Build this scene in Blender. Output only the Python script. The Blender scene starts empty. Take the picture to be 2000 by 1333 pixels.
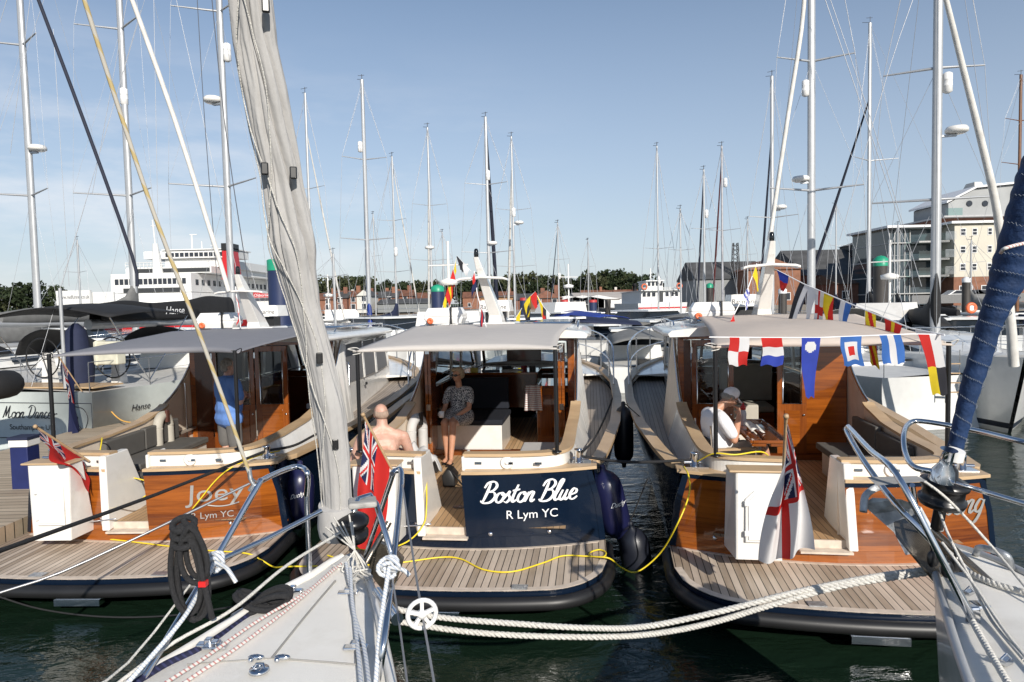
import bpy, bmesh, math, random
import numpy as np
from mathutils import Vector, Matrix
random.seed(7)
S = bpy.context.scene
C = S.collection
# ---------------------------------------------------------------- camera, world, sun, exposure
F = 1333.0; ROLL = .022; PITCH = math.atan((666.5-597)/F); CH = 2.85
cam = bpy.data.cameras.new('camera'); camo = bpy.data.objects.new('camera', cam); C.objects.link(camo)
cam.sensor_width = 36; cam.lens = F/2000*36; cam.clip_start = .05; cam.clip_end = 9000
_f = Vector((0, math.cos(PITCH), -math.sin(PITCH))); _u = Vector((0, math.sin(PITCH), math.cos(PITCH))); _r = Vector((1, 0, 0))
_c, _s = math.cos(ROLL), math.sin(ROLL)
r2 = _c*_r - _s*_u; u2 = _s*_r + _c*_u
camo.matrix_world = Matrix(((r2.x, u2.x, -_f.x, 0), (r2.y, u2.y, -_f.y, 0), (r2.z, u2.z, -_f.z, CH), (0, 0, 0, 1)))
S.camera = camo
SUN_EL = math.radians(26); SUN_AZ = math.radians(20)   # sun stands behind the camera, 20 deg to its right
W = bpy.data.worlds.new('World'); S.world = W; W.use_nodes = True
nt = W.node_tree; nt.nodes.clear()
out = nt.nodes.new('ShaderNodeOutputWorld'); bg = nt.nodes.new('ShaderNodeBackground')
sky = nt.nodes.new('ShaderNodeTexSky'); sky.sky_type = 'NISHITA'; sky.sun_disc = False
sky.sun_elevation = SUN_EL; sky.sun_rotation = math.radians(180)-SUN_AZ
sky.air_density = 1.0; sky.dust_density = .3; sky.ozone_density = 1.6
tc = nt.nodes.new('ShaderNodeTexCoord'); mp = nt.nodes.new('ShaderNodeMapping'); mp.inputs['Scale'].default_value = (1.6, 1.6, 6.5)
mp.inputs['Location'].default_value = (.35, .2, .1)
n1 = nt.nodes.new('ShaderNodeTexNoise'); n1.inputs['Scale'].default_value = 2.2; n1.inputs['Detail'].default_value = 9; n1.inputs['Roughness'].default_value = .6
cr = nt.nodes.new('ShaderNodeValToRGB'); cr.color_ramp.elements[0].position = .44; cr.color_ramp.elements[1].position = .68
cr.color_ramp.elements[1].color = (.5, .5, .5, 1)
# wisps only low over the left-hand side of the view
sx = nt.nodes.new('ShaderNodeSeparateXYZ')
mr = nt.nodes.new('ShaderNodeMapRange'); mr.inputs['From Min'].default_value = .12; mr.inputs['From Max'].default_value = -.5
mz = nt.nodes.new('ShaderNodeMapRange'); mz.inputs['From Min'].default_value = .36; mz.inputs['From Max'].default_value = .2
mu = nt.nodes.new('ShaderNodeMath'); mu.operation = 'MULTIPLY'; mu2 = nt.nodes.new('ShaderNodeMath'); mu2.operation = 'MULTIPLY'
hzm = nt.nodes.new('ShaderNodeMapRange'); hzm.inputs['From Min'].default_value = .5; hzm.inputs['From Max'].default_value = -.02; hzm.inputs['To Max'].default_value = .8; hmx = nt.nodes.new('ShaderNodeMixRGB'); hmx.inputs['Color2'].default_value = (4.7, 5.3, 6.4, 1)
mx = nt.nodes.new('ShaderNodeMixRGB'); mx.inputs['Color2'].default_value = (8.6, 8.5, 8.6, 1)
L = nt.links.new
L(tc.outputs['Generated'], mp.inputs['Vector']); L(mp.outputs['Vector'], n1.inputs['Vector']); L(n1.outputs['Fac'], cr.inputs['Fac'])
L(tc.outputs['Generated'], sx.inputs[0]); L(sx.outputs['X'], mr.inputs['Value']); L(sx.outputs['Z'], mz.inputs['Value'])
L(mr.outputs[0], mu.inputs[0]); L(mz.outputs[0], mu.inputs[1]); L(cr.outputs['Color'], mu2.inputs[0]); L(mu.outputs[0], mu2.inputs[1])
L(mu2.outputs[0], mx.inputs['Fac'])
L(sx.outputs['Z'], hzm.inputs['Value']); L(hzm.outputs[0], hmx.inputs['Fac']); L(sky.outputs['Color'], hmx.inputs['Color1']); L(hmx.outputs['Color'], mx.inputs['Color1']); L(mx.outputs['Color'], bg.inputs['Color']); bg.inputs['Strength'].default_value = .1
L(bg.outputs[0], out.inputs['Surface'])
sun = bpy.data.lights.new('sun', 'SUN'); suno = bpy.data.objects.new('sun', sun); C.objects.link(suno)
sun.energy = 4.6; sun.angle = math.radians(.5); sun.color = (1, .94, .85)
tosun = Vector((math.sin(SUN_AZ)*math.cos(SUN_EL), -math.cos(SUN_AZ)*math.cos(SUN_EL), math.sin(SUN_EL)))
suno.rotation_euler = tosun.to_track_quat('Z', 'Y').to_euler()
S.view_settings.view_transform = 'Standard'; S.view_settings.look = 'None'; S.view_settings.gamma = 1; S.view_settings.exposure = .2
try:
    S.cycles.max_bounces = 6; S.cycles.transparent_max_bounces = 16; S.cycles.caustics_reflective = False; S.cycles.caustics_refractive = False
except Exception: pass
# ---------------------------------------------------------------- helpers
def V(*a): return Vector(a)
def ray(u, v):
    x = (u-1000)/F; y = -(v-666.5)/F
    x, y = _c*x+_s*y, -_s*x+_c*y
    return x*_r + _f + y*_u
O = Vector((0, 0, CH))
def ay(u, v, Y): r = ray(u, v); return O + r*(Y/r.y)
def az(u, v, z): r = ray(u, v); return O + r*((z-CH)/r.z)
class MB:
    def __init__(s): s.v = []; s.f = []; s.m = []; s.sm = []
    def add(s, vs, fs, m=0, smooth=False):
        b = len(s.v); s.v += [tuple(p) for p in vs]
        for i, f in enumerate(fs):
            s.f.append(tuple(b+k for k in f)); s.m.append(m[i] if isinstance(m, (list, tuple)) else m); s.sm.append(smooth)
        return s
    def box(s, a, b, m=0):
        x0, y0, z0 = a; x1, y1, z1 = b
        return s.add([(x0,y0,z0),(x1,y0,z0),(x1,y1,z0),(x0,y1,z0),(x0,y0,z1),(x1,y0,z1),(x1,y1,z1),(x0,y1,z1)],
              [(0,3,2,1),(4,5,6,7),(0,1,5,4),(1,2,6,5),(2,3,7,6),(3,0,4,7)], m)
    def cbox(s, c, d, m=0, rz=0, M=None):
        x, y, z = d[0]/2, d[1]/2, d[2]/2; R = M or Matrix.Rotation(rz, 3, 'Z')
        vs = [Vector(c)+R@Vector(p) for p in [(-x,-y,-z),(x,-y,-z),(x,y,-z),(-x,y,-z),(-x,-y,z),(x,-y,z),(x,y,z),(-x,y,z)]]
        return s.add(vs, [(0,3,2,1),(4,5,6,7),(0,1,5,4),(1,2,6,5),(2,3,7,6),(3,0,4,7)], m)
    def loft(s, rings, m=0, closed=True, caps=True, smooth=True):
        n = len(rings[0]); vs = [p for r in rings for p in r]; fs = []
        for i in range(len(rings)-1):
            for j in range(n if closed else n-1):
                k = (j+1) % n; fs.append((i*n+j, i*n+k, (i+1)*n+k, (i+1)*n+j))
        s.add(vs, fs, m, smooth)
        if caps and closed:
            s.add(rings[0], [tuple(range(n))[::-1]], m); s.add(rings[-1], [tuple(range(n))], m)
        return s
    def tube(s, pts, r, n=8, m=0, closed=False, smooth=True, sx=1.0):
        P = [Vector(p) for p in pts]; N = len(P); rs = r if isinstance(r, (list, tuple)) else [r]*N
        rings = []; ref = None
        for i in range(N):
            a = P[i-1] if (i > 0 or closed) else P[i]; b = P[(i+1) % N] if (i < N-1 or closed) else P[i]
            t = (b-a)
            if t.length < 1e-9: t = Vector((0, 0, 1))
            t.normalize()
            if ref is None:
                ref = Vector((0, 0, 1)) if abs(t.z) < .9 else Vector((1, 0, 0))
            x = ref - t*ref.dot(t)
            if x.length < 1e-6: x = t.orthogonal()
            x.normalize(); ref = x; y = t.cross(x)
            rings.append([P[i]+x*(math.cos(2*math.pi*k/n)*rs[i]*sx)+y*(math.sin(2*math.pi*k/n)*rs[i]) for k in range(n)])
        if closed: rings.append(rings[0])
        return s.loft(rings, m, True, not closed, smooth)
    def prism(s, poly, d, m=0, org=(0,0,0), ux=(1,0,0), uy=(0,1,0), uz=None):
        ux, uy, o = Vector(ux), Vector(uy), Vector(org); uz = Vector(uz) if uz else ux.cross(uy)
        n = len(poly); a = [o+ux*p[0]+uy*p[1] for p in poly]; b = [p+uz*d for p in a]
        return s.add(a+b, [tuple(range(n))[::-1], tuple(range(n, 2*n))]+[(i, (i+1) % n, n+(i+1) % n, n+i) for i in range(n)], m)
    def sheet(s, fn, nu, nv, th=0, m=0, smooth=True, mf=None):
        g = [[Vector(fn(i/nu, j/nv)) for j in range(nv+1)] for i in range(nu+1)]
        vs = [p for r in g for p in r]; W_ = nv+1
        fs = [(i*W_+j, (i+1)*W_+j, (i+1)*W_+j+1, i*W_+j+1) for i in range(nu) for j in range(nv)]
        mm = [mf((i+.5)/nu, (j+.5)/nv) for i in range(nu) for j in range(nv)] if mf else m
        if th:
            d = []
            for i in range(nu+1):
                for j in range(nv+1):
                    a = g[min(i+1, nu)][j]-g[max(i-1, 0)][j]; b = g[i][min(j+1, nv)]-g[i][max(j-1, 0)][j] if False else g[i][min(j+1, nv)]-g[i][max(j-1, 0)]
                    q = a.cross(b); q = q.normalized() if q.length > 1e-9 else Vector((0, 0, 1)); d.append(g[i][j]-q*th)
            n = len(vs); vs = vs+d
            fs2 = [tuple(n+k for k in f[::-1]) for f in fs]
            ed = []
            for i in range(nu): ed += [(i*W_, n+i*W_, n+(i+1)*W_, (i+1)*W_), (i*W_+nv, (i+1)*W_+nv, n+(i+1)*W_+nv, n+i*W_+nv)]
            for j in range(nv): ed += [(j, j+1, n+j+1, n+j), (nu*W_+j, n+nu*W_+j, n+nu*W_+j+1, nu*W_+j+1)]
            if mf: mm = mm+mm+[mm[0]]*len(ed)
            fs = fs+fs2+ed
        return s.add(vs, fs, mm, smooth)
    def lathe(s, prof, c=(0,0,0), n=16, m=0, ax=(0,0,1), smooth=True):
        ax = Vector(ax).normalized(); x = ax.orthogonal().normalized(); y = ax.cross(x); c = Vector(c)
        rings = [[c+ax*z+x*(math.cos(2*math.pi*k/n)*max(r, 1e-4))+y*(math.sin(2*math.pi*k/n)*max(r, 1e-4)) for k in range(n)] for r, z in prof]
        return s.loft(rings, m, True, True, smooth)
    def ell(s, c, r, m=0, fr=None, n=14, k=9):
        c = Vector(c); fr = fr or (Vector((1,0,0)), Vector((0,1,0)), Vector((0,0,1)))
        rings = []
        for i in range(k+1):
            t = math.pi*(.02+.96*i/k); z = -math.cos(t); q = math.sin(t)
            rings.append([c+fr[0]*(r[0]*q*math.cos(2*math.pi*j/n))+fr[1]*(r[1]*q*math.sin(2*math.pi*j/n))+fr[2]*(r[2]*z) for j in range(n)])
        return s.loft(rings, m)
    def cap(s, p0, r0, p1, r1, m=0, n=12):
        p0, p1 = Vector(p0), Vector(p1); t = (p1-p0); Ln = max(t.length, 1e-6); t = t/Ln
        pts, rs = [], []
        for k in (1, .8, .5, 0): pts.append(p0-t*r0*k); rs.append(max(r0*math.sqrt(1-k*k), r0*.08))
        for k in (0, .5, .8, 1): pts.append(p1+t*r1*k); rs.append(max(r1*math.sqrt(1-k*k), r1*.08))
        return s.tube(pts, rs, n, m)
    def build(s, name, mats, parent=None, loc=None, rz=0, bevel=0, seg=2, parent_world=False):
        me = bpy.data.meshes.new(name); me.from_pydata(s.v, [], s.f); me.update()
        mats = mats if isinstance(mats, (list, tuple)) else [mats]
        for m in mats: me.materials.append(m)
        me.polygons.foreach_set('material_index', s.m); me.polygons.foreach_set('use_smooth', s.sm)
        o = bpy.data.objects.new(name, me); C.objects.link(o)
        if parent: o.parent = parent
        if loc is not None: o.location = loc
        if rz: o.rotation_euler = (0, 0, rz)
        if bevel:
            b = o.modifiers.new('bevel', 'BEVEL'); b.width = bevel; b.segments = seg; b.limit_method = 'ANGLE'; b.angle_limit = math.radians(40); b.use_clamp_overlap = True
        return o
def tag(o, label=None, cat=None, group=None, kind=None):
    if label: o['label'] = label
    if cat: o['category'] = cat
    if group: o['group'] = group
    if kind: o['kind'] = kind
    return o
def T(name, label, cat, loc=(0,0,0), rz=0, group=None):
    o = bpy.data.objects.new(name, None); C.objects.link(o); o.location = loc; o.rotation_euler = (0, 0, rz); o.empty_display_size = .2
    return tag(o, label, cat, group)
def spl(pts, k=6, closed=False):
    P = [Vector(p) for p in pts]; n = len(P); outp = []
    rng = range(n) if closed else range(n-1)
    for i in rng:
        p0 = P[(i-1) % n] if (closed or i > 0) else P[i]*2-P[i+1]; p1 = P[i]; p2 = P[(i+1) % n]
        p3 = P[(i+2) % n] if (closed or i+2 < n) else p2*2-p1
        for j in range(k):
            t = j/k; outp.append(.5*((2*p1)+(p2-p0)*t+(2*p0-5*p1+4*p2-p3)*t*t+(3*p1-p0-3*p2+p3)*t**3))
    if not closed: outp.append(P[-1])
    return outp
# ---------------------------------------------------------------- materials
_M = {}
def mat(name, col, rough=.5, metal=0, var=.12, vs=6, bump=0, bs=60, coat=0, spec=.5, detail=4, alpha=1, sheen=0, stretch=None, trans=0, dirt=0):
    if name in _M: return _M[name]
    m = bpy.data.materials.new(name); m.use_nodes = True; t = m.node_tree; N = t.nodes; p = N['Principled BSDF']
    p.inputs['Roughness'].default_value = rough; p.inputs['Metallic'].default_value = metal; p.inputs['Coat Weight'].default_value = coat
    p.inputs['Specular IOR Level'].default_value = spec; p.inputs['Coat Roughness'].default_value = .04
    if sheen: p.inputs['Sheen Weight'].default_value = sheen
    tcn = N.new('ShaderNodeTexCoord'); src = tcn.outputs['Object']
    if stretch:
        mpn = N.new('ShaderNodeMapping'); mpn.inputs['Scale'].default_value = stretch; t.links.new(src, mpn.inputs[0]); src = mpn.outputs[0]
    no = N.new('ShaderNodeTexNoise'); no.inputs['Scale'].default_value = vs; no.inputs['Detail'].default_value = detail; t.links.new(src, no.inputs['Vector'])
    rp = N.new('ShaderNodeValToRGB'); e = rp.color_ramp.elements; e[0].position = .3; e[1].position = .7
    e[0].color = tuple(c*(1-var) for c in col)+(1,); e[1].color = tuple(min(1, c*(1+var)) for c in col)+(1,)
    t.links.new(no.outputs['Fac'], rp.inputs[0])
    if dirt:
        nd = N.new('ShaderNodeTexNoise'); nd.inputs['Scale'].default_value = 3.1; nd.inputs['Detail'].default_value = 11; nd.inputs['Roughness'].default_value = .68; t.links.new(src, nd.inputs['Vector'])
        rd_ = N.new('ShaderNodeValToRGB'); rd_.color_ramp.elements[0].position = .50; rd_.color_ramp.elements[0].color = (1,1,1,1); rd_.color_ramp.elements[1].position = .72; rd_.color_ramp.elements[1].color = (1-dirt,1-dirt*1.1,1-dirt*1.25,1)
        mm_ = N.new('ShaderNodeMixRGB'); mm_.blend_type = 'MULTIPLY'; mm_.inputs[0].default_value = 1; t.links.new(nd.outputs['Fac'], rd_.inputs[0]); t.links.new(rp.outputs[0], mm_.inputs[1]); t.links.new(rd_.outputs[0], mm_.inputs[2]); t.links.new(mm_.outputs[0], p.inputs['Base Color'])
    else: t.links.new(rp.outputs[0], p.inputs['Base Color'])
    if bump:
        nb = N.new('ShaderNodeTexNoise'); nb.inputs['Scale'].default_value = bs; nb.inputs['Detail'].default_value = 3; t.links.new(src, nb.inputs['Vector'])
        b = N.new('ShaderNodeBump'); b.inputs['Strength'].default_value = bump; b.inputs['Distance'].default_value = .02; t.links.new(nb.outputs['Fac'], b.inputs['Height']); t.links.new(b.outputs[0], p.inputs['Normal'])
    _M[name] = m; return m
def translucent(m, f=.35):
    t = m.node_tree; N = t.nodes; p = N['Principled BSDF']; o = [n for n in N if n.type == 'OUTPUT_MATERIAL'][0]; tr = N.new('ShaderNodeBsdfTranslucent'); mxs = N.new('ShaderNodeMixShader'); mxs.inputs[0].default_value = f
    if p.inputs['Base Color'].links: t.links.new(p.inputs['Base Color'].links[0].from_socket, tr.inputs[0])
    t.links.new(p.outputs[0], mxs.inputs[1]); t.links.new(tr.outputs[0], mxs.inputs[2]); t.links.new(mxs.outputs[0], o.inputs[0]); return m
def planks(name, colA, colB, w=.065, caulk=(.02,.018,.015), rough=.6, cw=.10, axis='X', bumpy=True):
    """teak laid in strips along the other axis, black caulk between, each strip its own tone"""
    m = bpy.data.materials.new(name); m.use_nodes = True; t = m.node_tree; N = t.nodes; p = N['Principled BSDF']; l = t.links.new
    tcn = N.new('ShaderNodeTexCoord'); sp = N.new('ShaderNodeSeparateXYZ'); l(tcn.outputs['Object'], sp.inputs[0])
    dv = N.new('ShaderNodeMath'); dv.operation = 'DIVIDE'; dv.inputs[1].default_value = w; l(sp.outputs[axis], dv.inputs[0])
    fr = N.new('ShaderNodeMath'); fr.operation = 'FRACT'; l(dv.outputs[0], fr.inputs[0])
    fl = N.new('ShaderNodeMath'); fl.operation = 'FLOOR'; l(dv.outputs[0], fl.inputs[0])
    wn = N.new('ShaderNodeTexWhiteNoise'); wn.noise_dimensions = '1D'; l(fl.outputs[0], wn.inputs['W'])
    mp_ = N.new('ShaderNodeMapping'); mp_.inputs['Scale'].default_value = (30, 2.5, 30) if axis == 'X' else (2.5, 30, 30); l(tcn.outputs['Object'], mp_.inputs[0])
    no = N.new('ShaderNodeTexNoise'); no.inputs['Scale'].default_value = 1; no.inputs['Detail'].default_value = 5; l(mp_.outputs[0], no.inputs[0])
    ns = N.new('ShaderNodeTexNoise'); ns.inputs['Scale'].default_value = 2.3; ns.inputs['Detail'].default_value = 4; l(tcn.outputs['Object'], ns.inputs[0])
    a1 = N.new('ShaderNodeMath'); a1.operation = 'ADD'; l(wn.outputs['Value'], a1.inputs[0]); l(no.outputs['Fac'], a1.inputs[1])
    a2 = N.new('ShaderNodeMath'); a2.operation = 'ADD'; l(a1.outputs[0], a2.inputs[0]); l(ns.outputs['Fac'], a2.inputs[1])
    md = N.new('ShaderNodeMapRange'); md.inputs['From Min'].default_value = .8; md.inputs['From Max'].default_value = 2.1; l(a2.outputs[0], md.inputs['Value'])
    mx1 = N.new('ShaderNodeMixRGB'); mx1.inputs[1].default_value = colA+(1,); mx1.inputs[2].default_value = colB+(1,); l(md.outputs[0], mx1.inputs[0])
    lt = N.new('ShaderNodeMath'); lt.operation = 'LESS_THAN'; lt.inputs[1].default_value = cw; l(fr.outputs[0], lt.inputs[0])
    mx2 = N.new('ShaderNodeMixRGB'); mx2.inputs[2].default_value = caulk+(1,); l(lt.outputs[0], mx2.inputs[0]); l(mx1.outputs[0], mx2.inputs[1])
    l(mx2.outputs[0], p.inputs['Base Color']); p.inputs['Roughness'].default_value = rough
    return m
def wood(name, a, b, rough=.15, coat=1, horiz=True, band=.14):
    m = bpy.data.materials.new(name); m.use_nodes = True; t = m.node_tree; N = t.nodes; p = N['Principled BSDF']; l = t.links.new
    tcn = N.new('ShaderNodeTexCoord'); mp_ = N.new('ShaderNodeMapping'); mp_.inputs['Scale'].default_value = (1.2, 1.2, 22) if horiz else (22, 22, 1.2); l(tcn.outputs['Object'], mp_.inputs[0])
    no = N.new('ShaderNodeTexNoise'); no.inputs['Scale'].default_value = 1.6; no.inputs['Detail'].default_value = 7; no.inputs['Roughness'].default_value = .6; l(mp_.outputs[0], no.inputs[0])
    sp = N.new('ShaderNodeSeparateXYZ'); l(tcn.outputs['Object'], sp.inputs[0])
    dv = N.new('ShaderNodeMath'); dv.operation = 'DIVIDE'; dv.inputs[1].default_value = band; l(sp.outputs['Z' if horiz else 'X'], dv.inputs[0])
    fl = N.new('ShaderNodeMath'); fl.operation = 'FLOOR'; l(dv.outputs[0], fl.inputs[0])
    wn = N.new('ShaderNodeTexWhiteNoise'); wn.noise_dimensions = '1D'; l(fl.outputs[0], wn.inputs['W'])
    ad = N.new('ShaderNodeMath'); ad.operation = 'MULTIPLY_ADD'; ad.inputs[1].default_value = .45; l(wn.outputs['Value'], ad.inputs[0]); l(no.outputs['Fac'], ad.inputs[2])
    md = N.new('ShaderNodeMapRange'); md.inputs['From Min'].default_value = .35; md.inputs['From Max'].default_value = 1.0; l(ad.outputs[0], md.inputs['Value'])
    mx1 = N.new('ShaderNodeMixRGB'); mx1.inputs[1].default_value = a+(1,); mx1.inputs[2].default_value = b+(1,); l(md.outputs[0], mx1.inputs[0])
    l(mx1.outputs[0], p.inputs['Base Color']); p.inputs['Roughness'].default_value = rough; p.inputs['Coat Weight'].default_value = coat; p.inputs['Coat Roughness'].default_value = .03
    return m
def glassy(name, col=(.75,.8,.8), mixf=.25):
    m = bpy.data.materials.new(name); m.use_nodes = True; t = m.node_tree; N = t.nodes; N.clear(); l = t.links.new
    o = N.new('ShaderNodeOutputMaterial'); tr = N.new('ShaderNodeBsdfTransparent'); tr.inputs[0].default_value = col+(1,)
    g = N.new('ShaderNodeBsdfGlossy'); g.inputs['Roughness'].default_value = .02; fz = N.new('ShaderNodeFresnel'); fz.inputs[0].default_value = 1.5
    ad = N.new('ShaderNodeMath'); ad.operation = 'MULTIPLY_ADD'; ad.inputs[1].default_value = 1.0; ad.inputs[2].default_value = mixf*.2; l(fz.outputs[0], ad.inputs[0])
    mx_ = N.new('ShaderNodeMixShader'); l(ad.outputs[0], mx_.inputs[0]); l(tr.outputs[0], mx_.inputs[1]); l(g.outputs[0], mx_.inputs[2]); l(mx_.outputs[0], o.inputs[0])
    return m
white = mat('gelcoat_white', (.80,.78,.74), .22, var=.03, coat=.4, dirt=.12)
white2 = mat('gelcoat_offwhite', (.66,.63,.57), .4, var=.05)
cream = mat('cream_panel', (.82,.70,.57), .45, var=.03)
navy = mat('navy_gelcoat', (.004,.010,.024), .16, var=.05, coat=.15, spec=.4)
black = mat('black_rubber', (.014,.014,.015), .45, var=.15)
blackp = mat('black_paint', (.01,.01,.011), .3)
steel = mat('stainless', (.72,.73,.75), .14, metal=1, var=.04)
alu = mat('aluminium_mast', (.45,.46,.47), .38, metal=.35, var=.05)
alud = mat('dark_mast', (.07,.075,.09), .4, metal=.2)
galv = mat('galvanised_steel', (.42,.44,.46), .42, metal=.8, var=.25, vs=30, bump=.15, bs=90)
teakcap = wood('teak_cap', (.33,.21,.11), (.55,.39,.23), .5, .1, True, .5)
teakw = planks('weathered_teak', (.30,.23,.165), (.64,.535,.43), .066, cw=.12)
teakd = planks('side_deck_teak', (.27,.225,.19), (.44,.38,.32), .06, cw=.09)
teakc = planks('cockpit_teak', (.36,.22,.11), (.58,.39,.22), .066, cw=.085)
teake = mat('teak_margin', (.60,.51,.42), .6, var=.15, vs=12)
varn = wood('varnished_teak', (.10,.022,.004), (.34,.095,.012), .13, 1, True, .13)
varnv = wood('varnished_panel', (.14,.035,.008), (.33,.095,.018), .16, 1, False, .4)
varnd = mat('dark_mahogany', (.075,.022,.008), .2, var=.3, vs=20, coat=.6, stretch=(8,8,1))
glass = glassy('window_glass'); glassd = mat('dark_glass', (.012,.014,.016), .05, var=.1)
screen = mat('window_screen_grey', (.16,.16,.165), .6, var=.05)
cush = mat('grey_cushion', (.105,.10,.092), .8, var=.08, bump=.15, bs=200)
cushb = mat('beige_cushion', (.44,.41,.35), .7, var=.06, bump=.1)
cushn = mat('navy_cushion', (.006,.009,.018), .8, var=.1)
cushl = mat('pale_cushion', (.52,.51,.50), .7, var=.05, bump=.1, bs=30)
rubw = mat('white_plastic', (.8,.79,.77), .3, var=.02)
orange = mat('orange_plastic', (.75,.16,.06), .4)
# cable yellow
yel = mat('yellow_cable', (.78,.60,.03), .4, var=.05)
silver = mat('silver_letters', (.62,.60,.56), .25, metal=.6, var=.05)
paintw = mat('white_letters', (.85,.85,.85), .4, var=.02)
inkb = mat('black_letters', (.012,.012,.016), .4)
ropew = mat('white_rope', (.62,.60,.555), .85, var=.14, vs=60, bump=.5, bs=150)
ropeb = mat('black_rope', (.02,.02,.022), .75, var=.4, vs=120, bump=.6, bs=250)
ropebl = mat('blue_fleck_rope', (.62,.64,.66), .8, var=.5, vs=45, detail=1)
wire = mat('wire_rope', (.33,.33,.34), .4, metal=.7, var=.1)
wirel = mat('rig_wire', (.42,.43,.45), .4, metal=.3, var=.1)
wired = mat('rig_wire_dark', (.06,.065,.08), .5)
# ---------------------------------------------------------------- lettering
_tc = {}
def text_poly(s, size=1.0, shear=0, off=0):
    k = (s, shear, off)
    if k not in _tc:
        cu = bpy.data.curves.new('t', 'FONT'); cu.body = s; cu.size = 1; cu.shear = shear; cu.offset = off; cu.resolution_u = 4
        ob = bpy.data.objects.new('t', cu); C.objects.link(ob); bpy.context.view_layer.update()
        me = bpy.data.meshes.new_from_object(ob.evaluated_get(bpy.context.evaluated_depsgraph_get()))
        _tc[k] = ([tuple(v.co) for v in me.vertices], [tuple(p.vertices) for p in me.polygons])
        bpy.data.objects.remove(ob); bpy.data.curves.remove(cu); bpy.data.meshes.remove(me)
    v, f = _tc[k]; x0 = min(p[0] for p in v); x1 = max(p[0] for p in v)
    return [((p[0]-x0)*size, p[1]*size) for p in v], f, (x1-x0)*size
def put_text(mb, s, size, fn, m=0, shear=0, off=0, center=False, width=None):
    v, f, w = text_poly(s, size, shear, off); k = (width/w) if width else 1; w *= k
    mb.add([fn(p[0]*k-(w/2 if center else 0), p[1]) for p in v], f, m)
GL = {
'B': (.62, [[(.2,.95),(.14,.5),(.02,.0)], [(-.05,.72),(.08,.97),(.38,1.02),(.54,.82),(.42,.6),(.17,.52)], [(.17,.52),(.46,.5),(.58,.27),(.4,.02),(.05,-.02),(-.1,.1)]]),
'o': (.42, [[(.3,.48),(.1,.42),(.03,.18),(.14,.0),(.32,.06),(.4,.28),(.3,.48),(.3,.36),(.48,.4)]]),
's': (.34, [[(-.04,.12),(.2,.52),(.19,.38),(.3,.18),(.18,.0),(.02,.05)]]),
't': (.32, [[(.22,.85),(.1,.3),(.12,.02),(.3,.1)], [(.0,.56),(.36,.62)]]),
'n': (.47, [[(.1,.48),(.0,.0)], [(.03,.2),(.2,.46),(.33,.44),(.28,.15),(.32,.0),(.47,.1)]]),
'l': (.28, [[(.03,.1),(.28,.85),(.26,1.0),(.15,.85),(.06,.25),(.1,.0),(.28,.08)]]),
'u': (.48, [[(.1,.48),(.02,.15),(.08,.0),(.22,.08),(.33,.48)], [(.33,.48),(.27,.1),(.35,.0),(.48,.1)]]),
'e': (.40, [[(.05,.2),(.3,.3),(.3,.45),(.15,.49),(.03,.25),(.1,.02),(.26,.0),(.42,.12)]]),
'J': (.5, [[(.1,.98),(.3,1.0),(.55,1.0)], [(.38,1.0),(.34,.5),(.26,-.1),(.08,-.24),(-.08,-.2)]]),
'y': (.46, [[(.06,.5),(.1,.48),(.2,.04)], [(.44,.5),(.36,.4),(.2,.04),(.05,-.3),(-.12,-.36)]]),
'M': (.85, [[(-.05,.05),(.05,.1),(.2,.95)], [(.2,.95),(.28,.1)], [(.28,.1),(.55,.97)], [(.55,.97),(.55,.15),(.62,.0),(.8,.12)]]),
'D': (.72, [[(.25,.9),(.12,.05)], [(-.05,.8),(.2,1.0),(.55,.9),(.66,.5),(.4,.05),(.12,.02),(-.05,.12)]]),
'a': (.44, [[(.32,.45),(.15,.48),(.03,.2),(.1,.0),(.25,.1),(.34,.47)], [(.34,.47),(.28,.12),(.34,.0),(.46,.1)]]),
'g': (.44, [[(.34,.42),(.15,.48),(.03,.22),(.12,.02),(.28,.1),(.35,.46)], [(.35,.46),(.28,-.1),(.12,-.38),(-.04,-.3)]]),
'H': (.7, [[(.2,.98),(.02,.0)], [(.62,.98),(.44,.0),(.55,.0)], [(.05,.45),(.58,.55)]]),
'c': (.38, [[(.32,.42),(.18,.5),(.04,.25),(.1,.02),(.26,.0),(.4,.12)]]),
'h': (.46, [[(.02,.1),(.26,.9),(.16,.9),(.0,.0)], [(.03,.2),(.22,.45),(.3,.38),(.26,.05),(.45,.08)]]),
' ': (.3, []),
}
def script(mb, s, size, fn, wd=.075, slant=.22, m=0, thin=.35, squash=1.0):
    """hand-drawn brush lettering, laid as ribbons on the surface fn(x, y, lift)"""
    x = 0; lift = .0025
    for ch in s:
        adv, strokes = GL[ch]
        for st in strokes:
            P = spl([Vector((a, b, 0)) for a, b in st], 7); n = len(P); L_, R_ = [], []
            for i, p in enumerate(P):
                d = (P[min(i+1, n-1)]-P[max(i-1, 0)]).normalized(); w = wd*(thin+(1-thin)*abs(d.x*.35+d.y*.94))*(.55+.45*math.sin(math.pi*min(1, max(0, i/(n-1))*.86+.07)))
                q = Vector((-d.y, d.x, 0))
                for arr, sg in ((L_, 1), (R_, -1)):
                    a = p+q*w*sg; arr.append(fn((x+a.x*squash+a.y*slant)*size, a.y*size, lift+.0006*i/n))
            k = len(L_); mb.add(L_+R_, [(i, i+1, k+i+1, k+i) for i in range(k-1)], m); lift += .0007
        x += adv*squash
    return x*size
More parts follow.
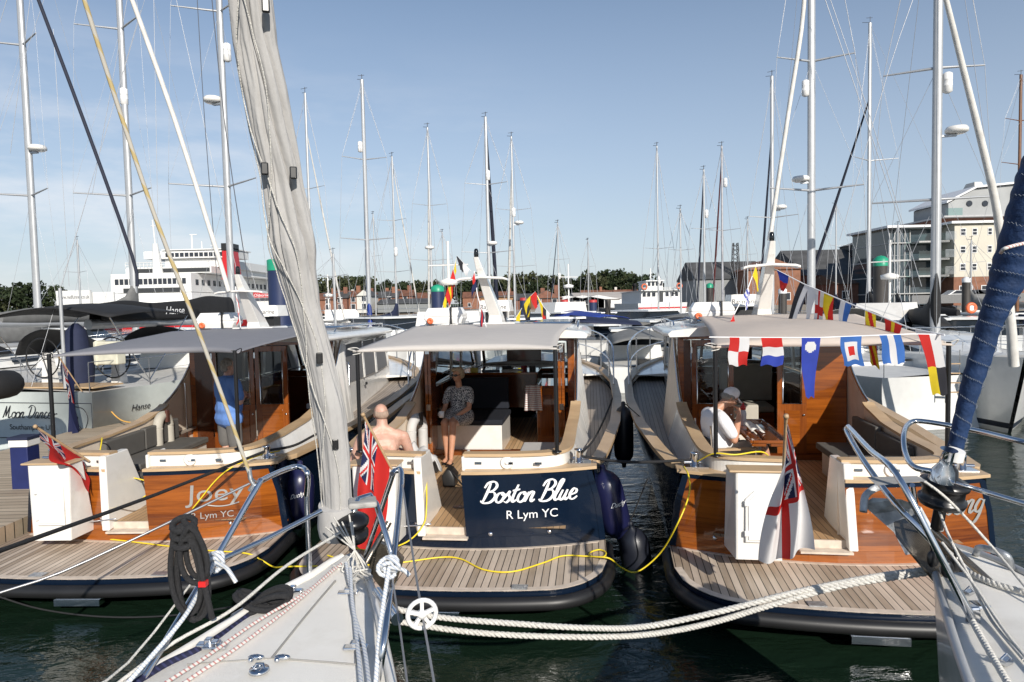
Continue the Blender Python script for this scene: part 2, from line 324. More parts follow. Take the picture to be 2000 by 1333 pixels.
# ================================================================ water
def water_mat():
    m = bpy.data.materials.new('harbour_water'); m.use_nodes = True; t = m.node_tree; N = t.nodes; p = N['Principled BSDF']; l = t.links.new
    p.inputs['Base Color'].default_value = (.008, .019, .011, 1); p.inputs['Roughness'].default_value = .04; p.inputs['IOR'].default_value = 1.33
    tcn = N.new('ShaderNodeTexCoord'); mp_ = N.new('ShaderNodeMapping'); mp_.inputs['Scale'].default_value = (1, 1.7, 1); l(tcn.outputs['Object'], mp_.inputs[0])
    a = N.new('ShaderNodeTexNoise'); a.inputs['Scale'].default_value = 2.0; a.inputs['Detail'].default_value = 5; a.inputs['Distortion'].default_value = .7; l(mp_.outputs[0], a.inputs[0])
    b = N.new('ShaderNodeTexNoise'); b.inputs['Scale'].default_value = 11; b.inputs['Detail'].default_value = 3; l(mp_.outputs[0], b.inputs[0])
    s_ = N.new('ShaderNodeMath'); s_.operation = 'MULTIPLY_ADD'; s_.inputs[1].default_value = .16; l(b.outputs[0], s_.inputs[0]); l(a.outputs[0], s_.inputs[2])
    bp = N.new('ShaderNodeBump'); bp.inputs['Strength'].default_value = .33; bp.inputs['Distance'].default_value = .09; l(s_.outputs[0], bp.inputs['Height']); l(bp.outputs[0], p.inputs['Normal'])
    return m
tag(MB().add([(-3000,-60,0),(3000,-60,0),(3000,6000,0),(-3000,6000,0)], [(0,1,2,3)]).build('water', water_mat()), kind='structure')
# ================================================================ the three motor launches (one design, three finishes)
def capz(y):   # height of the coaming / cabin-side sweep
    K = [(.2,1.30),(1.2,1.30),(2.0,1.34),(2.6,1.44),(3.0,1.60),(3.35,1.83),(3.65,2.12),(3.85,2.38)]
    if y <= K[0][0]: return K[0][1]
    for (a, b), (c, d) in zip(K, K[1:]):
        if y <= c: return b+(d-b)*(y-a)/(c-a)
    return K[-1][1]
ST = [(0,1.42,1.54,1.12,-.25),(1.2,1.60,1.52,1.13,-.32),(2.8,1.78,1.54,1.16,-.4),(4.8,1.89,1.50,1.22,-.45),(6.8,1.89,1.30,1.30,-.5),(8.4,1.66,.92,1.40,-.5),(9.6,1.20,.50,1.48,-.45),(10.5,.62,.18,1.56,-.35),(11.0,.10,.03,1.60,-.2)]
def hb(y):
    for a, b in zip(ST, ST[1:]):
        if y <= b[0]:
            t = (y-a[0])/(b[0]-a[0]); return a[1]+(b[1]-a[1])*t, a[3]+(b[3]-a[3])*t
    return ST[-1][1], ST[-1][3]
def ycurve(x, y=0): return y + .145*x*x*max(0, 1-y/4.5)
def launch(name, label, pos, hd, tmat, aw, panels, fin):
    R_ = T(name, label, 'motor boat', (pos[0], pos[1], 0), -math.radians(hd), 'classic motor launches moored stern to')
    # hull
    mb = MB(); rings = []
    for y, d, w, z, k in ST:
        pr = [(d, z), (d+(w-d)*.25, z*.72+.02), (d+(w-d)*.75+.0, .38), (w*.985, .1), (w*.7, (k-.0)*.55), (w*.25, k*.9), (0, k)]
        if y == 0: pr[2] = (1.53, .38)
        sec = [(x, zz) for x, zz in pr]+[(-x, zz) for x, zz in pr[-2::-1]]
        rings.append([Vector((x, ycurve(x, y), zz)) for x, zz in sec])
    mb.loft(rings, 0, closed=False, caps=False); mb.build('hull', navy, R_)
    # gunwale cap with rubbing strip
    for sg in (-1, 1):
        g = MB(); ys = [.28+i*.36 for i in range(30)]
        rr = [[Vector((sg*(hb(y)[0]+dx), ycurve(1.4, y)-.0 if y < .3 else y, hb(y)[1]+dz)) for dx, dz in ((.02,-.02),(.025,.035),(-.12,.035),(-.12,-.02))] for y in ys]
        g.loft(rr, 0, smooth=False); g.build('gunwale', teakcap, R_)
        d = MB()
        dz_ = lambda y: hb(y)[1]-.03-.13*min(1, max(0, (y-.55)/.5))
        rr = [[Vector((sg*1.10, y, dz_(y))), Vector((sg*(hb(y)[0]-.10), y, dz_(y))), Vector((sg*(hb(y)[0]-.10), y, dz_(y)-.03)), Vector((sg*1.10, y, dz_(y)-.03))] for y in [.3+i*.45 for i in range(19)]]
        d.loft(rr, 0, smooth=False); d.build('side_deck', teakd, R_)
    # foredeck
    fd = MB(); fd.loft([[Vector((-hb(y)[0]+.1, y, hb(y)[1]-.02)), Vector((0, y, hb(y)[1]+.08)), Vector((hb(y)[0]-.1, y, hb(y)[1]-.02)), Vector((0, y, hb(y)[1]-.1))] for y in (7.7, 8.2, 9, 9.6, 10.2, 10.8)], 0, smooth=False)
    fd.build('foredeck', white, R_)
    # swim platform
    pl = []
    for i in range(61):
        x = -1.53+3.06*i/60; a = abs(x)
        y = -1.08+.13*x*x*.6 + (0 if a < 1.0 else .62*(1-math.sqrt(max(0, 1-((a-1.0)/.53)**2))))
        pl.append((x, y))
    top = [(x, y, .35) for x, y in pl]; bk = [(x, ycurve(x)+.02, .35) for x in [1.53-3.06*i/20 for i in range(21)]]
    n = len(top)
    p = MB(); vs = top+bk; lo = [(q[0], q[1], .27) for q in vs]; m_ = len(vs)
    p.add(vs+lo, [tuple(range(m_))[::-1] if False else tuple(range(m_)), tuple(range(m_, 2*m_))[::-1]]+[(i, m_+i, m_+(i+1) % m_, (i+1) % m_) for i in range(m_)], [0, 1]+[1]*m_)
    po = p.build('swim_platform', [teakw, navy], R_)
    mg = MB(); rr = []
    for i, (x, y) in enumerate(pl):   # pale margin plank following the round edge
        a, b = pl[max(i-1, 0)], pl[min(i+1, 60)]; tx, ty = b[0]-a[0], b[1]-a[1]; q = math.hypot(tx, ty); nx, ny = -ty/q, tx/q
        rr.append([Vector((x, y, .354)), Vector((x+nx*.07, y+ny*.07, .354)), Vector((x+nx*.07, y+ny*.07, .345)), Vector((x, y, .345))])
    mg.loft(rr, 0, smooth=False)
    mg.loft([[Vector((x, ycurve(x)-.075, .354)), Vector((x, ycurve(x)-.01, .354)), Vector((x, ycurve(x)-.01, .346)), Vector((x, ycurve(x)-.075, .346))] for x in [-1.46+2.92*i/30 for i in range(31)]], 0, smooth=False)
    mg.build('margin_plank', teake, po)
    fe = [(x, y-.03, .245) for x, y in pl]; fe = [(fe[0][0]-.02, .35, .25)]+[(x*1.015, y, z) for x, y, z in fe]+[(fe[-1][0]+.02, .35, .25)]
    MB().tube(fe, .062, 10).build('rubbing_fender', black, po)
    MB().box((-.22,-1.10,.1), (.22,-1.02,.16), 0).tube([(-.25,-1.06,.17),(.25,-1.06,.17)], .015, 8).build('boarding_step', steel, po)
    for x in (-.45, .75):
        MB().box((x-.07,-1.02,.352), (x+.07,-.93,.364)).build('platform_hinge', galv, po)
    for x in fin.get('lights', (-1.0, .35, .95)):
        MB().lathe([(.001,0),(.022,.004),(.028,.02),(.02,.035),(.001,.04)], (x, ycurve(x)-.0, .50), 12, ax=(0,-1,0)).build('stern_light', steel, R_)
    # transom in three pieces round the walk-through opening
    def tx(x, z, o=0): return Vector((x, ycurve(x)-o+ .02*(z-.4), z))
    tr = MB()
    def panel(xa, xb, za, zb, xat=None, xbt=None):
        xat = xa if xat is None else xat; xbt = xb if xbt is None else xbt; k = 12
        fr = []; 
        for i in range(k+1):
            t_ = i/k; fr.append((xa+(xb-xa)*t_, xat+(xbt-xat)*t_))
        tr.loft([[tx(a, za, .03), tx(b, zb, .03), tx(b, zb, 0), tx(a, za, 0)] for a, b in fr], 0, smooth=False)
    panel(-1.50, -.33, .47, 1.11, -1.37, -.37); panel(.10, 1.50, .47, 1.11, .06, 1.37); panel(-1.52, 1.52, .352, .468)
    tro = tr.build('transom', tmat, R_)
    nb = MB()   # narrow navy band under the ledge and at the corners
    for xa, xb in ((-1.37, -.37), (.06, 1.37)):
        nb.loft([[tx(a, 1.075, .036), tx(a, 1.118, .036), tx(a, 1.118, .031), tx(a, 1.075, .031)] for a in [xa+(xb-xa)*i/8 for i in range(9)]], 0, smooth=False)
    for sg in (-1, 1): nb.loft([[tx(sg*a, z, .036), tx(sg*(a+.06), z, .036), tx(sg*(a+.06), z, .0), tx(sg*a, z, .0)] for a, z in ((1.47,.36),(1.42,.8),(1.34,1.1))], 0, smooth=False)
    nb.build('transom_trim', navy, R_)
    MB().box((-.35,-.09,.455), (.12,.03,.475)).build('threshold', teake, R_)
    # ledge on top of the transom
    for xa, xb in ((-1.45, -.37), (.06, 1.45)):
        lg = MB(); lg.loft([[tx(a, 1.12, .05), tx(a, 1.15, .05), Vector((a, ycurve(a)+.42, 1.15)), Vector((a, ycurve(a)+.42, 1.12))] for a in [xa+(xb-xa)*i/10 for i in range(11)]], 0, smooth=False)
        lg.build('transom_ledge', teakcap, R_)
    # coaming: white wall and teak cap, rounding the corner and sweeping up to the cabin
    for sg, x0 in ((1, .06), (-1, .37)):
        path = [(x0, .16), (.5, .17), (.85, .22), (1.02, .31), (1.10, .46), (1.13, .7), (1.14, 1.2), (1.15, 1.8), (1.17, 2.3), (1.18, 2.7)]
        P = spl([Vector((a, b, 0)) for a, b in path], 5); wl, cp = MB(), MB(); r1, r2_ = [], []
        for i, q in enumerate(P):
            d = (P[min(i+1, len(P)-1)]-P[max(i-1, 0)]).normalized(); nrm = Vector((d.y, -d.x, 0)); z = capz(q.y)
            k_ = min(1, max(0, (q.y-.5)/.5))
            for arr, o0, ob, o1, z0, z1 in ((r1, .05, .05+.15*k_, -.04, 1.10-.15*k_, z-.022), (r2_, .075, .075, -.065, z-.02, z+.012)):
                arr.append([Vector((sg*(q+nrm*o).x, (q+nrm*o).y, zz)) for o, zz in ((ob, z0), (o0, z1), (o1, z1), (o1, z0))])
        wl.loft(r1, 0, smooth=False); co = wl.build('coaming', white, R_); cp.loft(r2_, 0, smooth=False); cp.build('coaming_cap', teakcap, R_)
        for fx in ((.22, .55, .85) if sg > 0 else (.5, .9)):
            MB().box((sg*fx-.035,.1,1.2), (sg*fx+.035,.125,1.225)).build('scupper', steel, co)
        # inner lining down to the cockpit floor
        il = MB()
        for i in range(len(P)-1):
            a, b = P[i], P[i+1]
            if a.y > .3 or True:
                def inn(q, i):
                    d = (P[min(i+1, len(P)-1)]-P[max(i-1, 0)]).normalized(); nrm = Vector((d.y, -d.x, 0)); w_ = q-nrm*.045; return (sg*w_.x, w_.y)
                A, Bq = inn(a, i), inn(b, i+1); il.add([(A[0], A[1], .55), (Bq[0], Bq[1], .55), (Bq[0], Bq[1], capz(b.y)-.03), (A[0], A[1], capz(a.y)-.03)], [(0,1,2,3)])
        il.build('cockpit_lining', cream, R_)
        # cabin side aft of the bulkhead: cream inside, white outside, stainless edge
        sw = []; ys = [2.7, 2.9, 3.1, 3.3, 3.5, 3.7, 3.85]
        for y in ys: sw.append([Vector((sg*1.37, y, .96)), Vector((sg*1.21, y, capz(y))), Vector((sg*1.165, y, capz(y))), Vector((sg*1.18, y, .55))])
        MB().loft(sw, 0, smooth=False).build('cabin_quarter', white if sg > 0 else cream, R_)
        MB().tube([(sg*1.19, y, capz(y)+.01) for y in ys], .02, 6).build('edge_trim', steel, R_)
    for sx in (.52,):
        MB().lathe([(.001,0),(.065,0),(.07,.012),(.05,.02),(.045,.014),(.02,.014),(.018,.024),(.001,.024)], (sx,.12,1.215), 20, ax=(0,-1,0)).build('shower_cup', rubw, R_)
    # floor, threshold step walls
    MB().add([(-1.12,.05,.55),(1.12,.05,.55),(1.12,7,.55),(-1.12,7,.55)], [(0,1,2,3)]).build('cockpit_floor', teakc, R_)
    MB().lathe([(.001,.552),(.06,.555),(.075,.552)], (-.12,.75,0), 20).build('floor_hatch', steel, R_)
    MB().box((-.36,.03,.47), (.1,.06,.549)).build('step_riser', teake, R_)
    for x, xt in ((-.325,-.365), (.09,.05)):
        s_ = MB(); pw_ = .085 if (x < 0) == (not fin.get('mir')) else .03; fy = 0 if pw_ > .05 else .05; a = -pw_ if x < 0 else .0; b = a+pw_
        s_.add([(x+a,-.055+fy,.475),(x+b,-.055+fy,.475),(x+b,.75,.56),(x+a,.75,.56),(xt+a,fy,1.29),(xt+b,fy,1.29),(xt+b,.42,1.29),(xt+a,.42,1.29)], [(0,3,2,1),(4,5,6,7),(0,1,5,4),(1,2,6,5),(2,3,7,6),(3,0,4,7)])
        s_.build('gate_pillar', white, R_, bevel=.012)
    # open stern gate: white locker box folded out against the transom
    gx0, gx1 = -1.03, -.55
    g = MB(); g.loft([[Vector((gx0+.05,-.33,.47)), Vector((gx1-.02,-.33,.47)), Vector((gx1,.06,.47)), Vector((gx0,.06,.47))],
                      [Vector((gx0+.05,-.35,1.28)), Vector((gx1+.02,-.35,1.28)), Vector((gx1+.03,-.14,1.28)), Vector((gx0-.01,-.14,1.28))]], 0, smooth=False)
    go = g.build('stern_gate', white, R_, bevel=.018)
    MB().box((gx0-.01,-.37,1.285), (gx1+.04,-.13,1.305)).build('gate_cap', teakcap, go, bevel=.008)
    def oct_(x0, x1, z0, z1, c): return [(x0,z0),(x1,z0),(x1,z1-c*.8),(x1-c,z1),(x0+c,z1),(x0,z1-c)]
    MB().prism(oct_(gx0+.13,gx1-.05,.64,1.12,.08), .02, 0, (0,-.345,0), (1,0,0), (0,0,1)).build('locker_frame', white, go, bevel=.008)
    MB().prism(oct_(gx0+.155,gx1-.075,.665,1.095,.07), .03, 0, (0,-.345,0), (1,0,0), (0,0,1)).lathe([(.001,.0),(.02,0),(.02,.012),(.001,.012)], (gx1-.13,-.375,.93), 12, ax=(0,-1,0)).box((gx0+.12,-.385,.70),(gx0+.155,-.36,.75)).box((gx0+.12,-.385,.98),(gx0+.155,-.36,1.03)).build('locker_door', rubw, go, bevel=.006)
    MB().tube([(gx1,-.05,.58),(gx1+.2,-.06,.6),(gx1+.28,-.02,.6)], .008, 6).add([(-.42,-.035,.52),(-.34,-.035,.60),(-.44,-.035,.62)], [(0,1,2)]).build('gate_hinge', steel, go)
    # bollards and mooring plate
    for sg in (-1, 1):
        b = MB(); b.lathe([(.03,0),(.045,.01),(.045,.13),(.048,.14),(.045,.15),(.001,.152)], (sg*1.26,.42,1.15), 16); b.box((sg*1.26-.11,.34,1.151), (sg*1.26+.13,.5,1.162)); b.tube([(sg*1.2,.42,1.2),(sg*1.37,.40,1.2)], .016, 8)
        b.build('bollard', steel, R_)
    # ---- cabin
    YB, YF = 3.45, 8.0
    def sidez(y): return 1.2+.02*y
    for sg in (-1, 1):
        w = MB(); xb, xt = 1.20, 1.13
        def sp_(y, z, o=0): t_ = (z-1.1)/1.3; return Vector((sg*(xb+(xt-xb)*t_+o-.0-(max(0, y-6.5)**2)*.05), y, z))
        def quad(ya, yb, za, zb, ya2=None, yb2=None):
            ya2 = ya if ya2 is None else ya2; yb2 = yb if yb2 is None else yb2
            w.loft([[sp_(ya,za), sp_(yb,za), sp_(yb,za,-.04), sp_(ya,za,-.04)], [sp_(ya2,zb), sp_(yb2,zb), sp_(yb2,zb,-.04), sp_(ya2,zb,-.04)]], 0, smooth=False)
        quad(3.6, 8.2, 1.0, 1.58, 3.6, 8.05); quad(3.75, 7.9, 2.24, 2.42, 3.8, 7.6)
        for ya, yb, yc, yd in ((3.6,4.05,3.78,4.3), (5.35,5.45,5.35,5.45), (6.3,6.42,6.3,6.42), (7.75,8.05,7.35,7.9)): quad(ya, yb, 1.57, 2.25, yc, yd)
        wo = w.build('cabin_side', white, R_)
        for ya, yb, yc, yd in ((4.05,5.35,4.3,5.35), (5.45,6.3,5.45,6.3), (6.42,7.75,6.42,7.35)):
            q = MB(); q.loft([[sp_(ya,1.58,-.012), sp_(yb,1.58,-.012), sp_(yb,1.58,-.022), sp_(ya,1.58,-.022)], [sp_(yc,2.24,-.012), sp_(yd,2.24,-.012), sp_(yd,2.24,-.022), sp_(yc,2.24,-.022)]], 0, smooth=False)
            q.build('window', fin['win'], wo)
        MB().tube(spl([sp_(3.95,1.35,.02), sp_(3.98,1.4,.07), sp_(4.1,1.9,.07), sp_(4.12,1.95,.02)], 4), .012, 8).build('grab_rail', steel, wo)
        MB().cbox(sp_(5.4,1.45,.012), (.02,.1,.05)).build('door_latch', black, wo)
        # wooden inner lining
        ln = MB(); ln.loft([[sp_(3.6,.55,-.05), sp_(8,.55,-.05), sp_(8,.55,-.07), sp_(3.6,.55,-.07)], [sp_(3.6,1.56,-.05), sp_(8,1.56,-.05), sp_(8,1.56,-.07), sp_(3.6,1.56,-.07)]], 0, smooth=False); ln.build('cabin_lining', varnv, R_)
    # windscreen
    ws = MB(); fz = [(-.96,-.90), (-.34,-.28), (.28,.34), (.90,.96)]
    for a, b in fz: ws.loft([[Vector((a,8.05,1.56)), Vector((b,8.05,1.56)), Vector((b,8.0,1.56)), Vector((a,8.0,1.56))], [Vector((a*.98,7.5,2.4)), Vector((b*.98,7.5,2.4)), Vector((b*.98,7.45,2.4)), Vector((a*.98,7.45,2.4))]], 0, smooth=False)
    ws.box((-1.0,7.95,1.45), (1.0,8.06,1.57)); ws.box((-.98,7.46,2.28), (.98,7.56,2.42))
    wso = ws.build('windscreen_frame', varnd, R_)
    for a, b in ((-.90,-.34), (-.28,.28), (.34,.90)):
        MB().add([(a,8.02,1.57),(b,8.02,1.57),(b,7.52,2.3),(a,7.52,2.3)], [(0,1,2,3)]).build('windscreen', glass, wso)
    # cabin trunk forward
    MB().loft([[Vector((-x,y,1.3)), Vector((-x*.93,y,z)), Vector((0,y,z+.06)), Vector((x*.93,y,z)), Vector((x,y,1.3))] for x, y, z in ((1.0,7.95,1.6),(.85,8.8,1.68),(.55,9.6,1.68),(.2,10.0,1.6))], 0, smooth=False).build('cabin_trunk', white, R_)
    # roof
    rf = MB(); rr = []
    for i in range(15):
        y = 2.45+(8.15-2.45)*i/14; hw = 1.40-.25*max(0, (y-5.5)/2.6)**2; 
        if i == 0: hw -= .05
        if i == 14: hw -= .25
        ze = 2.47-.012*(y-2.45); rr.append([Vector((-hw,y,ze-.085)), Vector((-hw-.02,y,ze-.04)), Vector((-hw+.03,y,ze))]+[Vector((hw*k,y,ze+.075*(1-k*k)**1)) for k in (-.8,-.5,0,.5,.8)]+[Vector((hw-.03,y,ze)), Vector((hw+.02,y,ze-.04)), Vector((hw,y,ze-.085)), Vector((0,y,ze-.06))])
    rf.loft(rr, 0); rfo = rf.build('roof', white, R_)
    for x in (-.75, .45):
        MB().box((x-.0,4.6,2.53), (x+.62,6.8,2.562)).build('solar_panel', mat('solar_panel', (.06,.10,.17), .12, var=.1), rfo)
    for sg in (-1, 1):
        t_ = MB(); t_.tube([(sg*1.22,3.4,2.5),(sg*1.22,3.5,2.56),(sg*1.2,5.5,2.55),(sg*1.12,7.2,2.53),(sg*1.1,7.3,2.46)], .012, 6)
        for y in (4.5, 5.6, 6.6): t_.tube([(sg*1.19,y,2.46),(sg*1.19,y,2.545)], .01, 6)
        t_.build('roof_rail', steel, rfo)
    # raked mast with crossbar on the roof
    mh, ml = fin.get('mast', (1.0, 0))
    ms = MB(); ms.loft([[Vector((-.12,3.7,2.5)), Vector((.12,3.7,2.5)), Vector((.12,3.2,2.5)), Vector((-.12,3.2,2.5))], [Vector((-.09,3.55,2.72)), Vector((.09,3.55,2.72)), Vector((.09,3.2,2.72)), Vector((-.09,3.2,2.72))],
        [Vector((-.05,2.95,3.45)), Vector((.05,2.95,3.45)), Vector((.05,2.75,3.45)), Vector((-.05,2.75,3.45))], [Vector((-.035,2.8,3.62)), Vector((.035,2.8,3.62)), Vector((.035,2.68,3.62)), Vector((-.035,2.68,3.62))]], 0, smooth=False)
    ms.loft([[Vector((x,2.72,z)), Vector((x,2.94,z+.0)), Vector((x,2.94,z+.035)), Vector((x,2.72,z+.035))] for x, z in ((-.36,3.26),(-.3,3.28),(0,3.30),(.3,3.28),(.36,3.26))], 0, smooth=False)
    ms.v = [(a+ml*max(0, c-2.7), b_, 2.5+(c-2.5)*mh) for a, b_, c in ms.v]; mo = ms.build('signal_mast', white, rfo, bevel=.012)
    MB().box((-.35,3.2,2.49), (.3,3.9,2.60)).build('mast_base', white, mo, bevel=.03)
    MB().lathe([(.001,0),(.03,0),(.035,.04),(.03,.10),(.02,.12),(.001,.125)], (ml*.92,2.74,2.5+1.12*mh), 12).build('anchor_light', glassd, mo)
    rx = fin.get('radar', -.36)
    rd = MB(); rd.loft([[Vector((rx-.0,3.85,2.76)), Vector((rx+.5,3.85,2.76)), Vector((rx+.52,4.35,2.76)), Vector((rx-.02,4.35,2.76))], [Vector((rx+.02,3.9,2.94)), Vector((rx+.47,3.9,2.94)), Vector((rx+.5,4.3,2.94)), Vector((rx,4.3,2.94))]], 0, smooth=False)
    ro = rd.build('radar_housing', white, rfo, bevel=.035); MB().box((rx+.1,3.95,2.52), (rx+.4,4.25,2.75)).build('radar_mount', black, ro)
    tx_ = MB(); put_text(tx_, 'Raymarine', .1, lambda x, y: Vector((rx+.03+x, 3.845+(y+.06)*.25, 2.80+y)), 0, .15, .003, width=.42); tx_.build('radar_lettering', inkb, ro)
    # awning on two black posts
    A = fin.get('awn', ((-1.12, 1.12), (-.85, 1.18), 2.55)); (xl, xr), (fl, fr_), yf = A; sag = fin.get('sag', .10)
    def awf(u, v):  # u across, v fore-aft
        y = .18+(yf+.75-.18)*v; x = (xl+(xr-xl)*u)*(1-v)+(fl+(fr_-fl)*u)*v
        z0 = 2.40+.0*u; z1 = fin.get('az', 2.565); cr_ = 4*u*(1-u)
        return Vector((x + .05*math.sin(math.pi*v)*(1-2*u), y+fin.get('cav', .12)*math.sin(math.pi*u)*(1-v)**2, z0+(z1-z0)*v**.8 + sag*cr_*(1-v)**1.0*.55*math.sin(math.pi*min(1, v*1.3+.05)) + .012*math.sin(9*u+4*v)*math.sin(math.pi*u)*math.sin(math.pi*min(1, v+.1))+.02*cr_))
    MB().sheet(awf, 26, 22, .006).build('awning', aw, R_)
    hm = MB(); hm.sheet(lambda u, v: awf(u, 0)+Vector((0, -.004-.03*v*0, -.055*v*(.35+.65*math.sin(math.pi*u))+.004)), 24, 2, .004); hm.build('awning_valance', aw, R_)
    for x in (-1.08, 1.04):
        MB().tube([(x,.2,1.3),(x,.2,2.42)], .022, 10).lathe([(.05,0),(.05,.01),(.03,.014)], (x,.2,1.312), 14).build('awning_post', blackp, R_)
    MB().tube(spl([(-1.08,.2,2.40),(-1.18,.19,2.42),(-1.1,.25,2.43),(-1.04,.2,2.38),(-1.12,.17,2.36)], 4), .006, 5, 1).tube(spl([(1.04,.2,2.41),(1.12,.19,2.44),(1.08,.22,2.38),(1.0,.2,2.42)], 4), .006, 5, 1).build('awning_lashing', [blackp, fin.get('lash', ropew)], R_)
    # bulkhead
    MB().box((-1.16,YB,.55), (-1.08,YB+.06,2.40)).box((1.06,YB,.55), (1.16,YB+.06,2.40)).box((-1.16,YB,2.30), (1.16,YB+.07,2.42)).box((-1.1,YB-.02,.55), (1.1,YB+.03,.64)).build('bulkhead_frame', varn, R_)
    for x0, x1, kind in panels:
        d = MB()
        if kind == 'door':
            zb = 1.36; e = .075
            d.box((x0,YB-.01,.64), (x1,YB+.035,zb)); d.box((x0,YB-.01,zb+.001), (x0+e,YB+.035,2.29)); d.box((x1-e,YB-.01,zb+.001), (x1,YB+.035,2.29)); d.box((x0+e+.001,YB-.01,2.2), (x1-e-.001,YB+.035,2.29))
            do = d.build('cabin_door', varnv, R_, bevel=.004)
            MB().box((x0+e+.02,YB-.022,.74), (x1-e-.02,YB-.012,1.27)).build('door_panel', varn, do, bevel=.004)
            MB().add([(x0+e,YB+.01,zb),(x1-e,YB+.01,zb),(x1-e,YB+.01,2.2),(x0+e,YB+.01,2.2)], [(0,1,2,3)]).build('door_glass', glass, do)
            f_ = MB(); P = [(x0+e,zb+.0),(x1-e,zb+.0),(x1-e,2.2),(x0+e,2.2)]
            f_.tube([(a, YB-.012, b) for a, b in P], .012, 6, closed=True); f_.build('window_trim', steel, do)
            MB().lathe([(.001,0),(.014,0),(.014,.02),(.001,.02)], (x1-.04,YB-.01,1.2), 10, ax=(0,-1,0)).build('door_knob', steel, do)
            for hz in (.85, 2.1): MB().box((x0-.012,YB-.018,hz), (x0+.012,YB-.011,hz+.09)).build('door_hinge', steel, do)
        elif kind == 'folded':
            for k in range(2): d.box((x0+k*.05+.002,YB-.32,.66), (x0+.045+k*.05,YB+.03,2.27))
            do = d.build('folded_door', varn, R_, bevel=.004)
            for hz in (.8, 1.3, 2.15): MB().box((x0+.02,YB-.335,hz), (x0+.08,YB-.325,hz+.09)).build('door_hinge', steel, do)
        else:
            d.box((x0,YB,.64), (x1,YB+.05,2.29)).build('bulkhead_panel', varnd if kind == 'dark' else varn, R_)
    # bow rail
    for sg in (-1, 1):
        rl = MB(); P = [Vector((sg*(hb(y)[0]-.06), y, hb(y)[1]+h)) for y, h in ((6.2,.04),(6.35,.45),(6.7,.7),(7.6,.78),(8.6,.80),(9.6,.82),(10.5,.84))]+[Vector((0, 10.95, 2.45))]
        rl.tube(spl(P, 5), .016, 8)
        P2 = [Vector((sg*(hb(y)[0]-.06), y, hb(y)[1]+h)) for y, h in ((6.5,.3),(7.6,.4),(9,.42),(10.6,.42))]; rl.tube(spl(P2, 4), .012, 8)
        for y in (7.2, 8.2, 9.2, 10.1): rl.tube([Vector((sg*(hb(y)[0]-.06), y, hb(y)[1]+.03)), Vector((sg*(hb(y)[0]-.06), y, hb(y)[1]+.79))], .013, 8)
        rl.build('bow_rail', steel, R_)
    # interior
    MB().box((-.95,7.0,1.5), (.95,7.92,1.56)).box((-.95,6.95,1.2), (.3,7.0,1.58)).build('dashboard', varn, R_)
    MB().box((-1.05,6.4,.56), (-.25,6.5,1.5)).box((.45,6.4,.56), (1.05,6.5,1.5)).box((-.24,6.45,1.75), (.44,6.5,2.1)).build('companionway_bulkhead', varnd, R_)
    return R_
# boat frames
BOATS = {}
def frame(k, ox, oy, hd):
    a = math.radians(hd); BOATS[k] = (Vector((ox, oy, 0)), Vector((math.cos(a), -math.sin(a), 0)), Vector((math.sin(a), math.cos(a), 0)), a)
def Wd(k, x, y, z): o, s, h, _ = BOATS[k]; return o+s*x+h*y+Vector((0, 0, z))
frame('J', -4.134, 7.419, 2.0); frame('B', -.612, 6.977, 6.6); frame('T', 3.037, 6.35, 8.8)
awg = mat('awning_grey', (.30,.30,.325), .75, var=.03, bump=.1, bs=300); awl = mat('awning_light_grey', (.68,.64,.60), .75, var=.03, bump=.1, bs=300); awc = mat('awning_cream', (.72,.63,.55), .75, var=.03, bump=.1, bs=300)
for m_ in (awg, awl, awc): translucent(m_, .25)
joey = launch('motor_launch', 'launch with grey awning, varnished transom lettered Joey, moored on the left', (-4.134,7.419), 2.0, varn, awg, [(-1.08,-.80,'dark'),(-.80,-.12,'door'),(-.10,.42,'door')], dict(win=screen, cav=.55, mast=(.8,0), awn=((-1.02,1.1),(-1.3,1.35),2.5), lights=(.95,), sag=.06, lash=blackp))
bost = launch('motor_launch', 'launch with navy transom lettered Boston Blue and pale grey awning', (-.612,6.977), 6.6, navy, awl, [(-1.08,-.97,'folded'),(.92,1.0,'folded')], dict(win=glass, mast=(.93,-.2), awn=((-1.12,1.06),(-1.25,1.14),2.5)))
song = launch('motor_launch', 'launch with cream awning and varnished transom with lettering ending song, moored on the right', (3.037,6.35), 8.8, varn, awc, [(-1.08,-.98,'dark'),(-.97,-.38,'door'),(.22,.62,'door'),(.62,1.06,'wood')], dict(win=glass, mir=True, az=2.63, sag=.2, awn=((-1.12,1.06),(-.9,1.2),2.5), lights=(-1.1,)))
def on_transom(x0, z0):
    return lambda x, y, l=0: Vector((x0+x, ycurve(x0+x)-.036-l+.02*(z0+y-.4), z0+y))
t = MB(); fn = on_transom(.27, .83); script(t, 'Boston Blue', .21, fn, .076, .28, squash=.98); t.build('boat_name', paintw, bost)
t = MB(); f2 = on_transom(.52, .655); put_text(t, 'R Lym YC', .125, lambda x, y: f2(x, y, .002), 0, .0, 0, width=.52); t.build('club_lettering', paintw, bost)
t = MB(); fn = on_transom(.50, .765); put_text(t, 'Joey', .27, lambda x, y: fn(x, y, .002), 0, .06, .0, width=.60); t.tube([fn(a, -.035-.03*math.sin((a-.2)*9), .002) for a in [.22+.03*i for i in range(12)]], .008, 5); t.build('boat_name', silver, joey)
t = MB(); f3 = on_transom(.56, .575); put_text(t, 'R Lym YC', .1, lambda x, y: f3(x, y, .002), 0, .0, 0, width=.43); t.build('club_lettering', silver, joey)
t = MB(); fn = on_transom(.98, .80); script(t, 'song', .25, fn, .07, .3, squash=.95); t.build('boat_name', silver, song)
t = MB(); f4 = on_transom(.82, .64); put_text(t, 'RYS', .1, lambda x, y: f4(x, y, .002), 0, 0, 0); t.build('club_lettering', silver, song)
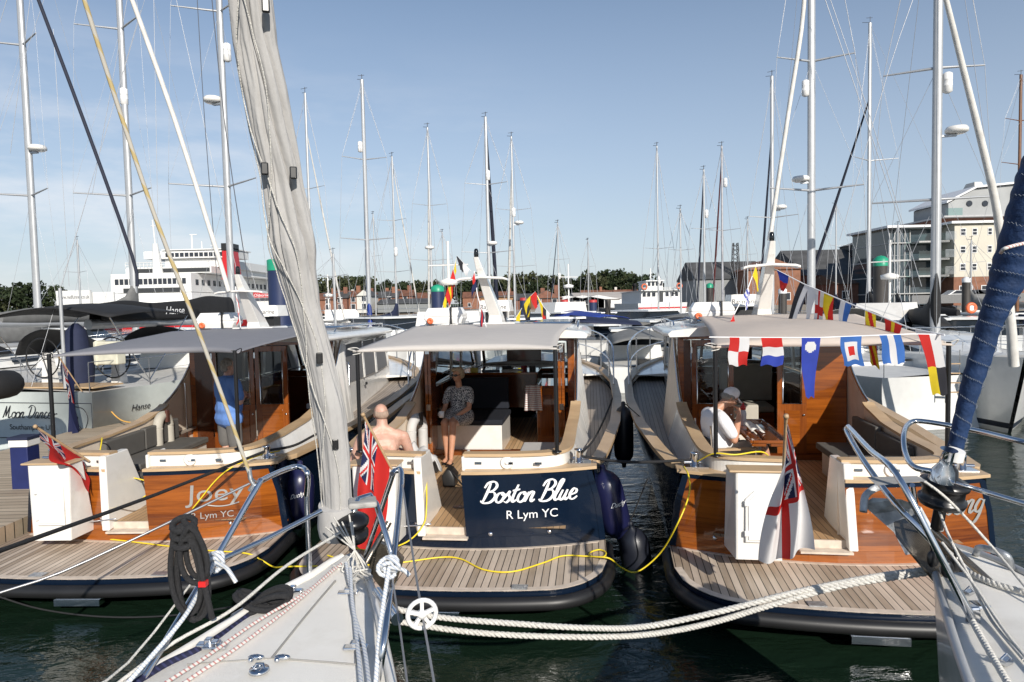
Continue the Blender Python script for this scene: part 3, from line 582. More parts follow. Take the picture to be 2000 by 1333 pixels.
# ================================================================ foreground: two yacht bows, their rails, stays and lines
def WT(name, label, cat, loc, group=None): return T(name, label, cat, loc, 0, group)
def wb(mb, name, m, root, **k): return mb.build(name, m, root, loc=-Vector(root.location) if root.parent is None else None, **k)
def sb(mb, name, m, par, **k): return mb.build(name, m, par, **k)          # sub-part: same frame as its part
deckw = mat('deck_gelcoat', (.90,.87,.81), .5, var=.04, vs=2.2, bump=.35, bs=420, dirt=.12)
sailc = mat('sail_cover_grey', (.44,.43,.42), .8, var=.05, vs=4, bump=.3, bs=22, stretch=(1,1,.35))
bluec = mat('furled_sail_blue', (.011,.035,.105), .7, var=.25, vs=15, bump=.3, bs=40)
def rope3(mb, P, R, turns, m=0):
    """laid rope: three strands twisted round one another"""
    P = [Vector(p) for p in P]; n = len(P); ln = sum((P[i+1]-P[i]).length for i in range(n-1))
    for k in range(3):
        pts = []; d = 0; N_ = int(ln*turns*7)
        for q in range(N_+1):
            t = q/N_*(n-1); i = min(int(t), n-2); f = t-i; p = P[i].lerp(P[i+1], f); tan = (P[i+1]-P[i]).normalized()
            a = Vector((0,0,1)).cross(tan).normalized(); b = tan.cross(a); ang = 2*math.pi*(q/N_*ln*turns+k/3)
            pts.append(p+(a*math.cos(ang)+b*math.sin(ang))*R*.5)
        mb.tube(pts, R*.56, 6, m)
    return mb
ZD = 1.40
Cr = WT('sailing_yacht_bow', 'white yacht bow between the left and middle launches, grey covered sail on its stay', 'sailing yacht', (-1.05, 2.6, 0))
le = [(668,1092),(640,1106),(609,1127),(560,1152),(522,1174),(440,1226),(370,1270),(299,1313),(200,1375),(60,1460)]
re = [(700,1092),(708,1104),(714,1121),(724,1150),(733,1180),(742,1222),(748,1251),(756,1290),(764,1333),(775,1400)]
LE = [az(u, v, ZD) for u, v in le]; RE = [az(u, v, ZD) for u, v in re]
d = MB(); rings = []
for a, b in zip(LE, RE):
    rings.append([a, a.lerp(b, .25)+V(0,0,.025), a.lerp(b, .5)+V(0,0,.035), a.lerp(b, .75)+V(0,0,.025), b])
d.loft(rings, 0, closed=False, caps=False); dk = wb(d, 'foredeck', deckw, Cr)
h = MB(); h.loft([[a+V(.0,0,.0), a+V(.02,0,-.05), a.lerp(b, .06)+V(0,-.02,-.6), a.lerp(b, .25)+V(0,-.05,-1.35), a.lerp(b, .5)+V(0,-.1,-1.5), a.lerp(b, .75)+V(0,-.05,-1.35), a.lerp(b, .94)+V(0,-.02,-.6), b+V(-.02,0,-.05), b] for a, b in zip(LE, RE)], 0, closed=False)
h.add([LE[0], LE[0]+V(.02,0,-.6), RE[0]+V(-.02,0,-.6), RE[0]], [(0,1,2,3)], 0); wb(h, 'hull', navy, Cr)
tr = MB()
for E_ in (LE, RE): tr.tube([p+V(0,0,.012) for p in spl(E_, 4)], .022, 6)
wb(tr, 'toe_rail', white, Cr)
def D_(u, v, dz=.03): return az(u, v, ZD+dz)
gv = mat('seam_shadow', (.30,.29,.27), .7)
sm = MB(); sm.tube(spl([D_(655,1135,.036), D_(600,1200,.036), D_(530,1287,.036)], 6), .006, 5); sm.tube(spl([D_(365,1298,.018), D_(450,1292,.03), D_(530,1287,.036), D_(620,1292,.034), D_(695,1298,.026)], 6), .004, 5); sm.tube(spl([D_(690,1130,.03), D_(693,1200,.026), D_(695,1298,.026)], 6), .004, 5)
wb(sm, 'locker_seam', gv, Cr)
for i, (u, v) in enumerate([(500,1284),(551,1284)]):
    p = D_(u, v, .05); wb(MB().ell(p, (.034,.014,.012)).ell(p+V(-.014,-.02,0), (.012,.013,.012)), 'locker_latch', steel, Cr)
p = D_(506,1311,.045); wb(MB().lathe([(.001,0),(.04,0),(.037,.010),(.001,.012)], p, 18).tube([p+V(-.022,0,.008), p+V(-.013,.01,.024), p+V(.013,.01,.024), p+V(.022,0,.008)], .005, 6), 'pad_eye', steel, Cr)
for (u, v) in [(572,1155),(408,1259),(680,1158),(695,1265),(420,1264)]:
    p = D_(u, v, .03); wb(MB().box(p-V(.05,.02,.005), p+V(.05,.02,.008)).box(p-V(.015,.018,0), p+V(.015,.018,.028)), 'lead_eye', steel, Cr, bevel=.005)
# pulpit
def T_(pts, r=.0145, n=10, **k): return MB().tube(pts, r, n, **k)
zt = 2.02
def Z_(u, v, z): return az(u, v, z)
pb = Z_(605,1127,ZD)
topL = [pb, V(pb.x, pb.y, 1.85), az(601,928,1.99), az(590,914,2.015), az(568,914,2.02), az(515,937,2.02), az(500,955,1.99), az(417,1099,1.72), az(275,1333,ZD)]
pl = MB().tube(spl(topL[:2], 2), .0145, 10).tube(spl(topL[1:], 6), .0145, 10); pl.tube([az(628,998,1.80), az(520,1053,1.72), az(420,1099,1.70)], .0125, 10)
wb(pl, 'pulpit', steel, Cr)
pr = MB(); pr.tube([az(713,1090,ZD), az(768,925,1.98)], .0145, 10); pr.tube(spl([az(766,926,1.99), az(773,920,2.0), az(784,940,1.97), az(754,1220,1.62), az(735,1340,ZD)], 6), .0145, 10)
pr.tube([az(722,968,1.99), az(735,985,1.97), az(767,1090,1.75)], .0135, 10); pr.tube([az(690,1000,1.95), az(700,975,2.0), az(724,968,1.99)], .0135, 10)
wb(pr, 'pulpit', steel, Cr)
q = az(708,982,1.98); wb(MB().cbox(q, (.125,.11,.028), 0, .25), 'pulpit_seat', mat('grey_teak', (.36,.35,.33), .7, var=.25, vs=8, stretch=(1,12,1)), Cr, bevel=.01)
wb(MB().tube([az(738,1158,ZD+.03), az(776,1210,ZD+.02)], .03, 12), 'bow_roller', steel, Cr)
an = MB(); a0, a1 = az(715,1100,1.42), az(735,1035,1.6)
an.prism([(0,0),(22,-34),(48,-18),(66,8),(50,52),(30,84),(12,60),(-4,30)], .03, 0, ay(722,1092,3.95), V(1,.12,0)/F*3.95, V(0,.25,-1)/F*3.95, V(0,.03,.01)*30); an.tube([a0, az(760,1020,1.62)], .018, 8)
wb(an, 'anchor', mat('stained_stainless', (.38,.33,.27), .25, metal=.9, var=.4, vs=12), Cr)
cl = az(582,1172,1.30); wb(MB().tube([az(455,1207,1.36), az(535,1160,1.40)], .02, 10), 'mooring_cleat', galv, Cr)
# furled headsail in its grey laced cover
def stay_y(u, v, y0, rk): hz = 597-.022*(u-1000); return y0/(1+rk*(hz-v)/F)
cv = [(-160,424,504),(0,453,523),(86,462,532),(173,478,552),(259,494,566),(345,514,584),(430,524,602),(480,530,613),(540,548,617),(600,566,624),(660,585,640),(720,598,655),(800,612,676),(870,622,684),(930,628,688),(985,632,692),(1028,636,690)]
sl = MB(); rings = []; ctr = []
for i, (v, a, b) in enumerate(cv):
    u = (a+b)/2; Y = stay_y(u, v, 3.67, .3); c = ay(u, v, Y); rr_ = (b-a)/2/F*Y; ctr.append((c, rr_))
dense = []
for i in range(len(ctr)-1):
    for k in range(5): t_ = k/5; t2 = t_*t_*(3-2*t_); dense.append((ctr[i][0].lerp(ctr[i+1][0], t_), ctr[i][1]*(1-t2)+ctr[i+1][1]*t2))
dense.append(ctr[-1])
def sailring(c, r, i, n=120):
    out_ = []; s_ = i*.032
    for k in range(n):
        th = 2*math.pi*k/n
        f = 1+.10*math.cos(2*th+s_*1.2)+.07*math.cos(3*th-s_*1.9+1)+.035*math.sin(7*th+s_*3)+.02*math.sin(11*th-s_*5)
        ph = (th-s_*1.0) % (2*math.pi); ph2 = (th+s_*.55) % (2*math.pi); f -= .40*math.exp(-((ph-4.6)/.10)**2)+.30*math.exp(-((ph-5.3)/.08)**2)+.14*math.exp(-((ph-3.9)/.16)**2)+.26*math.exp(-((ph2-4.9)/.09)**2)+.18*math.exp(-((ph2-4.15)/.07)**2)+.015*math.sin(23*th+9*s_)+.02*math.sin(17*s_+3*th)
        out_.append(c+V(math.cos(th)*r*f*1.04, math.sin(th)*r*f*.8, 0))
    return out_
sl.loft([sailring(c, r, i) for i, (c, r) in enumerate(dense)], 0); so = wb(sl, 'furled_sail', sailc, Cr)
for j, ph in enumerate((0, 2.2, 3.6)):
    P = [c+V(math.cos(4.2+.9*math.sin(i*.11+ph))*r*1.1, math.sin(4.2+.9*math.sin(i*.11+ph))*r*1.0, 0) for i, (c, r) in enumerate(dense)]
    wb(MB().tube(P, .0035, 5), 'lacing_line', ropew, Cr)
for v, u in ((12,519),(330,517),(338,573),(868,655),(700,624)):
    Y = stay_y(u, v, 3.67, .3)-.09; c = ay(u, v, Y); wb(MB().cbox(c, (.035,.02,.06), 0, .3), 'sail_strap', blackp, Cr, bevel=.006)
c = az(672,1050,1.72); b0 = ctr[-1][0]
wb(MB().lathe([(.02,-.01),(.085,0),(.095,.02),(.095,.05),(.08,.055),(.08,.1),(.095,.105),(.095,.13),(.06,.15),(.02,.16)], ay(688,1052,3.98), 22, ax=(.1,-.2,1)), 'furling_drum', blackp, Cr)
wb(MB().lathe([(.12,.0),(.125,.06),(.11,.17),(.105,.2)], ctr[-1][0]+V(0,0,-.04), 24, ax=(0,-.25,1)), 'sail_tack', sailc, Cr)
kn = az(693,1075,1.55); ln = MB()
for u, v in ((636,1030),(650,1022),(668,1020),(688,1020),(682,1006),(652,1010)): ln.tube([ay(u, v, 3.75), kn], .005, 5)
random.seed(3)
for k in range(9):
    a = kn+V(random.uniform(-.04,.04), random.uniform(-.04,.04), -.02); b = az(640+random.random()*100, 1100+random.random()*50, ZD+.05); ln.tube(spl([kn, a+V(random.uniform(-.06,.08),0,-.08), b, a+V(.05,0,-.15)], 6), .005, 5)
wb(ln, 'lashing', ropew, Cr)
redfl = mat('red_fleck_rope', (.62,.57,.54), .8, var=.1)
def fleck(name, A, Bc, freq):
    if name in _M: return _M[name]
    m = bpy.data.materials.new(name); m.use_nodes = True; t = m.node_tree; N = t.nodes; p = N['Principled BSDF']; p.inputs['Roughness'].default_value = .8
    tcn = N.new('ShaderNodeTexCoord'); w = N.new('ShaderNodeTexWave'); w.inputs['Scale'].default_value = freq; w.bands_direction = 'DIAGONAL'; w.inputs['Distortion'].default_value = 1.0
    r = N.new('ShaderNodeValToRGB'); r.color_ramp.interpolation = 'CONSTANT'; r.color_ramp.elements[0].color = A+(1,); r.color_ramp.elements[1].color = Bc+(1,); r.color_ramp.elements[1].position = .74
    t.links.new(tcn.outputs['Object'], w.inputs[0]); t.links.new(w.outputs[0], r.inputs[0]); t.links.new(r.outputs[0], p.inputs[0]); _M[name] = m; return m
rf_ = fleck('rope_red_fleck', (.68,.66,.62), (.50,.22,.20), 22); bf_ = fleck('rope_blue_fleck', (.66,.67,.67), (.38,.44,.54), 31); mossy = fleck('rope_mossy', (.46,.43,.37), (.46,.36,.17), 7.0); navr = fleck('rope_navy', (.01,.012,.04), (.03,.035,.10), 16)
def rope(name, label, pts, r, m, k=8, group=None, n=7):
    o = MB().tube(spl(pts, k), r, n); P = o.v
    base = Vector(pts[0]); o.v = [tuple(Vector(q)-base) for q in o.v]
    return tag(o.build(name, m, None, loc=base), label, 'rope', group)
rope('deck_line', 'red flecked line nearer the toe rail of the white bow', [D_(668,1100,.05), D_(600,1155,.05), D_(500,1215,.045), D_(400,1285,.04), D_(325,1333,.04), D_(230,1395,.04)], .008, rf_)
rope('deck_line', 'red flecked line further inboard on the white bow', [D_(655,1108,.05), D_(580,1175,.05), D_(470,1260,.045), D_(380,1320,.04), D_(280,1390,.04)], .008, rf_)
rope('deck_line', 'blue flecked line down the starboard side of the white bow, left of its twin', [az(676,1100,1.5), D_(688,1170,.05), D_(697,1250,.05), D_(706,1340,.05)], .009, bf_)
rope('deck_line', 'blue flecked line that crosses over its twin beside the locker hatch', [az(684,1110,1.5), D_(690,1190,.06), D_(710,1260,.05), D_(722,1340,.05)], .009, bf_)
def knot(c, r, m, name, label, tail):
    P = []
    for i in range(40): a = i/40*6*math.pi; P.append(c+V(math.cos(a)*r*(1+.35*math.sin(a*.67)), math.sin(a*1.33)*r*.6, math.sin(a)*r*.9+.3*r*math.cos(a*.5)))
    k = MB().tube(P, .009, 7).tube(spl([c]+tail[0], 6), .0095, 7).tube(spl([c]+tail[1], 6), .0095, 7); k.v = [tuple(Vector(q)-c) for q in k.v]
    return tag(k.build(name, m, None, loc=c), label, 'rope')
c = az(420,1098,1.73); knot(c, .034, bf_, 'knotted_line', 'blue flecked line knotted on the left pulpit leg', [[az(440,1108,1.72), az(450,1120,1.7), az(461,1138,1.66)], [az(385,1165,1.66), az(345,1225,1.6), az(240,1345,1.45)]])
c = az(760,1108,1.78); knot(c, .034, bf_, 'knotted_line', 'blue flecked line knotted on the right pulpit leg above the wheel', [[az(775,1110,1.78), az(790,1115,1.76), az(800,1125,1.74)], [az(755,1140,1.73), az(742,1230,1.6), az(733,1345,1.45)]])
rope('mooring_line', 'white line slanting from the bow down to the bottom left corner', [az(665,1040,1.62), az(560,1105,1.6), az(455,1190,1.55), az(340,1255,1.5), az(250,1320,1.45), az(200,1360,1.42)], .008, ropew)
rope('mooring_line', 'navy braided line lying along the left edge of the white bow', [az(530,1168,1.42), az(470,1215,1.40), az(400,1262,1.41), az(320,1300,1.41), az(240,1350,1.41)], .017, navr)
# black rope coil
cz = MB(); hc = az(358,1015,2.0)
for k in (0, 1, 2, 3, 5):
    w = (.075,.082,.05,.088,.06,.07,.045)[k]; dp = (.30,.46,.28,.50,.43,.52,.38)[k]; x0 = (.05,.0,.045,.02,.01,-.005,.06)[k]
    P = [hc+V(x0+w*math.sin(a)*math.sin(a/2)**.5, -.02+.012*k-.02*math.cos(a), -dp/2+dp/2*math.cos(a)-.02) for a in [2*math.pi*i/30 for i in range(30)]]
    cz.tube([hc+V((q_-hc).x*.85, (q_-hc).y, (q_-hc).z*.84) for q_ in P], .0115, 8, closed=True)
for i in range(3): cz.tube([hc+V(math.cos(a)*.045+.0, math.sin(a)*.03, -.02-.035*i+.02*math.sin(a)) for a in [2*math.pi*i_/12 for i_ in range(12)]], .014, 8, closed=True)
cz.tube(spl([hc, hc+V(.06,-.02,-.12), hc+V(.08,-.02,-.25), hc+V(.10,0,-.42)], 6), .012, 8)
cz.v = [tuple(Vector(q)-hc) for q in cz.v]; tag(cz.build('rope_coil', ropeb, None, loc=hc), 'thick black rope coiled and hung from the left pulpit rail', 'rope coil')
q = hc+V(.082,-.025,-.26); tg = MB().cbox((0,0,0), (.03,.028,.022)); tag(tg.build('rope_tag', mat('red_tape', (.6,.02,.02), .4), None, loc=q), 'small red band on the hanging black rope coil', 'tape')
P = []
c = az(520,1178,1.44)
for i in range(46): a = i/46*8*math.pi; P.append(c+V(math.cos(a)*.11+.03*math.sin(a*.5), math.sin(a)*.05+.02*math.cos(a*.3), .02+.03*math.sin(a*1.5)))
k = MB().tube(spl(P, 3), .014, 7); k.v = [tuple(Vector(q)-c) for q in k.v]; tag(k.build('rope_bundle', ropeb, None, loc=c), 'black rope figure-eighted round the cleat on the left edge of the white bow', 'rope')
rope('mooring_line', 'black line drooping from the rope coil across the dark water', [az(395,1200,1.3), az(440,1215,1.32), az(480,1205,1.4), az(520,1180,1.43)], .014, ropeb)
# guard wires of the camera side and white sheave wheel
rope('guard_wire', 'grey wire running down from the right pulpit through the white wheel', [az(786,948,1.98), az(815,1140,1.8), az(850,1345,1.6)], .0045, wire)
rope('guard_wire', 'short grey wire close beside the right pulpit leg', [az(765,1120,1.75), az(780,1220,1.66), az(797,1345,1.55)], .004, wire)
wc = az(824,1200,1.75); w = MB()
w.tube([V(math.cos(a)*.051, .0, math.sin(a)*.051) for a in [2*math.pi*i/24 for i in range(24)]], .009, 6, closed=True)
for i in range(5): a = i*2*math.pi/5+.3; w.cbox((math.cos(a)*.026, 0, math.sin(a)*.026), (.05,.012,.012), 0, M=Matrix.Rotation(-a, 3, 'Y'))
w.lathe([(.001,-.012),(.015,-.012),(.015,.012),(.001,.012)], (0,0,0), 12, ax=(0,1,0)); w.v = [tuple(q) for q in w.v]
tag(w.build('sheave_wheel', rubw, None, loc=wc, rz=.3), 'white spoked plastic wheel threaded on the grey wire', 'wheel')
# lines on the left
Pj = Wd('J', 1.26, .42, 1.24)
rope('mooring_line', 'black taut line from the left launch bollard to the left picture edge', [Pj, ay(300,968,6.0), ay(0,1076,4.2), ay(-150,1135,3.6)], .016, ropeb, 3)
rope('stay_rope', 'beige rope stained with yellow moss running down from the top left to a shackle', [ay(120,-160,2.8), ay(165,0,2.85), ay(238,230,2.95), ay(300,415,3.02), ay(385,640,3.12), ay(440,790,3.2), ay(487,925,3.28)], .0095, mossy, 6)
rope('stay_wire', 'thin grey wire from the shackle down to the left edge of the picture', [ay(487,945,3.28), ay(300,1035,3.0), ay(120,1118,2.8), ay(0,1158,2.7), ay(-120,1200,2.6)], .006, wire, 3)
rope('stay_wire', 'thin beige line slanting up from the bottom left to the rope coil', [ay(130,1370,2.2), ay(250,1295,2.5), ay(395,1112,3.0)], .005, ropew, 3)
sh = MB(); s0 = ay(487,935,3.28); sh.tube([V(0,0,.05),V(.005,0,0),V(.02,0,-.03),V(.0,0,-.06)], .012, 8).tube([V(.02,-.01,0),V(.04,0,-.02),V(.02,.01,-.03)], .007, 6, closed=True)
tag(sh.build('shackle', galv, None, loc=s0), 'steel shackle where the mossy rope meets the pulpit rail', 'shackle')
rope('mooring_line', 'faint slack line crossing the dark water at the lower left', [az(-20,1160,.25), az(80,1190,.05), az(200,1205,.03), az(330,1203,.05), az(460,1185,.3)], .008, ropeb, 6)
# ---------------- right-hand bow
Rr = WT('sailing_yacht_bow', 'white yacht bow with galvanised anchor and blue furled sail at the lower right', 'sailing yacht', (2.4, 2.6, 0))
le = [(1822,1082),(1826,1120),(1842,1180),(1862,1250),(1890,1333),(1925,1430)]
re = [(1850,1068),(1905,1083),(1955,1102),(2005,1125),(2120,1180),(2330,1290)]
LE = [az(u, v, ZD) for u, v in le]; RE = [az(u, v, ZD) for u, v in re]
d = MB(); d.loft([[a, a.lerp(b, .25)+V(0,0,.03), a.lerp(b, .5)+V(0,0,.045), a.lerp(b, .75)+V(0,0,.03), b] for a, b in zip(LE, RE)], 0, closed=False, caps=False); wb(d, 'foredeck', deckw, Rr)
h = MB(); h.loft([[a, a+V(.0,0,-.07), a.lerp(b, .05)+V(0,-.05,-.6), a.lerp(b, .25)+V(0,-.1,-1.35), a.lerp(b, .5)+V(0,-.15,-1.5), a.lerp(b, .75)+V(0,-.1,-1.35), a.lerp(b, .95)+V(0,-.05,-.6), b+V(0,0,-.07), b] for a, b in zip(LE, RE)], 0, closed=False)
h.add([LE[0], LE[0].lerp(RE[0], .3)+V(0,-.12,-.9), RE[0]], [(0,1,2)]); wb(h, 'hull', mat('grey_topside', (.62,.63,.62), .25, var=.05, coat=.4), Rr)
tr = MB(); tr.tube([p+V(0,0,.012) for p in spl(LE, 4)], .02, 8); tr.tube([p+V(0,0,.012) for p in spl(RE, 4)], .02, 8); wb(tr, 'toe_rail', alu, Rr)
pu = MB(); pu.tube(spl([az(1657,834,2.1), az(1700,880,2.08), az(1751,927,2.05), az(1831,1076,1.75), az(1902,1212,ZD+.05)], 5), .015, 10)
pu.tube(spl([az(1657,834,2.1), az(1655,845,2.07), az(1690,905,1.98), az(1750,985,1.86), az(1822,1060,1.72)], 5), .015, 10); pu.tube([az(1782,948,1.9), az(1790,1000,1.7)], .013, 8); wb(pu, 'pulpit', steel, Rr)
pu = MB(); pu.tube(spl([az(2090,884,2.05), az(2000,864,2.07), az(1900,840,2.08), az(1800,823,2.09), az(1774,829,2.08), az(1765,850,2.06), az(1768,885,2.0), az(1785,912,1.97), az(1825,922,1.96)], 5), .015, 10)
pu.tube([az(1870,945,1.9), az(2000,984,1.9), az(2100,1012,1.9)], .013, 10); wb(pu, 'pulpit', steel, Rr)
wb(MB().loft([[az(1694,932,2.0), az(1790,930,2.0), az(1790,930,1.975), az(1694,932,1.975)], [az(1712,949,2.0), az(1812,940,2.0), az(1812,940,1.975), az(1712,949,1.975)]], 0, smooth=False), 'pulpit_seat', mat('grey_teak', (.36,.35,.33)), Rr)
wb(MB().cbox(az(1913,1190,ZD+.02)*1.0, (.07,.07,.06)).cbox(az(1900,1205,ZD+.05), (.045,.045,.1)), 'pulpit_base', steel, Rr, bevel=.01)
a_ = MB()   # plough anchor on its roller: two curved blades and a shank
A0, A1, A2 = az(1690,985,1.62), az(1735,1020,1.55), az(1770,1075,1.45)
a_.loft([[az(1682,985,1.60), az(1705,972,1.66), az(1710,990,1.60)], [az(1705,1005,1.55), az(1760,975,1.70), az(1752,1010,1.55)], [az(1745,1040,1.48), az(1800,990,1.66), az(1790,1050,1.5)], [az(1768,1085,1.40), az(1822,1030,1.55), az(1815,1075,1.45)]], 0, smooth=False)
a_.tube(spl([az(1686,1000,1.58), az(1690,970,1.66), az(1708,955,1.70), az(1725,950,1.72)], 5), .022, 8)
wb(a_, 'anchor', mat('anchor_zinc', (.55,.56,.56), .55, metal=.1, var=.3, vs=14, bump=.3, bs=60), Rr, bevel=.004)
wb(MB().loft([[az(1745,1020,1.6), az(1790,1005,1.64), az(1790,1030,1.58), az(1750,1050,1.54)], [az(1815,1120,1.42), az(1900,1130,1.42), az(1900,1138,1.40), az(1820,1135,1.38)]], 0, smooth=False).tube([az(1822,1035,1.6), az(1935,1138,1.44)], .02, 6), 'anchor_roller', mat('stained_stainless', (.38,.33,.27)), Rr, bevel=.004)
wb(MB().lathe([(.02,-.14),(.03,-.14),(.03,-.01),(.105,0),(.115,.02),(.115,.035),(.1,.04),(.1,.10),(.115,.105),(.118,.125),(.09,.14),(.055,.16),(.05,.20),(.03,.22)], az(1838,985,1.75), 26, ax=(.05,-.18,1)), 'furling_drum', blackp, Rr)
wb(MB().lathe([(.06,.0),(.052,.05),(.03,.09),(.028,.16),(.04,.17)], az(1838,938,1.92), 20, ax=(.08,-.25,1)), 'stay_fitting', steel, Rr)
cv = [(300,2010,2092),(350,1990,2068),(400,1975,2052),(483,1955,2032),(526,1941,2012),(571,1930,1988),(609,1919,1968),(647,1907,1950),(700,1893,1934),(740,1882,1920),(790,1871,1904),(836,1860,1891),(868,1854,1882),(890,1851,1878)]
rings = []; lst = []
for v, a, b in cv:
    u = (a+b)/2; Y = stay_y(u, v, 3.43, .3); lst.append((ay(u, v, Y), (b-a)/2/F*Y))
dn = []
for i in range(len(lst)-1):
    for k in range(10): t_ = k/10; dn.append((lst[i][0].lerp(lst[i+1][0], t_), lst[i][1]*(1-t_)+lst[i+1][1]*t_))
def bring(i, c, r): return [c+V(math.cos(t)*r, math.sin(t)*r, 0)*(1+.03*math.cos((i/3.3-t/2/math.pi)*2*math.pi*.5)+.025*math.sin(3*t+i*.2)) for t in [2*math.pi*k/28 for k in range(28)]]
bo = wb(MB().loft([bring(i, c, r) for i, (c, r) in enumerate(dn)], 0), 'furled_sail', bluec, Rr)
st = MB()
for j in range(0, len(dn)-9, 8):
    P = []
    for k in range(34):
        t = math.pi*1.02+k/33*math.pi*.95; i = min(len(dn)-1, j+k/33*6); c, r = dn[int(i)]; fz = (.004 if k % 2 else -.004)
        P.append(c+V(math.cos(t)*(r*1.085), math.sin(t)*(r*1.085), fz+(i-int(i))*-.012))
    st.tube(P, .0011, 4, smooth=False)
wb(st, 'sail_stitching', mat('pale_thread', (.22,.25,.30), .8), Rr)
wb(MB().lathe([(.046,0),(.044,.05)], ay(1862,897,3.50), 20, ax=(.1,-.28,1)), 'tack_band', rubw, Rr)
rope('furling_line', 'white red-flecked line wound once round the blue furled sail', [ay(2030,470,3.05), ay(1990,478,3.0), ay(1962,486,2.98), ay(1955,494,3.05)], .008, rf_)
for i, (lab, P) in enumerate([('white line from the furling drum to the deck at the right edge', [(1790,930,1.95),(1850,975,1.85),(1930,1060,1.6),(2030,1180,1.46)]), ('white line running aft from the pulpit block, upper one', [(1840,1060,1.62),(1900,1140,1.5),(1960,1230,1.46),(2040,1330,1.45)]), ('white line running aft from the pulpit block, lower one', [(1822,960,1.8),(1850,1040,1.65),(1895,1130,1.5),(1935,1210,1.45),(2000,1290,1.45)])]):
    rope('deck_line', lab, [az(*q) for q in P], .007, ropew)
rp = MB(); base = az(1845,1120,ZD+.03); rope3(rp, spl([az(1840,1112,ZD+.05), az(1880,1180,ZD+.05), az(1925,1260,ZD+.05), az(1975,1345,ZD+.05)], 6), .014, 14); rp.v = [tuple(Vector(q)-base) for q in rp.v]; tag(rp.build('mooring_rope', ropew, None, loc=base), 'white laid rope lying along the left edge of the right bow', 'rope')
rp = MB(); rope3(rp, spl([az(1890,1118,ZD+.06), az(1940,1140,ZD+.06), az(2010,1160,ZD+.06), az(2080,1180,ZD+.06)], 6), .016, 14); rp.v = [tuple(Vector(q)-base) for q in rp.v]; tag(rp.build('mooring_rope', ropew, None, loc=base), 'white laid rope crossing the right bow to the right edge', 'rope')
for u, v in ((1822,1092),(1850,1112),(1868,1100)): p = az(u, v, ZD+.12); wb(MB().ell(p, (.032,.02,.045)).tube([p, p+V(-.01,0,.07)], .006, 5), 'turning_block', blackp, Rr)
for u, v in ((1893,1158),(1965,1292)): p = az(u, v, ZD+.04); wb(MB().cbox(p, (.05,.03,.02), 0, .5).tube([p+V(-.02,0,.01), p+V(0,0,.03), p+V(.02,0,.01)], .005, 6), 'lead_eye', steel, Rr, bevel=.005)
hj = az(1890,1040,1.55); wb(MB().tube(spl([az(1905,1085,ZD+.02), az(1915,1070,1.5), az(1965,1085,1.5), az(1975,1110,ZD+.02)], 5), .018, 8), 'deck_handle', galv, Rr)
# heavy white laid ropes between the two bows
for lab, P, kz in (('upper heavy white laid rope strung between the two foreground bows', [(737,1181),(850,1205),(1000,1218),(1150,1227),(1260,1224),(1400,1196),(1550,1158),(1700,1128),(1818,1112)], 1), ('lower heavy white laid rope strung between the two foreground bows', [(757,1211),(900,1233),(1050,1243),(1200,1244),(1300,1235),(1400,1214),(1500,1184),(1650,1144),(1820,1118)], -1)):
    Q = spl([ay(u, v, 3.72-.02*i) for i, (u, v) in enumerate(P)], 8); base = Q[0].copy(); rp = MB(); rope3(rp, Q, .0165, 13); rp.v = [tuple(Vector(q)-base) for q in rp.v]
    tag(rp.build('mooring_rope', ropew, None, loc=base), lab, 'rope', None)
# ================================================================ people
def remeshed(mb, name, mats, par, vox=.009, it=5, loc=None):
    me = bpy.data.meshes.new('tmp'); me.from_pydata(mb.v, [], mb.f); o = bpy.data.objects.new('tmp', me); C.objects.link(o)
    r = o.modifiers.new('r', 'REMESH'); r.mode = 'VOXEL'; r.voxel_size = vox; s = o.modifiers.new('s', 'SMOOTH'); s.iterations = it; s.factor = .5
    bpy.context.view_layer.update(); m2 = bpy.data.meshes.new_from_object(o.evaluated_get(bpy.context.evaluated_depsgraph_get()))
    bpy.data.objects.remove(o); m2.name = name; m2.materials.clear(); m2.materials.append(mats)
    m2.polygons.foreach_set('use_smooth', [True]*len(m2.polygons))
    ob = bpy.data.objects.new(name, m2); C.objects.link(ob); ob.parent = par; return ob
def hand(mb, w, d, pn, curl=.5, side=1, s=1):
    """palm and five unequal bent fingers; w wrist, d direction, pn palm normal"""
    d = Vector(d).normalized(); pn = Vector(pn); pn = (pn-d*pn.dot(d)).normalized(); x = d.cross(pn)*side; w = Vector(w)
    mb.cap(w, .024*s, w+d*.03*s, .026*s)
    for k in range(4):
        o = (k-1.5)*.019*s; a = w+d*.025*s+x*o*.8; b = w+d*.085*s+x*o; mb.cap(a, .014*s, b, .0105*s, n=8)
        L_ = (.040, .044, .041, .032)[k]*s; c1 = curl*1.0+.1*k*.5; p1 = b+(d*math.cos(c1)+pn*math.sin(c1))*L_; p2 = p1+(d*math.cos(c1*1.9)+pn*math.sin(c1*1.9))*L_*.75
        mb.cap(b, .0095*s, p1, .0085*s, n=8); mb.cap(p1, .0085*s, p2, .007*s, n=8)
    t0 = w+d*.02*s-x*.025*s; t1 = t0+(d*.7-x*.6+pn*.35).normalized()*.04*s; t2 = t1+(d*.9-x*.1+pn*.4).normalized()*.03*s
    mb.cap(t0, .013*s, t1, .0105*s, n=8); mb.cap(t1, .0105*s, t2, .008*s, n=8)
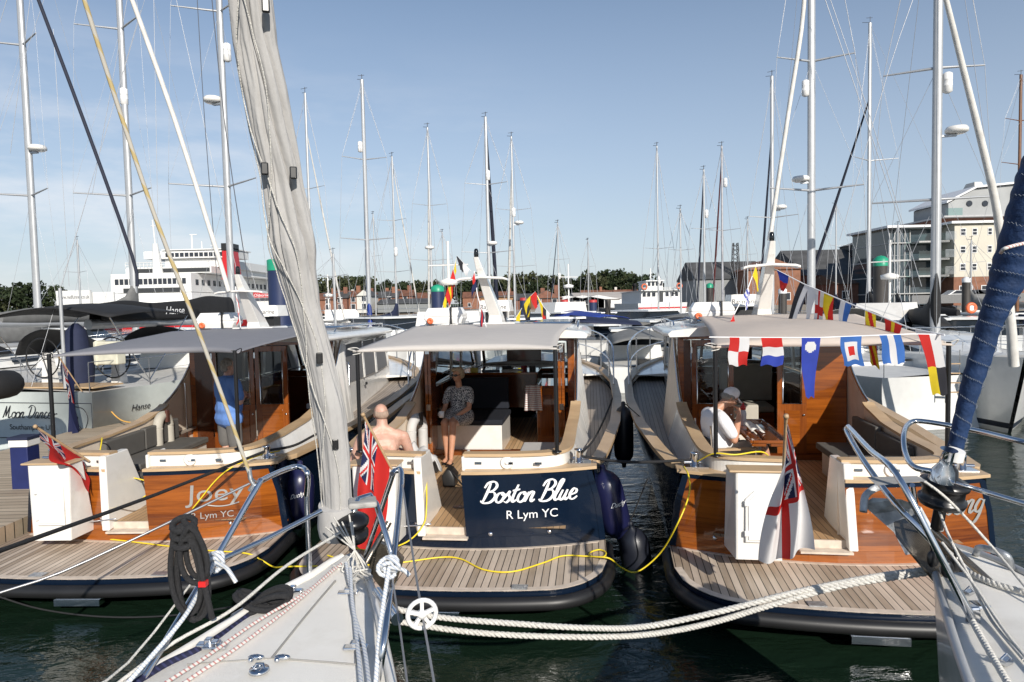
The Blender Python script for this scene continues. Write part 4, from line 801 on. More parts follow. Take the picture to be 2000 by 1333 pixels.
def head(mb, c, f, up=(0,0,1), s=1):
    c, f, up = Vector(c), Vector(f).normalized(), Vector(up); x = f.cross(up).normalized(); up = x.cross(f); fr = (x, f, up)
    def P(a, b, c_): return c+(x*a+f*b+up*c_)*s
    mb.ell(P(0,-.012,.028), (.074*s,.092*s,.082*s), 0, fr); mb.ell(P(0,.018,-.025), (.062*s,.072*s,.080*s), 0, fr); mb.ell(P(0,.045,-.078), (.036*s,.032*s,.026*s), 0, fr)
    mb.cap(P(-.03,.078,.022), .014*s, P(.03,.078,.022), .014*s); mb.cap(P(0,.088,.008), .009*s, P(0,.108,-.026), .014*s)
    for q in (-1, 1):
        mb.ell(P(q*.076,-.012,-.012), (.010*s,.020*s,.032*s), 0, fr); mb.ell(P(q*.042,.058,-.03), (.022*s,.022*s,.022*s), 0, fr); mb.cap(P(q*.014,.094,-.026), .008*s, P(q*.010,.09,-.02), .008*s, n=8)
    mb.cap(P(-.02,.084,-.056), .008*s, P(.02,.084,-.056), .008*s, n=8); mb.cap(P(-.016,.082,-.068), .008*s, P(.016,.082,-.068), .008*s, n=8)
    return P
def limb(mb, a, ra, b, rb, bulge=1.08):
    a, b = Vector(a), Vector(b); m = a.lerp(b, .35); mb.cap(a, ra, m, (ra*.65+rb*.35)*bulge); mb.cap(m, (ra*.65+rb*.35)*bulge, b, rb)
skinm = mat('skin_pale', (.56,.33,.25), .5, var=.16, vs=9, detail=9, bump=.25, bs=40); skint = mat('skin_tanned', (.50,.26,.165), .5, var=.10, vs=7)
for m_ in (skinm, skint): m_.node_tree.nodes['Principled BSDF'].inputs['Subsurface Weight'].default_value = .12; m_.node_tree.nodes['Principled BSDF'].inputs['Subsurface Radius'].default_value = (.02,.008,.004)
hairg = mat('grey_hair', (.30,.28,.25), .8, var=.35, vs=60, bump=.8, bs=120, stretch=(1,1,.3)); hairb = mat('blonde_grey_hair', (.42,.33,.22), .75, var=.3, vs=60, bump=.7, bs=120)
def feet(mb, a, f, s=1):
    a = Vector(a); f = Vector(f).normalized(); mb.cap(a, .036*s, a+f*(-.02)+V(0,0,-.045), .034*s); mb.cap(a+V(0,0,-.035), .034*s, a+f*.10*s+V(0,0,-.055), .028*s)
    x = V(f.y, -f.x, 0)
    for k in range(5): mb.cap(a+f*.09*s+x*(k-2)*.016*s+V(0,0,-.058), .014*s, a+f*(.150-.012*abs(k-1))*s+x*(k-2)*.017*s+V(0,0,-.066), .010*s, n=8)
def eyes(P, par, s=1):
    for q in (-1, 1):
        e = MB().ell(P(q*.030,.080,.002), (.011,.008,.009)); o = e.build('eye', mat('eye_white', (.7,.68,.66), .2), par)
        MB().ell(P(q*.030,.086,.002), (.005,.004,.005)).build('iris', mat('iris', (.03,.02,.015), .2), o)
def person(label, loc, rz, group=None): return T('person', label, 'person', loc, rz, group)
# --- standing man in a blue polo shirt (Joey), local frame: y is the way he faces
p = Wd('J', .02, 2.2, .55); Pm = person('grey-haired man in blue polo shirt standing by the cabin door, arms folded', p, math.radians(-38))
k = .95; b = MB(); sh, hp = 1.37*k, .92*k
Ph = head(b, (0,.03,1.60*k), (.35,1,-.05)); b.cap((0,-.01,1.40*k), .06, (0,.02,1.52*k), .056)
b.cap((-.15,0,sh), .07, (.15,0,sh), .07); b.cap((0,.01,1.30*k), .135, (0,.03,1.02*k), .15); b.cap((-.09,0,hp), .10, (.09,0,hp), .10)
for q in (-1, 1):
    limb(b, (q*.21,0,sh), .055, (q*.27,.02,1.09*k), .042); limb(b, (q*.27,.02,1.09*k), .044, (-q*.02,.27,1.16*k+q*.02), .029); hand(b, (-q*.02,.27,1.16*k+q*.02), (-q,.05,.15), (0,-1,0), .5, q)
    limb(b, (q*.10,0,.86*k), .088, (q*.11,.01,.46*k), .056); limb(b, (q*.11,.01,.46*k), .058, (q*.11,-.02,.09), .038, 1.15); feet(b, (q*.11,-.02,.08), (q*.15,1,0))
bo_ = remeshed(b, 'body', skinm, Pm); eyes(Ph, Pm)
c_ = MB(); c_.cap((-.16,-.01,sh+.0), .085, (.16,-.01,sh), .085); c_.cap((0,0,1.32*k), .165, (0,.02,1.0*k), .18); c_.cap((-.06,.0,.98*k), .155, (.06,0,.98*k), .155); c_.cap((-.08,0,.84*k), .155, (.08,0,.84*k), .155)
for q in (-1, 1): limb(c_, (q*.20,0,sh), .078, (q*.26,.015,1.17*k), .070)
remeshed(c_, 'polo_shirt', mat('blue_polo', (.12,.24,.56), .85, var=.10, vs=10, bump=1.0, bs=9, stretch=(1,1,.5)), Pm, .011)
c_ = MB()
for q in (-1, 1): limb(c_, (q*.10,0,.88*k), .115, (q*.125,.01,.48*k), .10, 1.0)
c_.cap((-.08,0,.90*k), .135, (.08,0,.90*k), .135); remeshed(c_, 'shorts', mat('grey_shorts', (.13,.125,.12), .9, bump=.3, bs=12), Pm, .012)
h_ = MB()
h_.ell(Ph(0,-.025,.04), (.083,.094,.085)); h_.ell(Ph(0,-.06,-.01), (.073,.05,.07))
random.seed(5)
for i in range(60):
    a, e = random.uniform(0, 6.28), random.uniform(-.3, 1.5); d_ = V(math.cos(a)*math.cos(e)*.078, -.03+math.sin(a)*math.cos(e)*.088, .04+math.sin(e)*.08)
    if d_.y < .05: h_.ell(Ph(*d_), (.014,.016,.012))
remeshed(h_, 'hair', hairg, Pm, .007, 2)
# --- bare-backed man (Boston Blue)
p = Wd('B', -.90, .42, .88); Pm = person('bald bare-backed man seated with his back to the camera beside the red ensign', p, math.radians(12)); b = MB()
Ph = head(b, (-.01,.05,.80), (-.25,1,-.15)); b.cap((0,-.0,.60), .068, (0,.03,.72), .062)
b.cap((-.165,0,.55), .078, (.165,0,.55), .078); b.cap((-.06,-.01,.47), .135, (.06,-.01,.47), .135); b.cap((-.05,.0,.25), .145, (.05,0,.25), .145); b.cap((-.09,.02,.08), .13, (.09,.02,.08), .13)
b.cap((-.09,-.09,.44), .07, (-.08,-.08,.32), .06); b.cap((.09,-.09,.44), .07, (.08,-.08,.32), .06); b.cap((-.10,-.02,.60), .05, (0,.0,.66), .05); b.cap((.10,-.02,.60), .05, (0,.0,.66), .05)
limb(b, (-.23,0,.54), .062, (-.33,.0,.27), .047); limb(b, (-.33,.0,.27), .048, (-.28,.25,.22), .032); hand(b, (-.28,.25,.22), (.3,1,0), (0,0,-1), .3, -1)
limb(b, (.23,0,.54), .062, (.31,.07,.30), .047); limb(b, (.31,.07,.30), .048, (.12,.26,.36), .032); hand(b, (.12,.26,.36), (-.8,.5,.3), (0,-1,0), .5, 1)
for q in (-1, 1):
    limb(b, (q*.10,.05,.06), .09, (q*.13,.46,.08), .06); limb(b, (q*.13,.46,.08), .058, (q*.13,.50,-.16), .04); feet(b, (q*.13,.5,-.12), (0,1,0), .9)
remeshed(b, 'body', skinm, Pm, .009, 7); eyes(Ph, Pm)
c_ = MB(); c_.cap((-.09,.02,.06), .145, (.09,.02,.06), .145)
for q in (-1, 1): limb(c_, (q*.10,.05,.06), .105, (q*.13,.42,.08), .085, 1.0)
remeshed(c_, 'shorts', mat('dark_shorts', (.02,.02,.025), .9), Pm, .012)
h_ = MB(); h_.ell(Ph(0,-.055,-.01), (.076,.054,.055)); h_.ell(Ph(-.055,-.025,.0), (.028,.055,.040)); h_.ell(Ph(.055,-.025,.0), (.028,.055,.040)); remeshed(h_, 'hair', mat('cropped_hair', (.33,.235,.18), .85, var=.2, vs=40), Pm, .007, 3)
# --- woman with a mug (Boston Blue)
p = Wd('B', -.60, 3.30, .55); Pm = person('woman in sunglasses and speckled dress sitting in the cabin doorway with a mug', p, math.radians(180-6.6-10)); b = MB()
Ph = head(b, (.0,.02,1.27), (.30,1,-.08), s=.96); b.cap((0,-.02,1.08), .05, (0,.01,1.19), .047)
b.cap((-.13,-.03,1.03), .056, (.13,-.03,1.03), .056); b.cap((0,-.02,.96), .115, (0,-.02,.70), .115); b.cap((-.08,-.02,.62), .12, (.08,-.02,.62), .12)
for q in (-1, 1):
    kn_ = V(q*.07+.0,.43,.60); limb(b, (q*.09,.02,.60), .085, kn_, .055); an_ = V(q*.05,.40 if q > 0 else .50,.11); limb(b, kn_, .052, an_, .033, 1.15); feet(b, an_, (q*.1,1,0), .92)
limb(b, (.17,-.03,1.01), .044, (.21,.05,.76), .035); limb(b, (.21,.05,.76), .036, (.17,.30,.70), .024); hand(b, (.17,.30,.70), (-.2,1,.1), (-1,0,0), .9, -1, .9)
limb(b, (-.17,-.03,1.01), .044, (-.20,.10,.78), .035); limb(b, (-.20,.10,.78), .036, (-.06,.34,.67), .024); hand(b, (-.06,.34,.67), (.3,1,-.2), (0,0,-1), .4, -1, .9)
remeshed(b, 'body', skint, Pm, .008, 5)
dm = bpy.data.materials.new('speckled_dress'); dm.use_nodes = True; t_ = dm.node_tree; vn = t_.nodes.new('ShaderNodeTexNoise'); vn.inputs['Scale'].default_value = 75; vn.inputs['Detail'].default_value = 1; tcn = t_.nodes.new('ShaderNodeTexCoord'); rp_ = t_.nodes.new('ShaderNodeValToRGB'); rp_.color_ramp.elements[0].position = .47; rp_.color_ramp.elements[0].color = (.012,.016,.03,1); rp_.color_ramp.elements[1].position = .54; rp_.color_ramp.elements[1].color = (.55,.54,.53,1)
t_.links.new(tcn.outputs['Object'], vn.inputs[0]); t_.links.new(vn.outputs[0], rp_.inputs[0]); t_.links.new(rp_.outputs[0], t_.nodes['Principled BSDF'].inputs[0]); t_.nodes['Principled BSDF'].inputs['Roughness'].default_value = .85
c_ = MB(); c_.cap((-.14,-.03,1.025), .070, (.14,-.03,1.025), .070); c_.cap((0,-.02,.95), .135, (0,-.02,.72), .135); c_.cap((-.09,-.01,.63), .145, (.09,-.01,.63), .145); c_.cap((-.09,.1,.63), .12, (-.07,.32,.62), .085); c_.cap((.09,.1,.63), .12, (.07,.28,.62), .085); c_.cap((0,.1,.62), .1, (0,.28,.62), .07)
limb(c_, (.17,-.03,1.01), .060, (.205,.02,.86), .058); limb(c_, (-.17,-.03,1.01), .060, (-.195,.04,.87), .058); remeshed(c_, 'dress', dm, Pm, .010, 5)
h_ = MB(); h_.ell(Ph(0,-.03,.045), (.085,.09,.075)); h_.ell(Ph(0,-.07,-.01), (.07,.05,.07)); h_.ell(Ph(-.07,-.02,-.0), (.022,.05,.05)); h_.ell(Ph(.07,-.02,.0), (.022,.05,.05)); h_.ell(Ph(.02,.05,.085), (.06,.04,.028)); remeshed(h_, 'hair', hairb, Pm, .008, 3)
g_ = MB()
for q in (-1, 1): g_.ell(Ph(q*.031,.094,.004), (.027,.008,.019))
g_.tube([Ph(-.07,.0,.006), Ph(-.06,.085,.008), Ph(0,.1,.01), Ph(.06,.085,.008), Ph(.07,0,.006)], .004, 6); g_.build('sunglasses', glassd, Pm)
f_ = MB()
for q in (-1, 1): a = V(q*.05,.40 if q > 0 else .50,.035); f_.ell(a+V(0,.06,-.018), (.045,.125,.010)); f_.tube([a+V(-.04,.05,-.01), a+V(0,.09,.025), a+V(.04,.05,-.01)], .007, 6)
f_.build('flip_flops', black, Pm)
mg_ = Pm.matrix_basis @ Vector((.12,.40,.72)); tag(MB().lathe([(.001,-.045),(.036,-.045),(.040,.045),(.036,.045),(.033,-.035),(.001,-.035)], (0,0,0), 20).tube([V(.037,0,.025),V(.06,0,.02),V(.06,0,-.02),V(.037,0,-.028)], .006, 6).build('mug', rubw, None, loc=mg_, rz=2.6), 'white mug in the hand of the woman in the cabin doorway', 'mug')
# --- man in a white cap reading (right-hand launch)
p = Wd('T', -.86, 1.62, .55); Pm = person('seated man in white cap and white polo shirt, head bowed over a paper', p, math.radians(-8.8-72)); b = MB()
Ph = head(b, (0,.16,1.15), (.05,1,-.75), (0,.6,1)); b.cap((0,-.02,1.0), .06, (0,.10,1.09), .056)
b.cap((-.16,-.04,.93), .07, (.16,-.04,.93), .07); b.cap((0,-.05,.88), .135, (0,.02,.60), .155); b.cap((0,.06,.66), .13, (0,.06,.58), .13); b.cap((-.09,.03,.50), .12, (.09,.03,.50), .12)
for q in (-1, 1):
    kn_ = V(q*.12,.50,.60 if q > 0 else .52); limb(b, (q*.10,.05,.48), .092, kn_, .062); an_ = V(q*.13,.56+.06*q,.10); limb(b, kn_, .060, an_, .038, 1.18); feet(b, an_, (0,1,0))
    limb(b, (q*.21,-.04,.92), .055, (q*.25,.08,.68), .042)
limb(b, (.25,.08,.68), .044, (.10,.22,.93), .030); hand(b, (.10,.22,.93), (-.35,.1,1), (0,-1,0), .7, 1)
limb(b, (-.25,.08,.68), .044, (-.08,.36,.70), .030); hand(b, (-.08,.36,.70), (.3,1,.1), (0,0,1), .5, -1); remeshed(b, 'body', skint, Pm, .009, 5); eyes(Ph, Pm)
c_ = MB(); c_.cap((-.16,-.045,.935), .086, (.16,-.045,.935), .086); c_.cap((0,-.05,.88), .16, (0,.01,.60), .185); c_.cap((0,.05,.66), .145, (0,.06,.56), .15)
for q in (-1, 1): limb(c_, (q*.20,-.04,.925), .078, (q*.245,.05,.76), .070)
remeshed(c_, 'polo_shirt', mat('white_polo', (.76,.76,.78), .85, var=.05, bump=1.0, bs=9, stretch=(1,1,.5)), Pm, .011)
c_ = MB(); c_.cap((-.09,.03,.49), .135, (.09,.03,.49), .135)
for q in (-1, 1): limb(c_, (q*.10,.05,.48), .11, (q*.12,.40,.57 if q > 0 else .51), .092, 1.0)
remeshed(c_, 'shorts', mat('stone_shorts', (.36,.33,.29), .9, bump=.3, bs=12), Pm, .012)
h_ = MB(); h_.ell(Ph(0,-.05,-.02), (.078,.05,.055)); h_.ell(Ph(-.065,-.01,-.0), (.02,.04,.04)); h_.ell(Ph(.065,-.01,0), (.02,.04,.04)); remeshed(h_, 'hair', hairg, Pm, .007, 3)
h_ = MB(); h_.ell(Ph(0,-.012,.045), (.088,.102,.078)); h_.cap(Ph(-.03,.09,.03), .012, Ph(-.025,.155,.018), .008); h_.cap(Ph(.03,.09,.03), .012, Ph(.025,.155,.018), .008); h_.cap(Ph(0,.09,.034), .012, Ph(0,.165,.02), .008); remeshed(h_, 'cap', mat('white_cap', (.8,.8,.82), .8, var=.03), Pm, .008, 3)
MB().tube([Ph(-.075,-.02,.0), Ph(-.062,.088,.004), Ph(0,.1,0), Ph(.062,.088,.004), Ph(.075,-.02,0)], .0035, 6).build('spectacles', black, Pm)
MB().tube([V(-.12,.31,.70), V(-.10,.335,.725), V(-.08,.33,.70), V(-.10,.31,.68)], .012, 6, closed=True).build('watch', black, Pm)
pp = Pm.matrix_basis @ Vector((.02,.46,.74)); tag(MB().sheet(lambda u, v: V((u-.5)*.2, (v-.5)*.14, .03*math.sin(u*5)+.08*v), 8, 6, .002).build('newspaper', mat('newsprint', (.6,.58,.55), .8, var=.2, vs=40), None, loc=pp, rz=.4), 'sheet of paper on the knees of the man in the white cap', 'paper')
ch = T('folding_chair', 'dark folding chair under the man in the white cap', 'chair', Wd('T', -.80, 1.60, .55), math.radians(-8.8-78))
MB().box((-.26,-.2,.33), (.26,.26,.36)).build('seat', cushn, ch); MB().box((-.24,-.25,.45), (.24,-.23,.70)).build('backrest', cushn, ch)
for sx in (-.28, .28): MB().tube([(sx,-.25,0),(sx,.28,.36),(sx,.28,.58)], .013, 6).tube([(sx,.28,0),(sx,-.22,.36),(sx,-.25,.87)], .013, 6).build('leg', steel, ch); MB().box((sx-.025,-.22,.58), (sx+.025,.3,.605)).build('armrest', teakcap, ch)
# ================================================================ things on the launches: cushions, table, rafts, fenders, flags, cables
def Bx(k): return BOATS[k]
def LT(k, name, label, cat, x, y, z, group=None): return T(name, label, cat, Wd(k, x, y, z), -BOATS[k][3], group)
def seat(k, label, parts, grp=None):
    boat = {'J': joey, 'B': bost, 'T': song}[k]; r = None
    for a, b, nm, m in parts:
        o = MB().box(a, b).build('cockpit_seat' if r is None else nm, m, r or boat, bevel=.02 if nm != 'base' else .006, seg=3); r = r or o
    return r
seat('J', 'grey cushioned bench along the port side of the left launch', [((-1.08,1.0,.552),(-.62,2.8,.88),'base',white2), ((-1.09,1.0,.885),(-.58,2.8,.97),'cushion',cush), ((-1.09,1.0,.975),(-1.0,1.85,1.26),'backrest',cush), ((-1.09,1.87,.975),(-1.0,2.75,1.27),'backrest',cush)])
seat('J', 'grey cushioned seat beside the open stern gate of the left launch', [((-.9,.32,.552),(-.44,.9,.80),'base',white2), ((-.92,.30,.805),(-.42,.9,.90),'cushion',cush), ((-.92,.24,.905),(-.42,.30,1.2),'backrest',cush)])
seat('B', 'pale cushioned bench under the bare-backed man', [((-1.06,.3,.552),(-.62,1.5,.80),'base',white2), ((-1.06,.3,.805),(-.58,1.5,.88),'cushion',cushl)])
seat('B', 'pale cushioned seat beside the gate pillar of the middle launch', [((-.50,.42,.552),(-.42,.8,.74),'base',white2), ((-.56,.24,.745),(-.40,.75,.84),'cushion',cushl)])
seat('B', 'pale seat in the starboard corner of the middle launch', [((.5,1.9,.552),(1.05,2.6,.84),'base',white2), ((.45,1.85,.845),(1.06,2.6,.93),'cushion',cushl)])
seat('B', 'white box seat with navy cushions inside the middle cabin', [((-1.02,3.52,.57),(.02,4.6,1.0),'base',white), ((-1.02,3.5,1.005),(.04,4.6,1.09),'cushion',cushn), ((-1.0,4.62,1.09),(.0,4.75,1.62),'backrest',cushn)])
seat('T', 'dark cushioned bench along the starboard side of the right launch', [((.62,1.1,.552),(1.08,2.7,.86),'base',white2), ((.55,1.0,.865),(1.09,2.75,.95),'cushion',cush), ((1.0,1.0,.955),(1.08,1.9,1.26),'backrest',cush), ((1.0,1.92,.955),(1.08,2.75,1.30),'backrest',cush)])
seat('T', 'dark stepped seat beside the open stern gate of the right launch', [((.28,.5,.552),(.40,1.0,.80),'base',white), ((.22,.42,.805),(.62,1.0,.88),'cushion',cush), ((.40,.42,.885),(.9,.9,1.1),'base',white), ((.38,.42,1.105),(.95,.95,1.17),'cushion',cush)])
seat('T', 'beige cushioned seat with high back inside the right cabin', [((-.3,4.9,.57),(.5,5.6,1.0),'base',varn), ((-.3,4.9,1.005),(.5,5.6,1.1),'cushion',cushb), ((-.25,5.62,1.1),(.62,5.78,1.75),'backrest',cushb)])
seat('T', 'beige upright seat just inside the port door of the right cabin', [((-.36,3.75,.57),(.0,4.2,1.0),'base',white2), ((-.36,3.72,1.005),(.02,4.2,1.3),'backrest',cushb)])
seat('J', 'black helm seat inside the left cabin', [((.35,4.6,.57),(.85,5.1,1.1),'base',white2), ((.32,4.55,1.105),(.88,5.1,1.2),'cushion',cushn), ((.32,5.12,1.2),(.88,5.22,1.6),'backrest',cushn)])
g = LT('B', 'galley_unit', 'varnished galley cabinet to starboard inside the middle cabin', 'cabinet', .75, 4.9, .55)
MB().box((-.25,-.5,0), (.28,.6,.92)).build('cabinet', varn, g, bevel=.01); MB().box((-.27,-.52,.925), (.3,.62,.96)).build('worktop', varnv, g, bevel=.005); MB().box((.06,-.515,.6), (.27,-.505,.85)).build('hob', glassd, g); MB().box((-.2,-.512,.12), (.0,-.502,.8)).build('cupboard_door', varnv, g, bevel=.004)
tm = bpy.data.materials.new('striped_towel'); tm.use_nodes = True; tt = tm.node_tree; w = tt.nodes.new('ShaderNodeTexWave'); w.bands_direction = 'Z'; w.inputs['Scale'].default_value = 9; r_ = tt.nodes.new('ShaderNodeValToRGB'); r_.color_ramp.elements[0].color = (.35,.05,.06,1); r_.color_ramp.elements[1].color = (.72,.71,.69,1); r_.color_ramp.elements[1].position = .3; tcn = tt.nodes.new('ShaderNodeTexCoord'); tt.links.new(tcn.outputs['Object'], w.inputs[0]); tt.links.new(w.outputs[0], r_.inputs[0]); tt.links.new(r_.outputs[0], tt.nodes['Principled BSDF'].inputs[0])
tag(MB().sheet(lambda u, v: V((u-.5)*.24*(1+.25*v), -.02*math.sin(u*14)-.02*v, -.42*v), 14, 10, .006).build('tea_towel', tm, None, loc=Wd('B', .45, 4.3, 1.53), rz=-.1), 'striped tea towel hanging inside the middle cabin', 'towel')
g = LT('B', 'chart_table', 'varnished chart table with papers behind the woman', 'table', -.3, 5.7, 1.5)
MB().box((-.7,-.35,.1), (.75,.5,.14)).build('tabletop', varn, g, bevel=.006); MB().box((-.7,-.33,-.5), (.74,-.28,.1)).build('panel', varnd, g)
for i, (x, y, c, w, d) in enumerate([(-.45,-.1,(.65,.55,.1),.14,.1),(-.15,-.05,(.05,.08,.14),.3,.2),(.25,.0,(.7,.7,.68),.34,.22),(.12,.25,(.02,.02,.02),.16,.1),(.45,.2,(.3,.02,.03),.12,.08),(.62,.1,(.015,.015,.017),.14,.12)]):
    tag(MB().cbox((0,0,0), (w,d,.02 if i in (1,2) else .07), 0, .3*i).build('chart_item', mat('item_%d' % i, c, .5), None, loc=Wd('B', -.3+x, 5.7+y, 1.65+(.0 if i in (1,2) else .025))), ['yellow gloves', 'dark blue folder', 'white papers', 'black box', 'dark red case', 'black phone holder'][i]+' on the chart table behind the woman', 'item')
# table with bottle
tb = LT('T', 'cockpit_table', 'glossy varnished folding table in the cockpit of the right launch', 'table', -.38, 1.85, .55)
for x0, x1 in ((-.18,-.02),(.02,.22)): MB().box((x0,-.7,.66), (x1,.7,.70)).build('leaf', varn, tb, bevel=.012)
f_ = MB(); f_.box((-.2,-.72,.70), (-.17,.72,.735)); f_.box((.2,-.72,.70), (.23,.72,.735)); f_.box((-.168,-.72,.70), (.198,-.69,.735)); f_.box((-.168,.69,.70), (.198,.72,.735)); f_.build('fiddle_rail', varn, tb, bevel=.006)
MB().lathe([(.05,0),(.05,.65)], (0,0,0), 16).build('pedestal', alu, tb)
o = T('water_bottle', 'clear bottle with red lid standing on the varnished table', 'bottle', Wd('T', -.45, 2.3, 1.252)); MB().lathe([(.04,0),(.042,.02),(.038,.1),(.042,.14),(.035,.18),(.02,.2)], (0,0,0), 16).build('bottle', mat('frosted_plastic', (.55,.52,.52), .3), o); MB().lathe([(.03,.2),(.034,.2),(.034,.24),(.014,.26),(.012,.285),(.001,.286)], (0,0,0), 14).build('lid', mat('red_lid', (.5,.02,.02), .4), o)
# horseshoe lifebuoys
def horseshoe(k, x, y, z, lab, rot):
    r = LT(k, 'horseshoe_lifebuoy', lab, 'lifebuoy', x, y, z); r.rotation_euler.z += rot
    P = [V(0, math.sin(a)*.17, math.cos(a)*.2-.02) for a in [math.radians(-150+i*12) for i in range(26)]]
    P = [V(0,-.12,-.33)]+P+[V(0,.12,-.33)] if False else [V(0, -.15, -.30)]+[V(0, math.sin(a)*.15, math.cos(a)*.17) for a in [math.radians(-95+i*10) for i in range(20)]]+[V(0,.15,-.30)]
    MB().tube(spl(P, 3), .068, 12, sx=1).build('buoy', cushb if k == 'J' else cushl, r); MB().box((.05,-.03,.08), (.085,.03,.25)).build('strap', mat('brown_strap', (.09,.03,.02), .7) if k == 'J' else black, r)
horseshoe('J', -1.02, 2.35, 1.20, 'beige horseshoe lifebuoy hung on the cream side of the left launch', 0)
horseshoe('B', -1.0, 2.3, 1.15, 'pale horseshoe lifebuoy hung behind the bare-backed man', -.3)
tag(MB().sheet(lambda u, v: V((u-.5)*.42+.04*math.sin(v*7), (v-.5)*.5, .07*math.sin(u*9+v*5)+.04*math.sin(v*13+u*4)+.02*math.sin(u*23)-.25*max(0, u-.6)), 26, 22, .012).build('crumpled_cover', cushl, None, loc=Wd('B', -.60, .85, 1.12), rz=.2), 'crumpled pale cover lying beside the bare-backed man', 'cover')
bg_ = LT('B', 'bag', 'small black bag with cords on the cockpit floor of the middle launch', 'bag', -.42, 1.7, .56); MB().loft([[V(-.08,-.12,0),V(.08,-.12,0),V(.08,.12,0),V(-.08,.12,0)],[V(-.09,-.13,.14),V(.08,-.14,.12),V(.09,.12,.13),V(-.08,.13,.15)],[V(-.03,-.1,.22),V(.03,-.11,.2),V(.04,.09,.21),V(-.03,.1,.23)]], 0).build('bag_body', black, bg_, bevel=.02); MB().tube(spl([V(.05,-.1,.18),V(.14,-.16,.1),V(.17,-.1,.02),V(.1,-.05,.1),V(.15,0,.14)], 5), .009, 6).build('cord', black, bg_)
# grab handle post in joey & shoe hooks
for x_ in (-1.12,): MB().tube([(x_,3.2,.7),(x_,3.2,1.75)], .014, 8).build('grab_pole', steel, joey)
# liferaft canisters
for k, x, y in (('J', -.66, 3.5), ('B', -.80, 3.45), ('T', -.68, 3.5)):
    lab = {'J': 'white liferaft canister on the roof of the left launch', 'B': 'white liferaft canister on the roof of the middle launch', 'T': 'off-white liferaft canister on the roof of the right launch'}[k]
    r = LT(k, 'liferaft_canister', lab, 'liferaft', x, y, 2.565, 'liferaft canisters on the launch roofs')
    def half(z0, z1, s0, s1): return [[V(-.30*s*1, -.18*s, z), V(.30*s, -.18*s, z), V(.32*s, -.0, z), V(.30*s, .18*s, z), V(-.30*s, .18*s, z), V(-.32*s, 0, z)] for z, s in ((z0, s0), (z0+(z1-z0)*.25, s0+(s1-s0)*.15+.03), (z0+(z1-z0)*.8, s0+(s1-s0)*.75), (z1, s1))]
    MB().loft(half(.145, .27, 1.0, .82), 0, smooth=False).build('top_shell', rubw, r, bevel=.02, seg=3); MB().loft(half(.14, .03, 1.0, .88), 0, smooth=False).build('bottom_shell', rubw, r, bevel=.02, seg=3)
    MB().lathe([(.001,0),(.045,0),(.05,.02),(.02,.03),(.018,.022),(.001,.022)], (-.2,-.182,.075), 18, ax=(0,-1,0)).build('line_plug', orange, r)
    for x2 in (.12,): MB().box((x2-.012,-.2,.02), (x2+.012,.2,.285)).build('strap', black, r)
    MB().box((-.3,-.14,-.04), (-.22,.14,.03)).build('cradle', galv, r); MB().box((.22,-.14,-.04), (.3,.14,.03)).build('cradle', galv, r)
# fenders
fm = mat('fender_navy', (.012,.014,.055), .3, var=.15, coat=.15, dirt=.2); fk = mat('fender_black', (.012,.014,.022), .4, var=.1)
def fender(x, y, z, L_, r, m, lab, top, tilt=(0,0), logo=False):
    o = T('fender', lab, 'fender', Vector((x, y, z)), 0, 'fenders hung between the launches'); ax = V(tilt[0], tilt[1], 1).normalized()
    MB().lathe([(.012,L_/2+.09),(.03,L_/2+.08),(.035,L_/2+.02),(r*.6,L_/2-.02),(r*.92,L_/2-.1),(r,L_/2-.2),(r,-L_/2+.2),(r*.92,-L_/2+.1),(r*.6,-L_/2+.02),(.035,-L_/2-.02),(.03,-L_/2-.07),(.001,-L_/2-.08)], (0,0,0), 24, ax=ax).build('fender_body', m, o)
    tv = Vector(top)-Vector((x, y, z)); MB().tube([ax*(L_/2+.08), tv], .008, 6).build('lanyard', ropeb, o)
    if logo:
        w = MB(); put_text(w, 'Duchy', .075, lambda a, b: V(a-.05-ax.x*.1, -math.sqrt(max(r*r-(a-.05)**2, 0))-.006, b+.25*a), 0, .5, .004, width=.17); w.build('fender_lettering', paintw, o)
GL['D'] = GL['D']
q = ay(1194,985,7.35); fender(q.x, q.y, q.z, .72, .165, fm, 'blue fender on the starboard quarter of the middle launch', Wd('B', 1.4, .5, 1.15), (-.22, .0), True)
q = ay(1245,1090,7.3); fender(q.x, q.y, q.z-.1, .85, .165, fk, 'low dark fender in the gap between the middle and right launches', ay(1265,935,7.2), (-.15,0))
q = ay(1218,850,10.3); fender(q.x, q.y, q.z, .85, .15, fk, 'dark fender further in between the middle and right launches', Wd('T', -1.72, 3.2, 1.2))
q = ay(585,968,8.0); fender(q.x, q.y, q.z, .66, .17, fm, 'blue fender on the starboard quarter of the left launch', Wd('J', 1.45, .6, 1.15), (.05,0), True)
q = ay(1192,1010,8.2) if False else None
# yellow shore cables 
def cable(lab, pts, r=.0078): return rope('power_cable', lab, pts, r, yel, 6)
zp = .366
cable('yellow cable winding over the middle swim platform to the bollard of the right launch', [az(640,1085,zp), az(700,1103,zp), az(775,1100,zp), az(860,1089,zp), az(900,1092,zp), az(945,1113,zp), az(1000,1117,zp), az(1060,1100,zp), az(1100,1086,zp), az(1150,1087,zp), az(1178,1088,zp), az(1183,1079,zp), az(1170,1074,zp), az(1152,1080,zp), az(1156,1087,zp), az(1190,1091,zp+.01), az(1215,1110,.2), az(1245,1117,.15), az(1290,1080,.35), az(1325,1020,.75), az(1346,965,.98), az(1345,930,1.16), az(1336,912,1.19)])
cable('yellow cable from the bollard into the cockpit of the right launch', [Wd('T', -1.25,.40,1.2), Wd('T', -1.1,.2,1.335), Wd('T', -.9,.16,1.335), Wd('T', -.6,.3,1.33), Wd('T', -.45,.5,1.1)])
